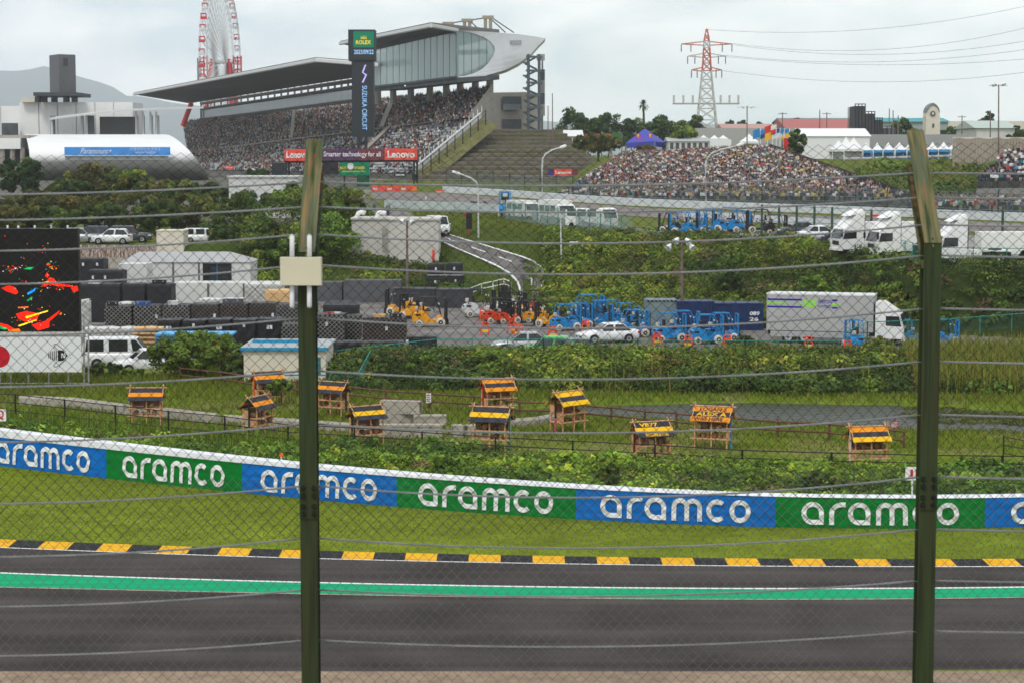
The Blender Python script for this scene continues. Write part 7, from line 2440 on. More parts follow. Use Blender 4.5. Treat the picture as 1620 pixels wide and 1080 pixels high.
street_lamp('low street lamp leaning left over the track wall', [(757, 374), (756.5, 300), (754, 289), (745, 282), (735, 278), (729, 276)], 215, 0.08)
street_lamp('slim grey pole on the infield grass right of the ramp', [(888, 412), (887, 346)], 190, 0.07, head=False)
street_lamp('white street lamp in front of the tree by the lower seats', [(416, 290), (415, 276), (411, 272), (405, 270)], 380, 0.09)
street_lamp('short double-lamp post above the infield pavement', [(674, 322), (673.5, 310)], 300, 0.12, head=False)
# ------------------------------------------------------------------ infield: track, walls, fences, service vehicles
M_FTRACK = asphalt('far_track_asphalt', (0.185, 0.165, 0.155), streak=(0.05, 0.4, 1), var=0.12, grain=8)
TU = [(560, 300), (600, 303), (700, 306.5), (800, 314), (900, 322), (1000, 329), (1100, 334), (1200, 338), (1340, 344), (1500, 350), (1700, 358)]
TD = [(560, 314), (600, 316), (700, 320), (800, 327), (900, 335), (1000, 343), (1100, 349), (1200, 354), (1340, 360), (1500, 367), (1700, 375)]
hit_ribbon('distant_race_track', TD, TU, M_FTRACK, 0.05, n=60, m=4)
hit_ribbon('access_road', [(560, 346), (620, 350), (692, 383)], [(560, 327), (640, 334), (702, 368)], M_FTRACK, 0.06, n=16, m=4)
hit_ribbon('infield_road', [(1040, 372), (1200, 378), (1330, 383), (1460, 404), (1700, 408)], [(1040, 357), (1200, 362), (1330, 366), (1460, 372), (1700, 378)], asphalt('pale_yard_asphalt', (0.24, 0.235, 0.225), streak=(0.3, 0.3, 1), grain=10), 0.05, n=30, m=4)
def wall_line(label, pts, h, th, mat, name='track_wall', cat='wall', seg=4.0, part='wall_block', y0=140):
 ps = [hit(x, y, y0) for x, y in pts]
 o = thing(name, label, cat, tuple(ps[0]))
 for a, b in zip(ps, ps[1:]):
  d = b - a
  n = max(1, int(d.length / seg))
  for i in range(n):
   p, q = a + d * (i / n), a + d * ((i + 0.985) / n)
   s = Vector((-d.y, d.x, 0)).normalized() * th
   z = Vector((0, 0, h))
   dn = Vector((0, 0, 0.4))
   MB().hexa([p - dn, q - dn, q + s - dn, p + s - dn, p + z, q + z, q + s + z, p + s + z]).build(part, mat, o, world=True)
 return o, ps
M_TWALL = M('white_tyre_wall', (0.55, 0.57, 0.60), rough=0.6, var=0.1, scale=1.5)
WP = [(700, 305), (800, 311.5), (900, 319), (1000, 326), (1100, 331), (1200, 334.5), (1300, 338), (1450, 344), (1640, 352)]
tw1, wps = wall_line('long white wall of the far track corner in front of the stands', WP, 1.0, 0.9, M_TWALL)
# high debris fence behind that wall: posts, wires and dark netting
M_NETG = M_glass('dark_green_netting', (0.07, 0.10, 0.085), 0.8, 0.36)
cf = thing('catch_fence', 'tall netted catch fence between the far white wall and the stands', 'fence', tuple(wps[0]))
for a, b in zip(wps, wps[1:]):
 d = b - a
 n = max(1, int(d.length / 4.5))
 for i in range(n):
  p = a + d * i / n + Vector((0.6, 1.4, 0))
  MB().path([p, p + Vector((0, 0, 3.0)), p + Vector((0, -0.5, 3.7))], 0.075, 5).build('post', M('dark_green_post', (0.04, 0.075, 0.06)), cf, world=True)
 s = Vector((0.6, 1.5, 0))
 MB().quad(a + s, b + s, b + s + Vector((0, 0, 3.2)), a + s + Vector((0, 0, 3.2))).build('netting', M_NETG, cf, world=True)
 for z in (1.2, 2.2, 3.2):
  MB().tube(a + s + Vector((0, 0, z)), b + s + Vector((0, 0, z)), 0.03, 4).build('wire', M_STEELG, cf, world=True)
# pit exit wall with clear panels
M_PWALL = M('pale_panel', (0.42, 0.47, 0.47), rough=0.35, var=0.15, scale=1)
wall_line('low pale wall along the pit exit road', [(608, 329), (660, 331.5), (720, 334), (800, 339), (842, 347)], 1.1, 0.25, M_PWALL, name='pit_exit_wall', part='panel')
wall_line('grey guard wall in front of the row of white trucks', [(842, 352), (900, 362), (950, 370), (1000, 378), (1046, 384)], 1.0, 0.25, M('grey_green_panel', (0.30, 0.34, 0.33), rough=0.5), name='guard_wall', part='panel')
wall_line('white guard wall beyond the infield road at the right', [(1080, 344), (1200, 352), (1330, 360)], 0.8, 0.2, M_TWALL, name='guard_wall', part='panel')
# dark posts with mesh along the plateau edge
dfp = [(1205, 372), (1232, 373), (1260, 374), (1288, 375), (1316, 376), (1378, 380), (1585, 404)]
pf = thing('plateau_fence', 'row of tall dark green posts with wires on the slope top', 'fence', tuple(hit(1205, 372, 140)))
lastp = None
for x, y in dfp:
 p = hit(x, y, 140)
 hgt = P(x, y - 48 if x < 1500 else y - 70, p.y).z
 MB().tube(p, Vector((p.x, p.y, hgt)), 0.12, 6).build('post', M('dark_green_post', None), pf, world=True)
 q = Vector((p.x, p.y, hgt))
 if lastp is not None:
  for f in (0.45, 0.97):
   MB().tube(lerp(lastp[0], lastp[1], f), lerp(p, q, f), 0.03, 4).build('wire', M_STEELG, pf, world=True)
 lastp = (p, q)
# teal fence right of the tall post on the slope top
teal_fence('teal fence with bent posts in front of the truck tractors', [gp(1330, 186) , gp(1420, 173), gp(1470, 160.8), gp(1540, 159.5), gp(1700, 158)], 1.5, 3.0, r=0.008, p=0.35)
# row of white trucks / buses parked by the far track
for k in range(5):
 px = 826 + k * 27
 y = 346 + k * 4.2
 b = hit(px, y + 2 - (0, 4.5, 1, 5, 0)[k], 140)
 o = thing('service_bus', f'white service truck, {ORD[k]} in the row beside the far track', 'truck', tuple(b), math.radians((-62, -55, -66, -58, -48)[k]), 'white trucks beside the far track', (0.8, 0.72, 0.9, 0.72, 0.95)[k])
 MB().bx(-2.9, 2.3, -1.15, 1.15, 0.55, (2.9, 2.4, 3.1, 2.6, 2.3)[k]).build('body', (M_CABW, M_SILV, M_CABW, M_PREF, M_CABW)[k], o)
 MB().prism([(2.4, 0.55), (3.2, 0.6), (3.3, 1.4), (2.95, 2.45), (2.4, 2.6)], -1.15, 1.15, 'y').build('cab', M_CABW, o)
 MB().add([(3.31, -1.0, 1.45), (3.31, 1.0, 1.45), (2.98, 1.0, 2.4), (2.98, -1.0, 2.4)], [(0, 1, 2, 3)]).build('windscreen', M_CGLASS, o)
 for i in range(3):
  MB().bx(-2.6 + i * 1.65, -1.2 + i * 1.65, -1.17, -1.151, 1.6, 2.4).build('window', M('tinted_green_glass', (0.08, 0.13, 0.12), rough=0.1), o)
 for x in (-1.9, 2.2):
  for s in (-1, 1):
   MB().lathe([(0.2, -0.14), (0.45, -0.14), (0.45, 0.14), (0.2, 0.14)], 12, (x, s * 1.02, 0.45), axis='y').build('wheel', M_TYRE, o)
vf = thing('paddock_fence', 'pale green mesh fence in front of the row of white trucks', 'fence', tuple(hit(800, 349, 140)))
vp = [hit(x, y, 140) for x, y in ((796, 347), (850, 356), (900, 363), (950, 371), (1000, 379))]
for a, b in zip(vp, vp[1:]):
 MB().quad(a, b, b + Vector((0, 0, 2.2)), a + Vector((0, 0, 2.2))).build('netting', M_glass('pale_green_netting', (0.25, 0.34, 0.31), 0.8, 0.42), vf, world=True)
 for k in range(3):
  p = a + (b - a) * k / 3
  MB().tube(p, p + Vector((0, 0, 2.3)), 0.06, 5).build('post', M_TEAL, vf, world=True)
bl = copy_tree(fl_b, hit(799, 344, 140), math.radians(90), 'blue forklift at the left end of the white truck row', scale=1.5)
bl['group'] = 'forklifts on the slope top'
# open-wheel car and service vehicles on the pit exit
rc = thing('racing_car', 'dark blue open-wheel racing car on the pit exit road', 'racing car', tuple(hit(738, 331, 140)), math.radians(178))
MB().prism([(-2.4, 0.15), (-2.4, 0.5), (-1.2, 0.95), (-0.7, 1.0), (-0.4, 0.7), (0.8, 0.62), (2.6, 0.35), (2.6, 0.15)], -0.42, 0.42, 'y').build('body', M_CARN, rc)
MB().bx(-2.7, -2.3, -0.55, 0.55, 0.75, 0.95).build('rear_wing', M_CARN, rc)
MB().bx(2.4, 2.9, -0.95, 0.95, 0.12, 0.22).build('front_wing', M_CARN, rc)
for x in (-1.8, 1.7):
 for s in (-1, 1):
  MB().lathe([(0.15, -0.19), (0.36, -0.19), (0.36, 0.19), (0.15, 0.19)], 14, (x, s * 0.78, 0.36), axis='y').build('wheel', M_TYRE, rc)
vn = car('parked_van', 'small white van at the head of the ramp beside the concrete building', hit(693, 371, 140), math.radians(-75), M_CARW, 'van', cat='van')
# inflatable marshal box: black post sign
bs = thing('marshal_column', 'black advertising column with a red light beside the ramp head', 'sign', tuple(hit(742, 372, 140)))
b = hit(742, 372, 140)
MB().bx(b.x - 0.32, b.x + 0.32, b.y, b.y + 0.5, b.z + 0.6, P(742, 337, b.y).z).build('column', M('black_print', (0.02, 0.02, 0.022), var=0.5, scale=5), bs, world=True)
MB().tube(b, b + Vector((0, 0, 0.65)), 0.06, 6).build('stake', M_RED, bs, world=True)
c = P(735.5, 339.5, b.y)
MB().lathe([(0.01, -0.14), (0.12, -0.08), (0.14, 0), (0.12, 0.08), (0.01, 0.14)], 10, tuple(c)).build('red_light', M_RED, bs, world=True)
wb_ = thing('white_cabinet', 'small white cabinet at the top of the overgrown slope beside the slim pole', 'cabinet', tuple(hit(907, 402, 140)))
b = hit(907, 402, 140)
a, c = P(901, 402, b.y), P(914, 383, b.y)
MB().bx(a.x, c.x, b.y, b.y + 0.6, b.z - 0.2, c.z).build('body', M_WHITE, wb_, world=True)
MB().bx(a.x + 0.12, c.x - 0.12, b.y - 0.02, b.y - 0.001, b.z + 0.2, c.z - 0.15).build('door', M_PWALL, wb_, world=True)
# people on foot
for lab, px, py in (('marshal in a white shirt walking on the pit exit road', 614, 342), ('marshal in grey standing by the barrier gap', 592, 334)):
 person(lab, tuple(hit(px, py, 140)), 0.3, False, px % 7)
b = gp(798, 172, yz)
po = person('worker in a pale cap standing on a forklift behind the yard row', (b.x, b.y, yz + 1.25), 0.2, False, 3)
ul = thing('order_picker', 'black order picker lift carrying the worker behind the yard row', 'lift', tuple(b))
MB().bx(b.x - 0.5, b.x + 0.5, b.y - 0.5, b.y + 0.5, yz, yz + 1.24).build('body', M_STEEL, ul, world=True)
MB().bx(b.x - 0.55, b.x + 0.55, b.y - 0.56, b.y - 0.501, yz + 0.9, yz + 2.1).build('guard_panel', M_TRIM, ul, world=True)
for s in (-1, 1):
 MB().bx(b.x + s * 0.5 - 0.06, b.x + s * 0.5 + 0.06, b.y + 0.45, b.y + 0.55, yz + 1.2, yz + 3.0).build('mast', M_STEEL, ul, world=True)
# white concrete building with vent pipes
YB = 205.0
a, b = P(556, 405, YB), P(694, 349, YB)
zb = Hs((a.x + b.x) / 2, YB) - 0.4
pb = thing('concrete_building', 'small white concrete building with two vent pipes beside the ramp', 'building', ((a.x + b.x) / 2, YB, zb))
M_PBW = M('stained_white_concrete', (0.50, 0.48, 0.44), rough=0.85, var=0.12, scale=0.7, dirt=(0.3, 0.28, 0.25), dirt_at=0.6)
xm = P(617, 380, YB).x
MB().bx(xm, b.x, YB - 0.6, YB + 6, zb, b.z).build('wall', M_PBW, pb, world=True)
MB().bx(a.x, xm, YB + 0.5, YB + 6, zb, b.z + 0.05).build('wall', M_PBW, pb, world=True)
MB().bx(a.x - 0.1, xm - 0.01, YB + 0.3, YB + 6.1, b.z + 0.06, b.z + 0.25).build('roof_slab', M_PBW, pb, world=True)
MB().bx(xm, b.x + 0.1, YB - 0.75, YB + 6.1, b.z + 0.01, b.z + 0.2).build('roof_slab', M_PBW, pb, world=True)
q = P(607, 378, YB)
MB().bx(q.x - 0.2, q.x + 0.35, YB + 0.44, YB + 0.499, q.z - 1.4, q.z + 1.0).build('door', M('grey_door', (0.3, 0.29, 0.27)), pb, world=True)
MB().bx(P(684, 380, YB).x, P(688, 380, YB).x, YB - 0.66, YB - 0.601, zb + 0.3, zb + 1.6).build('red_strip', M_LRED, pb, world=True)
for px in (565, 597):
 c = P(px, 352, YB + 2)
 pts = [c - Vector((0, 0, 1.5)), c + Vector((0, 0, 0.6)), c + Vector((0.15, 0, 0.95)), c + Vector((0.5, 0, 1.05)), c + Vector((0.85, 0, 0.9))]
 MB().path(pts, 0.26, 8).build('vent_pipe', M_WHITE, pb, world=True, smooth=True)
# white guard rail winding at the ramp foot
rw = thing('white_guard_rail', 'curving white pipe rail at the foot of the ramp', 'rail', tuple(hit(760, 470, 130)))
rp_ = [hit(x, y, 130) for x, y in ((742, 474), (762, 466), (780, 462), (797, 458), (808, 462))]
for p in rp_:
 MB().tube(p, p + Vector((0, 0, 1.0)), 0.05, 5).build('post', M_WHITE, rw, world=True)
for p, q in zip(rp_, rp_[1:]):
 for z in (0.98, 0.5):
  MB().tube(p + Vector((0, 0, z)), q + Vector((0, 0, z)), 0.05, 5).build('rail', M_WHITE, rw, world=True)
# rusty wall, cream box and hillside things at the left
M_RUSTP = M('rust_streaked_white_sheet', (0.50, 0.46, 0.42), rough=0.8, var=0.1, scale=2.5, stretch=(2.5, 1, 0.25), dirt=(0.16, 0.06, 0.03), dirt_at=0.44)
a, b = P(110, 408, 196), P(248, 388, 196)
ww = thing('rusty_wall', 'rust-streaked white sheet wall above the cargo yard', 'wall', ((a.x + b.x) / 2, 196, a.z))
n = 12
for k in range(n):
 x0, x1 = lerp(a.x, b.x, k / n), lerp(a.x, b.x, (k + 0.97) / n)
 MB().bx(x0, x1, 196, 196.12, a.z, b.z).build('sheet', M_RUSTP, ww, world=True)
MB().bx(a.x, b.x, 196.0, 197.5, yz - 0.2, a.z - 0.01).build('base', M_CONC, ww, world=True)
a, b = P(248, 400, 198), P(290, 366, 198)
cb = thing('cream_box', 'plain cream storage box above the white cabins', 'storage box', ((a.x + b.x) / 2, 198, a.z))
MB().bx(a.x, b.x, 198, 201, min(a.z, Hs(a.x, 198)) - 0.3, b.z).build('body', M_CREAM, cb, world=True)
MB().bx(a.x - 0.05, b.x + 0.05, 197.95, 201.05, b.z, b.z + 0.08).build('lid', M_CREAM, cb, world=True)
a, b = P(362, 305, 250), P(470, 281, 250)
gs = thing('pale_shed', 'pale flat shed half hidden by hillside bushes below the grandstand', 'shed', ((a.x + b.x) / 2, 250, a.z))
MB().bx(a.x, b.x, 250, 256, Hs(a.x, 250) - 0.5, b.z).build('wall', M_PREF, gs, world=True)
MB().bx(a.x - 0.2, b.x + 0.2, 249.8, 256.2, b.z, b.z + 0.2).build('roof', M_PREF, gs, world=True)
# bushes and trees on the left hillside
hb = [(40, 303, 372, 150, 222, 'o'), (118, 300, 372, 130, 224, 'o'), (205, 300, 372, 140, 226, 'o'), (292, 304, 372, 130, 224, 'o'), (372, 306, 405, 120, 216, 'g'), (450, 296, 430, 130, 206, 'g'), (545, 288, 372, 110, 222, 'g'),
      (510, 330, 435, 110, 203, 'b'), (430, 352, 440, 110, 203, 'g'), (350, 352, 410, 90, 207, 'd'), (395, 300, 360, 90, 235, 'd'), (20, 322, 370, 110, 216, 'o'), (250, 316, 370, 110, 219, 'd'), (165, 318, 370, 120, 218, 'd'), (80, 325, 370, 100, 216, 'g'),
      (560, 318, 360, 60, 232, 'b'), (480, 282, 330, 100, 240, 'g'), (345, 285, 330, 100, 262, 'd'), (290, 283, 325, 80, 280, 'g'), (155, 258, 320, 120, 300, 'o'), (205, 266, 320, 100, 296, 'g'), (110, 280, 320, 90, 292, 'd'), (255, 283, 318, 70, 290, 'o'), (405, 266, 292, 52, 380, 'd'), (60, 296, 330, 90, 270, 'o')]
PM = {'o': PAL_OLIVE, 'g': PAL, 'd': PAL_DARK, 'b': PAL_BRIGHT}
DESC = {'o': 'olive brown', 'g': 'mid green', 'd': 'dark green', 'b': 'bright green'}
WHERE = ['at the left edge above the screen', 'above the rusty wall', 'above the cream box', 'left of the pale shed', 'under the pale shed', 'just left of the leaning fence arm', 'right of the leaning fence arm',
         'beside the white concrete building', 'behind the antenna box', 'above the white cabins', 'above the one behind the antenna box', 'directly over the video screen', 'behind the cream box', 'behind the parked wagons', 'at the top right corner of the screen',
         'behind the vent pipes', 'below the gantry end', 'below the lower grandstand seats', 'below the rounded white building', 'in front of the rounded white building, rounded one', 'in front of the rounded white building, lower one', 'between the conifers and the rounded building',
         'at the right end of the rounded building', 'beside the curved lamp below the seats', 'below the conifers']
for k, (px, yt, yb, w, Y, p) in enumerate(hb):
 bush(f'{DESC[p]} hillside bush {WHERE[k]}', px, yt, yb, w, Y, PM[p], n=62, per=120, leaf=0.0014 * Y, group='bushes on the left hillside', seed=k)
for px, w, lab in ((14, 34, 'dark conifer at the left edge in front of the white building'), (48, 44, 'wider dark conifer second from the left edge')):
 b = P(px, 318, 305)
 b.z = Hs(b.x, b.y)
 tree('conifer', lab, b, P(px, 246, 305).z - b.z, w / 2 / F * 305, [(0.02, 0.055, 0.018, 3), (0.015, 0.04, 0.014, 2), (0.035, 0.075, 0.02, 1)], trunk=0.1, n=60, per=60, leaf=0.55, seed=px)
# big bush in front of the yard and smaller plants
bush('big leafy bush in front of the blue machine beside the meadow', 318, 522, 606, 185, 117.5, [(0.07, 0.12, 0.022, 3), (0.105, 0.165, 0.03, 2), (0.04, 0.07, 0.015, 1)], n=170, per=90, leaf=0.19, trunk=0.1, seed=3)
bush('dark leafy bush between the big bush and the cream hut', 382, 558, 604, 70, 116, PAL_DARK, n=40, per=60, leaf=0.2, seed=5)
bush('low green bush in front of the white van', 165, 572, 600, 70, 118, PAL, n=40, per=60, leaf=0.18, seed=6)
bush('small bright bush in front of the white hatchback', 215, 584, 602, 60, 117, PAL_BRIGHT, n=30, per=60, leaf=0.17, seed=8)
bush('small bush beside the cream hut and the sagging teal fence', 445, 598, 628, 44, 104, PAL_BRIGHT, n=26, per=60, leaf=0.16, seed=9)
bush('dense green bush on the bank crest in front of the silver lorry', 1387, 530, 575, 70, 125, PAL, n=36, per=70, leaf=0.19, seed=10)
bush('dense green bush on the bank crest near the blue pair', 1180, 528, 575, 90, 126, PAL_DARK, n=40, per=70, leaf=0.19, seed=12)
bush('weedy sapling climbing the black rail near the lettered insect house', 1313, 712, 745, 22, 77.5, PAL_BRIGHT, n=14, per=40, leaf=0.12, seed=13)
bush('weedy sapling on the black rail left of the lettered insect house', 906, 700, 745, 20, 79, PAL_BRIGHT, n=12, per=40, leaf=0.12, seed=14)
# ------------------------------------------------------------------ left buildings
M_WBLD = M('white_building_panel', (0.76, 0.76, 0.74), rough=0.6, var=0.05, scale=0.3)
rb = thing('rounded_building', 'rounded white metal building with a blue banner left of the grandstand', 'building', tuple(P(180, 290, 440)))
prof = [(213, 470, 40, 262), (214, 458, 40, 268), (219, 447, 42, 277), (227, 439, 44, 287), (238, 434, 46, 299), (250, 432, 47, 309), (258, 433, 47.5, 316), (268, 436, 48, 323), (278, 441, 48, 329), (287, 447, 48, 332)]
NB = 16
g = [[PV(lerp(x0, x1, j / NB), y, Y) for j in range(NB + 1)] for y, Y, x0, x1 in prof]
MB().grid(g).build('metal_shell', M('white_metal_cladding', (0.72, 0.72, 0.71), rough=0.45, var=0.04, scale=0.2), rb, world=True, smooth=True)
ends = MB()
ends.add([PV(x1, y, Y) for y, Y, x0, x1 in prof] + [PV(332, 287, 475)], [tuple(range(len(prof) + 1))])
ends.build('end_wall', M_WBLD, rb, world=True)
for px in (70, 150, 235, 300):
 MB().tube(P(px, 300, 455), P(px, 284, 455), 1.0, 8).build('pier', M_CONCF, rb, world=True)
Yb = 430.5
panel_box(rb, 'window_strip', 103, 266, 247, 253.5, 431.0, M('grey_strip_window', (0.25, 0.28, 0.27), rough=0.2), 0.3)
bn = panel_box(rb, 'banner', 102, 269, 233, 246, Yb, M('sky_blue_banner', (0.06, 0.27, 0.68), var=0.15, scale=0.3), 0.2)
text_on(rb, 'Paramount+', 127, 177, 235, 243.5, Yb - 0.05, M_WHITE, 0.0, 0.4)
text_on(rb, 'パラマウントプラス', 205, 254, 233.8, 238.6, Yb - 0.05, M_WHITE, 0.0)
text_on(rb, 'WOWOWで独占配信中', 214, 246, 239.8, 243.6, Yb - 0.05, M_WHITE, 0.0)
lb = thing('left_block', 'small white block with a dark undercroft at the left edge', 'building', tuple(P(20, 290, 450)))
panel_box(lb, 'wall', -60, 32, 219, 236, 446, M_WBLD, 12)
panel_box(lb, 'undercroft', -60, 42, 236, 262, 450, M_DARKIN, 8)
for px in (-10, 4, 20, 36):
 MB().tube(P(px, 300, 447), P(px, 234, 447), 0.6, 6).build('column', M_CONCF, lb, world=True)
panel_box(lb, 'terrace', -60, 45, 214, 219, 447, M_CONCF, 12)
wb2 = thing('white_block', 'plain white building block behind the rounded building', 'building', tuple(P(100, 240, 500)))
for x0, x1, y0, y1, Y, nm in ((-60, 32, 168, 216, 505, 'wall'), (32, 210, 162, 216, 500, 'wall')):
 n = max(3, int((x1 - x0) / 26))
 for k in range(n):
  panel_box(wb2, 'wall_panel', lerp(x0, x1, k / n), lerp(x0, x1, (k + 0.992) / n), y0, y1, Y, M_WBLD, 0.4)
 panel_box(wb2, 'wall', x0 + 0.2, x1 - 0.2, y0 + 0.2, y1, Y + 0.41, M_WBLD, 14)
panel_box(wb2, 'parapet', 33, 60, 155, 162, 498, M_CREAM, 6)
panel_box(wb2, 'louvre_wall', 158, 212, 185, 213, 488, M('grey_louvre_wall', (0.2, 0.2, 0.2)), 2)
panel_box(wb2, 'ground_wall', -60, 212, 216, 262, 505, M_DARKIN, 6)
for px, w_ in ((80, 6), (128, 3), (138, 10), (215, 3), (225, 3), (238, 3), (248, 3)):
 panel_box(wb2, 'column', px, px + w_, 183, 214, 482, M_STEELG if w_ > 3 else M_WHITE, 0.8)
panel_box(wb2, 'window', 3, 28, 195, 214, 498, M_DARKIN, 0.4)
can = thing('canopy_roof', 'thin white curved canopy reaching towards the grandstand', 'canopy', tuple(P(200, 215, 478)))
cv = [(78, 190.5), (110, 186), (150, 181), (200, 176), (250, 173.5), (300, 172.2), (322, 172)]
MB().grid([[PV(x, y, 476) for x, y in cv], [PV(x, y - 2.8, 476) for x, y in cv], [PV(x + 8, y - 5.5 + 0.016 * (x - 78), 494) for x, y in cv], [PV(x + 8, y - 1.5, 494) for x, y in cv], [PV(x, y, 476) for x, y in cv]]).build('canopy', M_ROOFW, can, world=True)
for px in (82, 137, 215, 226, 238, 247):
 q = P(px, 172 + 14 * max(0, (150 - px)) / 100 + 5, 480)
 b = Vector((q.x, 480, Hs(q.x, 480)))
 MB().tube(b, q, 0.25, 5).build('column', M_WHITE, can, world=True)
rm = thing('red_mast', 'slanting red steel strut beside the far end of the grandstand', 'mast', tuple(P(290, 198, 690)))
MB().tube(P(289, 200, 690), P(303, 163, 690), 0.9, 6).build('strut', M('red_steel', (0.6, 0.03, 0.03)), rm, world=True)
gt = thing('grey_tower', 'windowless dark grey tower block on the white building roof', 'tower', tuple(P(96, 160, 498)))
a, b = P(91, 147, 496), P(117, 86, 496)
corner = [P(73, 0, 500).x, P(91, 0, 496).x, P(117.5, 0, 499).x]
z0, z1 = a.z, b.z
MB().hexa([(corner[0], 502, z0), (corner[1], 496, z0), (corner[2], 499, z0), (corner[1] + 1.2, 506, z0), (corner[0], 502, z1), (corner[1], 496, z1), (corner[2], 499, z1), (corner[1] + 1.2, 506, z1)]).build('shaft', M('grey_tower_cladding', (0.11, 0.11, 0.118), rough=0.7, var=0.06, scale=0.5), gt, world=True)
for y in (92, 128):
 d0, d1 = P(100, y, 496.9), P(108, y + 14, 497.9)
 MB().slab([PV(100, y, 496.8), PV(107.5, y, 497.7), PV(107.5, y + 13, 497.7), PV(100, y + 13, 496.8)], (0.02, -0.1, 0)).build('louvre', M('dark_louvre', (0.05, 0.05, 0.055)), gt, world=True)
MB().bx(P(57, 0, 497).x, P(126, 0, 497).x, 492, 508, z0 - 0.9, z0 - 0.01).build('plinth', M_CBLK, gt, world=True)
for px in (60, 70, 86, 105, 118):
 q = P(px, 150, 497)
 MB().bx(q.x - 0.6, q.x + 0.6, 496, 498, P(px, 162, 497).z, z0 - 0.91).build('pier', M_CBLK, gt, world=True)
# ------------------------------------------------------------------ ferris wheel
YW = 880.0
wc = P(349, 98, YW)
R_W = 127 / F * YW
fw = thing('ferris_wheel', 'big white ferris wheel with red gondolas seen almost edge-on', 'ferris wheel', (wc.x, YW, Hs(wc.x, YW)))
ang = math.asin(min(1, 27 / 127)) - math.atan((810 - 349) / F)
ud = Vector((math.sin(ang), math.cos(ang), 0))          # wheel plane direction, nearly along the view
axd = Vector((math.cos(ang), -math.sin(ang), 0))
M_FWW = M('white_wheel_steel', (0.62, 0.62, 0.62), rough=0.5, var=0.05)
M_FWR = M('red_wheel_steel', (0.55, 0.03, 0.04), rough=0.5, var=0.08)
def wp(th, r, off):
 return wc + ud * (r * math.cos(th)) + Vector((0, 0, r * math.sin(th))) + axd * off
NS = 48
for off in (-1.6, 1.6):
 for rr in (R_W, R_W * 0.93):
  MB().path([wp(2 * math.pi * k / 72, rr, off) for k in range(73)], 0.16, 4).build('rim', M_FWW if off < 0 else M_FWW, fw, world=True)
 for k in range(NS):
  th = 2 * math.pi * k / NS
  MB().tube(wp(th, 1.2, off * 1.6), wp(th, R_W, off), 0.14, 4).build('spoke', M_FWW, fw, world=True)
for k in range(NS):
 th = 2 * math.pi * k / NS
 MB().tube(wp(th, R_W, -1.6), wp(th + 2 * math.pi / NS, R_W, 1.6), 0.1, 4).build('rim_brace', M_FWW, fw, world=True)
for k in range(44):
 th = 2 * math.pi * (k + 0.5) / 44
 c = wp(th, R_W + 1.4, 0)
 go = bpy.data.objects.new('gondola', None)
 COL.objects.link(go)
 go.parent = fw
 go.location = c - Vector(fw.location)
 MB().bx(-1.2, 1.2, -1.2, 1.2, -1.4, -0.3).build('lower_shell', M_FWW if k % 2 else M_FWR, go)
 MB().bx(-1.15, 1.15, -1.15, 1.15, 0.75, 1.15).build('top_shell', M_FWR, go)
 for a_ in (-1, 1):
  for b_ in (-1, 1):
   MB().bx(a_ * 1.08 - 0.1, a_ * 1.08 + 0.1, b_ * 1.08 - 0.1, b_ * 1.08 + 0.1, -0.3, 0.75).build('pillar', M_FWR, go)
for off in (-7.5, 7.5):
 for s in (-1, 1):
  b = wc + axd * off * 1.1 + ud * (s * 12)
  b.z = Hs(b.x, b.y)
  MB().tube(b, wc + axd * off * 0.5 + Vector((0, 0, 1)), 1.0, 6).build('leg', M_FWR, fw, world=True)
 for k in range(5):
  z = wc.z - 4 - k * 5
  p, q = wc + axd * off * 0.6, wc + axd * off * 1.05
  p.z, q.z = z, z - 5
  MB().tube(p, q, 0.35, 4).build('leg_brace', M_FWR, fw, world=True)
 p = wc + axd * off
 for k in range(3):
  MB().bx(p.x - 1.8 + k * 1.6, p.x - 1.4 + k * 1.6, p.y - 1, p.y + 1, wc.z - 9, wc.z + 2.5).build('machine_frame', M_FWR, fw, world=True)
 for k in range(5):
  MB().bx(p.x - 1.8, p.x + 1.8, p.y - 1.1, p.y + 1.1, wc.z - 9 + k * 2.6, wc.z - 8.6 + k * 2.6).build('machine_frame', M_FWR, fw, world=True)
MB().tube(wc - axd * 5.5, wc + axd * 5.5, 1.1, 10).build('hub', M_FWW, fw, world=True)
p = wc - axd * 9.5
MB().bx(p.x - 0.8, p.x + 0.8, p.y - 1, p.y + 1, wc.z - 8, wc.z + 1.6).build('service_lift', M_STEELG, fw, world=True)
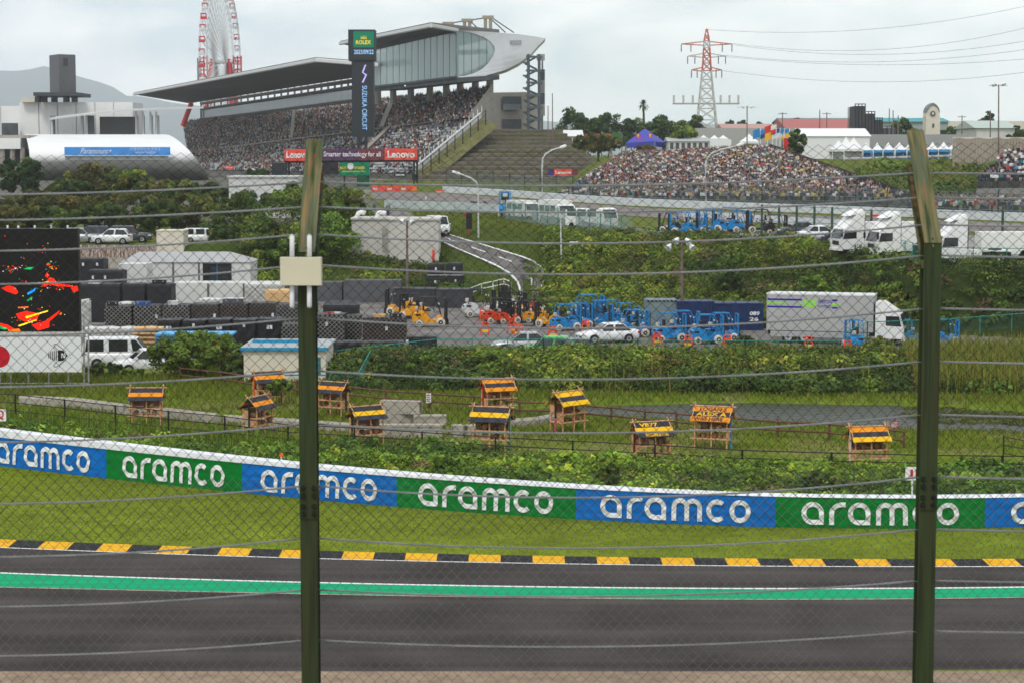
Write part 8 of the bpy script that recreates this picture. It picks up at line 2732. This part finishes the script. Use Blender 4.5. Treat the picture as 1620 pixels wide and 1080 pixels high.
# ------------------------------------------------------------------ right background
M_TENTW = M('white_tent_fabric', (0.72, 0.72, 0.72), rough=0.7, var=0.04)
M_TENTB = M('blue_tent_fabric', (0.08, 0.3, 0.6), rough=0.7, var=0.05)
def tent(label, px, yt, yb, wpx, Y, group='white pagoda tents beyond the green slope', blue=False, eave=None):
 w = wpx / F * Y / 2
 b = P(px, yb, Y)
 zt = P(px, yt, Y).z
 ze = b.z + (zt - b.z) * 0.45
 zg = min(Hs(b.x, b.y), b.z)
 o = thing('pagoda_tent', label, 'tent', (b.x, Y, zg), 0.2 * math.sin(px), group)
 mb = MB()
 rings = []
 for f, r in ((0, 1.0), (0.3, 0.62), (0.6, 0.33), (0.85, 0.12), (1.0, 0.02)):
  z = ze + (zt - ze) * f - zg
  rings.append([(a * w * r, c * w * r, z) for a, c in ((-1, -1), (1, -1), (1, 1), (-1, 1), (-1, -1))])
 mb.grid(rings)
 mb.build('roof', M_TENTW, o)
 MB().bx(-w, w, -w, -w + 0.05, ze - zg - 0.45, ze - zg).bx(-w, -w + 0.05, -w + 0.06, w, ze - zg - 0.45, ze - zg).build('valance', M_TENTB if blue else M_TENTW, o)
 MB().bx(-w + 0.06, w - 0.06, w - 0.1, w, 0, ze - zg).build('back_wall', M_TENTB if blue else M_TENTW, o)
 for a in (-1, 1):
  for c in (-1, 1):
   MB().tube((a * w * 0.97, c * w * 0.97, -0.1), (a * w * 0.97, c * w * 0.97, ze - zg), 0.08, 5).build('pole', M_WHITE, o)
 return o
for k in range(9):
 px = 1370 + k * 17.5
 tent(f'white pagoda tent with blue lining, {ORD[k]} from the left in the long row', px, 226 - 0.2 * k, 248 - 0.2 * k, 19, 352 + k * 1.5, blue=True)
tent('tall white pagoda tent at the left end of the long row', 1350, 218, 250, 30, 350)
tent('white pagoda tent behind the tall one', 1338, 217, 246, 22, 366)
tent('white pagoda tent beside the marquee end', 1326, 222, 248, 24, 358)
for k, px in enumerate((1113, 1130, 1144)):
 tent(f'white pagoda tent, {ORD[k]} of the three below the pylon', px, 214, 224, 14, 430, group='white tents below the pylon')
tent('small white pagoda tent behind the open stand top near the purple one', 1040, 216, 232, 14, 424, group='white tents below the pylon')
tent('white pagoda tent among the flags', 1185, 212, 234, 30, 405, group='white tents below the pylon')
def shed(name, label, cat, x0, x1, yt, yb, Y, depth, wall, roof=None, rise=0.0, lip=0.0, rows=None, nwin=0, wm=None):
 a, b = P(x0, yb, Y), P(x1, yt, Y)
 zg = min(Hs((a.x + b.x) / 2, Y), a.z)
 o = thing(name, label, cat, ((a.x + b.x) / 2, Y, zg))
 MB().bx(a.x, b.x, Y, Y + depth, zg, b.z).build('wall', wall, o, world=True)
 if roof is not None:
  MB().add([(a.x - lip, Y - lip, b.z), (b.x + lip, Y - lip, b.z), (b.x + lip, Y + depth + lip, b.z), (a.x - lip, Y + depth + lip, b.z), (a.x - lip, Y + depth / 2, b.z + rise), (b.x + lip, Y + depth / 2, b.z + rise)],
                 [(0, 1, 5, 4), (2, 3, 4, 5), (1, 2, 5), (3, 0, 4), (0, 3, 2, 1)]).build('roof', roof, o, world=True)
 for k in range(nwin):
  f = (k + 0.5) / nwin
  x = lerp(a.x, b.x, f)
  w_ = (b.x - a.x) / nwin * 0.3
  zc_ = lerp(a.z, b.z, 0.55)
  MB().bx(x - w_, x + w_, Y - 0.05, Y - 0.001, zc_ - 0.6, zc_ + 0.6).build('window', wm or M_DARKIN, o, world=True)
 return o
shed('marquee', 'long white marquee left of the pagoda tents', 'marquee', 1268, 1376, 216, 238, 385, 14, M_TENTW, M_TENTW, 1.6, 0.3)
shed('marquee', 'white marquee behind the old terraces', 'marquee', 876, 921, 216, 240, 430, 12, M_TENTW, M_TENTW, 1.4, 0.3)
shed('low_building', 'low pale grey building with small windows behind the open stand', 'building', 1058, 1122, 224, 240, 392, 10, M_PREF, M('grey_roof_sheet', None), 0.8, 0.3, nwin=7)
shed('low_building', 'white box building joined to the low grey one', 'building', 1123, 1157, 221, 240, 391, 10, M_TENTW)
shed('red_roof_hall', 'long red-roofed hall with a teal ridge behind the marquee', 'building', 1246, 1352, 204, 215, 470, 30, M('brick_red_wall', (0.30, 0.07, 0.055)), M('brick_red_roof', (0.36, 0.10, 0.085)), 2.6, 0.5, nwin=5)
shed('teal_roof_hall', 'hall with a thin teal roof behind the red one', 'building', 1240, 1500, 193, 200, 540, 20, M('pale_teal_wall', (0.3, 0.35, 0.34)), M('teal_roof', (0.04, 0.27, 0.30)), 1.2, 0.6)
shed('pink_hall', 'long pinkish roof behind the pylon', 'building', 1146, 1240, 205, 214, 500, 20, M('pale_pink_wall', (0.38, 0.25, 0.22)), M('pink_roof', (0.42, 0.24, 0.2)), 1.5, 0.5)
shed('grey_hall', 'broad grey building with a faint emblem behind the pagoda tents', 'building', 1360, 1532, 213, 240, 400, 20, M('mid_grey_wall', (0.30, 0.30, 0.30), var=0.08, scale=0.2))
shed('far_hall', 'pale green roofed hall at the far right', 'building', 1545, 1606, 203, 212, 440, 20, M_PREF, M('pale_green_roof', (0.40, 0.46, 0.42)), 1.8, 0.6)
shed('far_hall', 'long cream hall on the skyline at the right edge', 'building', 1500, 1700, 192, 210, 600, 30, M_CREAM)
shed('grey_wall_house', 'low long grey wall behind the flags', 'wall', 1100, 1290, 203, 222, 450, 2, M('pale_grey_wall', (0.36, 0.35, 0.34)))
# tan sheet fence at the right
a, b = P(1507, 247, 330), P(1700, 219, 330)
tf = thing('sheet_fence', 'tan corrugated sheet fence above the green slope at the right', 'fence', ((a.x + b.x) / 2, 330, a.z))
n = 40
for k in range(n):
 x0, x1 = lerp(a.x, b.x, k / n), lerp(a.x, b.x, (k + 0.86) / n)
 MB().bx(x0, x1, 330 + 0.06 * (k % 2), 330.2, a.z - 2.5, b.z + 0.1 * math.sin(k)).build('sheet', M('tan_sheet', (0.33, 0.28, 0.22), rough=0.8, var=0.1, scale=0.5), tf, world=True)
MB().bx(a.x, b.x, 330.2, 330.3, b.z - 0.4, b.z + 0.15).build('top_rail', M_CREAM, tf, world=True)
# silver guard rail above the slope
g0, g1 = P(1336, 252, 344), P(1507, 247, 340)
gr_ = thing('guard_rail', 'silver guard rail in front of the pagoda tents', 'rail', tuple(g0))
MB().tube(g0, g1, 0.22, 5).build('rail', M_ALU, gr_, world=True)
for k in range(12):
 p = lerp(g0, g1, k / 11)
 MB().tube(Vector((p.x, p.y, Hs(p.x, p.y) - 0.3)), p, 0.1, 5).build('post', M_ALU, gr_, world=True)
# scaffold stand
sc = thing('scaffold_stand', 'dark sheeted scaffold stand stepping down to the right', 'scaffold', tuple(P(1380, 214, 420)))
M_SCAF = M('dark_sheeting', (0.06, 0.06, 0.065), rough=0.8, var=0.25, scale=0.4)
for x0, x1, yt in ((1353, 1369, 168), (1369, 1384, 180), (1384, 1396, 190), (1396, 1418, 203)):
 panel_box(sc, 'sheeting', x0, x1 - 0.2, yt, 214, 420, M_SCAF, 8)
 for k in range(4):
  x = lerp(x0, x1, k / 3)
  MB().tube(P(x, 214, 419.8), P(x, yt - 4, 419.8), 0.09, 4).build('scaffold_tube', M_STEEL, sc, world=True)
 MB().tube(P(x0, yt - 3, 419.8), P(x1, yt - 3, 419.8), 0.08, 4).build('scaffold_tube', M_STEEL, sc, world=True)
# clock tower
ct = thing('clock_tower', 'small cream clock tower with a domed grey roof on the skyline', 'tower', tuple(P(1476, 212, 430)))
panel_box(ct, 'shaft', 1464.5, 1487.5, 186, 214, 430, M_CREAM, 3.4)
a = P(1476, 186, 430)
w = 11.2 / F * 430
MB().prism([(-w + a.x, a.z), (w + a.x, a.z), (w * 0.86 + a.x, a.z + 1.4), (w * 0.5 + a.x, a.z + 2.2), (a.x, a.z + 2.6), (-w * 0.5 + a.x, a.z + 2.2), (-w * 0.86 + a.x, a.z + 1.4)], 430.0, 433.3, 'y').build('gable', M_CREAM, ct, world=True)
MB().prism([(-w * 0.95 + a.x, a.z + 1.0), (-w * 0.8 + a.x, a.z + 2.0), (-w * 0.45 + a.x, a.z + 2.7), (a.x, a.z + 3.1), (w * 0.45 + a.x, a.z + 2.7), (w * 0.8 + a.x, a.z + 2.0), (w * 0.95 + a.x, a.z + 1.0), (w * 0.5 + a.x, a.z + 2.25), (a.x, a.z + 2.65), (-w * 0.5 + a.x, a.z + 2.25)], 429.8, 433.5, 'y').build('roof', M('grey_dome', (0.16, 0.19, 0.18)), ct, world=True)
c = P(1476, 180, 429.7)
MB().lathe([(0.0, 0), (0.55, 0), (0.55, 0.1)], 16, tuple(c), axis='y').build('clock_face', M('dark_clock_face', (0.06, 0.05, 0.05)), ct, world=True)
MB().lathe([(0.0, 0), (0.28, 0), (0.28, 0.1)], 12, (c.x, c.y - 0.06, c.z), axis='y').build('clock_centre', M_CREAM, ct, world=True)
panel_box(ct, 'window', 1475, 1478, 196, 202, 429.9, M_DARKIN, 0.1, -0.05)
# purple-blue event tent with two round emblems
rbT = thing('event_tent', 'blue pyramid event tent with red and yellow emblems above the open stand', 'tent', tuple(P(1022, 240, 402)))
apex, e0_, e1_, e2_ = PV(1020, 203.5, 404), PV(990, 226.5, 399), PV(1055, 227, 401), PV(1036, 224, 397)
MB().add([apex, e0_, e2_], [(0, 1, 2)]).build('roof_panel', M('violet_blue_fabric', (0.055, 0.06, 0.36), rough=0.6, var=0.08, scale=0.3), rbT, world=True)
MB().add([apex, e2_, e1_], [(0, 1, 2)]).build('roof_panel', M('violet_blue_fabric', None), rbT, world=True)
MB().add([apex, e1_, PV(1040, 226, 412), PV(1000, 225, 410), e0_], [(0, 1, 2), (0, 2, 3), (0, 3, 4)]).build('roof_panel', M('violet_blue_fabric', None), rbT, world=True)
MB().quad(e0_ - (0, 0, 1.0), e2_ - (0, 0, 1.0), e2_, e0_).build('valance', M('violet_blue_fabric', None), rbT, world=True)
MB().quad(e2_ - (0, 0, 1.0), e1_ - (0, 0, 1.0), e1_, e2_).build('valance', M('violet_blue_fabric', None), rbT, world=True)
for cx_, cy_2 in ((1009.5, 215), (1028.5, 215)):
 d_ = MB()
 Yq = 396.6
 d_.lathe([(0, 0), (0.32, 0), (0.32, 0.03)], 14, tuple(P(cx_, cy_2 + 0.2, Yq)), axis='y')
 d_.build('sun_emblem', M('emblem_yellow', (0.8, 0.5, 0.02)), rbT, world=True)
 bl_ = MB()
 for s in (-1, 1):
  bl_.add([P(cx_ + s * 0.6, cy_2 + 1.6, Yq - 0.05), P(cx_ + s * 1.6, cy_2 - 0.8, Yq - 0.05), P(cx_ + s * 4.6, cy_2 - 1.4, Yq - 0.05), P(cx_ + s * 5.2, cy_2 + 0.6, Yq - 0.05), P(cx_ + s * 3.4, cy_2 + 0.9, Yq - 0.05), P(cx_ + s * 2.0, cy_2 + 2.2, Yq - 0.05)], [(0, 1, 2, 3, 4, 5)])
 bl_.build('animal_emblem', M('emblem_red', (0.6, 0.03, 0.05)), rbT, world=True)
text_on(rbT, 'Red Bull', 1004, 1018, 219.5, 222.5, 396.5, M('emblem_red', None), 0.02)
for q in (e0_, e1_, e2_):
 MB().tube((q[0], q[1], Hs(q[0], q[1]) - 0.5), q, 0.15, 5).build('pole', M_STEELG, rbT, world=True)
# colourful banners beside the event tent
for lab, x0, x1, y0, y1, colr in (('red banner between the marquee and the event tent', 925, 948, 212, 217, (0.5, 0.03, 0.03)), ('orange banner beside the red one', 952, 966, 212, 216, (0.6, 0.1, 0.03)), ('green and yellow banner beside the event tent', 968, 984, 210, 220, (0.05, 0.12, 0.03))):
 o = thing('wall_banner', lab, 'banner', tuple(P((x0 + x1) / 2, 235, 425)))
 panel_box(o, 'sheet', x0, x1, y0, y1, 425, M('banner_' + lab.split()[0], colr), 0.1)
 for px in (x0, x1):
  q = P(px, y0, 425.2)
  MB().tube((q.x, q.y, Hs(q.x, q.y)), q, 0.1, 5).build('pole', M_STEELG, o, world=True)
# flags
FC = {'blue': (0.02, 0.22, 0.5), 'red': (0.6, 0.03, 0.03), 'yel': (0.75, 0.42, 0.02), 'white': (0.7, 0.7, 0.7), 'navy': (0.03, 0.05, 0.2)}
for k, (px, cols, lab) in enumerate([(1203, ('blue', 'blue'), 'light blue flag leftmost in the flag row'), (1214, ('blue', 'navy'), 'blue flag second in the flag row'), (1222, ('red', 'yel'), 'big red and yellow flag in the flag row'), (1228, ('white', 'red'), 'tall white and red flag in the flag row'),
                                     (1234, ('navy', 'white'), 'dark blue flag right of the red and yellow one'), (1241, ('blue', 'white'), 'blue and white flag second from the right'), (1249, ('blue', 'yel'), 'blue and yellow flag rightmost in the flag row')]):
 b, t = P(px, 236, 362), P(px, 197 if k in (2, 3) else 203, 362)
 b.z = Hs(b.x, b.y)
 o = thing('flag_pole', lab, 'flag', tuple(b), group='flags beside the open stand')
 MB().tube(b, t, 0.07, 5).build('pole', M_WHITE, o, world=True)
 for i, cc in enumerate(cols):
  rows = []
  for j in range(2):
   zz = t.z - (i + j) * (0.8 if k != 2 else 1.3)
   rows.append([(t.x - 0.08 - q * 0.32, t.y + 0.15 * math.sin(q * 1.3 + k), zz - 0.12 * q) for q in range(5)])
  MB().grid(rows).build('flag_cloth', M('flag_' + cc, FC[cc]), o, world=True)
o = thing('red_banner_sign', 'red vertical banner at the right end of the flags', 'banner', tuple(P(1246, 237, 356)))
panel_box(o, 'sheet', 1240, 1251, 219, 236, 356, M('flag_red', None), 0.2)
MB().tube(P(1245, 240, 356.4), P(1245, 219, 356.4), 0.1, 5).build('pole', M_STEELG, o, world=True)
# poles and floodlights on the skyline
floodlight_pole('tall floodlight pole above the tan sheet fence', 1580, 134, 247, 328, lights=((-7, -1), (-3, -2), (3, -2), (7, -3)), pm=M_POLE)
floodlight_pole('utility pole with lamps right of the pylon', 1182, 168, 232, 400, lights=((-5, 0), (5, 0)), pm=M_POLE)
for k, (px, yt, yb) in enumerate(((1297, 174, 212), (1308, 178, 225), (1342, 170, 212), (1238, 178, 210), (1407, 172, 214), (1413, 175, 214), (1421, 183, 214), (1522, 183, 212), (874, 148, 206), (867, 168, 206), (1567, 175, 212))):
 lab = ['slim pole left of the scaffold stand', 'lamp pole over the marquee', 'dark pole touching the scaffold stand', 'utility pole above the flags', 'lamp pole right of the scaffold stand', 'second lamp pole right of the scaffold stand', 'short pole between scaffold and clock tower', 'lamp pole right of the clock tower',
           'tall thin pole beside the checkered screen', 'short thin pole beside the checkered screen', 'slim pole in front of the round tree at the right'][k]
 b, t = P(px, yb, 415), P(px, yt, 415)
 b.z = Hs(b.x, b.y)
 o = thing('utility_pole', lab, 'pole', tuple(b))
 MB().tube(b, t, 0.16, 6, 0.1).build('pole', M_POLE, o, world=True)
 if k in (1, 3, 7):
  MB().tube(t - Vector((0.9, 0, 0.3)), t + Vector((0.9, 0, -0.3)), 0.07, 4).build('crossarm', M_POLE, o, world=True)
# electricity pylon
YP = 620.0
M_PYR, M_PYW = M('red_pylon_steel', (0.50, 0.13, 0.09), var=0.1), M('white_pylon_steel', (0.50, 0.49, 0.47), var=0.1)
py = thing('electricity_pylon', 'red and white lattice electricity pylon on the skyline', 'pylon', tuple(P(1120, 222, YP)))
def half(y):
 return float(np.interp(y, [46, 65, 100, 150, 185, 222], [0.8, 4.2, 6, 10.5, 14, 17.5]))
lv = [46, 56, 65, 76, 88, 100, 112, 126, 140, 156, 172, 190, 208, 224]
def cn(y, sx, sy):
 q = P(1118, y, YP)
 h_ = half(y) / F * YP
 return q + Vector((sx * h_, sy * h_, 0))
for i in range(len(lv) - 1):
 y0, y1 = lv[i], lv[i + 1]
 m_ = M_PYR if (y0 < 66 or 76 <= y0 < 112) and y0 != 65 else M_PYW
 leg, br = MB(), MB()
 for sx, sy in ((-1, -1), (1, -1), (1, 1), (-1, 1)):
  leg.tube(cn(y0, sx, sy), cn(y1, sx, sy), 0.22, 4)
 for (a, b) in (((-1, -1), (1, -1)), ((1, -1), (1, 1)), ((1, 1), (-1, 1)), ((-1, 1), (-1, -1))):
  br.tube(cn(y0, *a), cn(y1, *b), 0.11, 4).tube(cn(y0, *b), cn(y1, *a), 0.11, 4).tube(cn(y1, *a), cn(y1, *b), 0.1, 4)
 leg.build('leg_section', m_, py, world=True)
 br.build('lattice', m_, py, world=True)
for y, w_, m_ in ((69, 40, M_PYR), (88, 30, M_PYW), (110, 24, M_PYR)):
 for s in (-1, 1):
  a = P(1118 + s * half(y), y - 3, YP)
  t = P(1118 + s * w_, y + 1, YP)
  b = P(1118 + s * half(y), y + 3, YP)
  MB().tube(a, t, 0.16, 4).tube(b, t, 0.16, 4).tube((a + t) / 2, (b + t) / 2, 0.1, 4).build('crossarm', m_, py, world=True)
  for f in (1.0, 0.62):
   q = P(1118 + s * w_ * f, y + 2, YP)
   MB().tube(q, q - Vector((0, 0, 2.2)), 0.18, 5).build('insulator', M_STEELG, py, world=True)
MB().tube(P(1064, 164, YP - 2), P(1170, 164, YP - 2), 0.3, 4).build('lower_crossarm', M_PYW, py, world=True)
for px in (1066, 1081, 1096, 1140, 1154, 1168):
 MB().tube(P(px, 164, YP - 2), P(px, 151, YP - 2), 0.35, 5).build('bushing', M_PYW, py, world=True)
pw = thing('power_lines', 'sagging power lines running from the pylon to the right edge', 'power lines', tuple(P(1158, 70, YP)))
for (x, y), (xe, ye), sag in (((1158, 71), (1640, 62), 20), ((1148, 90), (1640, 92), 12), ((1142, 112), (1640, 112), 18), ((1158, 69), (1640, 40), 24), ((1148, 88), (1640, 76), 16), ((1118, 47), (1640, 6), 20)):
 pts = []
 for k in range(25):
  f = k / 24
  pts.append(P(lerp(x, xe, f), lerp(y, ye, f) + sag * 4 * f * (1 - f), lerp(YP, 520, f)))
 MB().path(pts, 0.045, 4).build('line', M_STEELG, pw, world=True)
# trees along the skyline at the right
sk = [(905, 168, 212, 62, 'd'), (962, 172, 212, 60, 'd'), (930, 178, 214, 50, 'g'), (1000, 184, 216, 52, 'd'), (1045, 178, 216, 60, 'd'), (1075, 188, 216, 44, 'g'), (1025, 192, 218, 40, 'g'), (1098, 180, 216, 36, 'd'), (1152, 188, 214, 28, 'd'), (1172, 186, 212, 26, 'd'), (1200, 190, 214, 30, 'd'), (1228, 186, 212, 26, 'd'),
      (1262, 181, 204, 26, 'd'), (1284, 190, 206, 24, 'g'), (1318, 190, 206, 24, 'g'), (1428, 182, 212, 34, 'd'), (1448, 196, 214, 40, 'g'), (1505, 198, 214, 40, 'g'), (1540, 195, 212, 40, 'd'), (1561, 170, 206, 34, 'd'), (1612, 198, 216, 40, 'd'), (1080, 197, 228, 52, 'g')]
SKW = ['beside the checkered screen', 'left of the palm', 'between the two big ones left of the palm', 'below the palm', 'right of the palm', 'left of the pylon legs', 'over the event tent', 'behind the pylon legs', 'just right of the pylon', 'second right of the pylon', 'between pylon and flags', 'behind the flags',
       'left of the red-roofed hall', 'behind the red roof, left one', 'behind the red roof, right one', 'right of the scaffold stand', 'left of the clock tower foot', 'right of the clock tower foot', 'beside the round tree at the right', 'with a round crown at the right', 'at the right edge of the skyline', 'in front of the low grey building']
for k, (px, yt, yb, w, p) in enumerate(sk):
 Y = 520 if k < 20 else 440
 if k == 21:
  Y = 398
 bush(f'{DESC[p]} skyline tree {SKW[k]}', px, yt, yb, w, Y, PM[p], n=46, per=76, leaf=0.0015 * Y, group='trees on the skyline', name='tree', cat='tree', trunk=0.12, seed=k + 40)
b = P(946, 262, 378)
b.z = Hs(b.x, b.y)
tree('tree', 'spreading olive tree in front of the white marquee by the open stand', b, P(946, 210, 378).z - b.z, 48 / F * 378, PAL_OLIVE + [(0.14, 0.13, 0.045, 1)], trunk=0.3, n=70, per=70, leaf=0.75, tr=0.35, seed=77)
bush('brownish bush beside the spreading olive tree', 1022, 226, 246, 34, 376, [(0.11, 0.08, 0.035, 3), (0.08, 0.075, 0.03, 2)], n=30, per=40, leaf=0.7, seed=78)
bush('dark green hedge tree right of the flags', 1262, 203, 236, 32, 352, PAL_DARK, n=40, per=50, leaf=0.7, seed=79)
# palm
pm = P(1018, 200, 560)
pm.z = Hs(pm.x, pm.y)
pt_ = P(1018, 166, 560)
pal = thing('palm_tree', 'tall palm standing above the skyline trees', 'palm', tuple(pm))
MB().path([pm, lerp(pm, pt_, 0.5) + Vector((0.2, 0, 0)), pt_], [0.4, 0.33, 0.3], 7).build('trunk', M_BARK, pal, world=True)
rs = random.Random(5)
fr = MB()
for k in range(46):
 a = rs.uniform(0, 6.28)
 el = rs.uniform(-0.9, 1.3)
 d = Vector((math.cos(a) * math.cos(el), math.sin(a) * math.cos(el), math.sin(el)))
 p0, p1 = pt_, pt_ + d * 1.2
 p2 = pt_ + d * 2.1 + Vector((0, 0, -0.5))
 s = d.cross(Vector((0, 0, 1))).normalized() * 0.22
 fr.add([p0 - s * 0.4, p0 + s * 0.4, p1 + s, p1 - s, p2], [(0, 1, 2, 3), (3, 2, 4)])
fr.build('fronds', M('palm_leaf', (0.05, 0.08, 0.025), rough=0.6, var=0.3), pal, world=True)
# ------------------------------------------------------------------ far mountains and haze
sil = [(-900, 130), (-300, 122), (0, 112), (40, 112), (75, 106), (120, 120), (150, 128), (178, 137), (200, 150), (260, 160), (340, 172), (500, 180), (700, 186), (900, 192), (1200, 198)]
YM = 11000.0
rows = [[], [], []]
for px in np.linspace(-900, 1500, 110):
 y = np.interp(px, [s[0] for s in sil], [s[1] for s in sil]) + 3.0 * (fbm(px * 0.03, 0.0, 90) - 0.5) * 2
 rows[0].append(PV(px, 246, YM - 2400) * np.array((1, 1, 0)) + np.array((0, 0, 9.0)))
 rows[1].append((PV(px, 246, YM - 1000) * np.array((1, 1, 0))) + np.array((0, 0, 9 + (PV(px, y, YM)[2] - 9) * (0.5 + 0.16 * (float(fbm(px * 0.06, 3.0, 92)) - 0.5) * 2))))
 rows[2].append(PV(px, y, YM))
tag(MB().grid(rows).build('mountains', M('wooded_mountain', (0.035, 0.055, 0.05), rough=0.95, var=0.3, scale=0.004), smooth=True), kind='structure')
hz = MB().bx(-9000, 9000, -60, 12500, -8, 560).build('haze', bpy.data.materials.new('air'))
hz['kind'] = 'stuff'
am = hz.data.materials[0]
am.use_nodes = True
at_ = am.node_tree
at_.nodes.clear()
ao = at_.nodes.new('ShaderNodeOutputMaterial')
av = at_.nodes.new('ShaderNodeVolumePrincipled')
av.inputs['Color'].default_value = (0.88, 0.945, 1.0, 1)
av.inputs['Density'].default_value = 0.0001
at_.links.new(av.outputs[0], ao.inputs['Volume'])
# shrubs breaking the line of the banks
for lab, px, yt, yb, w, Y, p in [
  ('round dark shrub at the left end of the overgrown bank', 600, 548, 600, 60, 116, 'd'), ('bright shrub on the overgrown bank below the low black loads', 668, 556, 606, 56, 115, 'b'), ('dark shrub on the bank below the silver car', 770, 556, 610, 70, 115, 'd'),
  ('mid green shrub on the bank below the green hatchback', 850, 564, 612, 60, 115, 'g'), ('bright shrub on the bank below the white saloon car', 945, 560, 612, 54, 115, 'b'), ('olive shrub on the bank below the blue pair', 1065, 556, 612, 64, 115, 'o'),
  ('bright shrub on the bank below the silver lorry', 1262, 556, 614, 70, 114.5, 'b'), ('dark shrub at the bank foot behind the pond', 1120, 588, 628, 70, 110.5, 'd'), ('mid green shrub at the bank foot left of the pond', 840, 600, 634, 60, 110.5, 'g'),
  ('dark shrub low on the overgrown slope above the navy container', 1150, 425, 465, 60, 172, 'd'), ('bright shrub low on the overgrown slope above the silver lorry', 1290, 430, 462, 70, 166, 'b'), ('olive shrub high on the overgrown slope', 1010, 400, 432, 60, 186, 'o'),
  ('bright shrub behind the barrier below the culvert blocks', 700, 712, 752, 44, 71.5, 'b'), ('mid green shrub behind the barrier left of the lettered insect house', 960, 730, 775, 46, 69, 'g'), ('dark shrub behind the barrier below the rightmost insect house', 1290, 744, 785, 60, 67.5, 'd')]:
 bush(lab, px, yt, yb, w, Y, PM[p], n=40, per=70, leaf=0.0016 * Y, group='shrubs on the banks', seed=px)
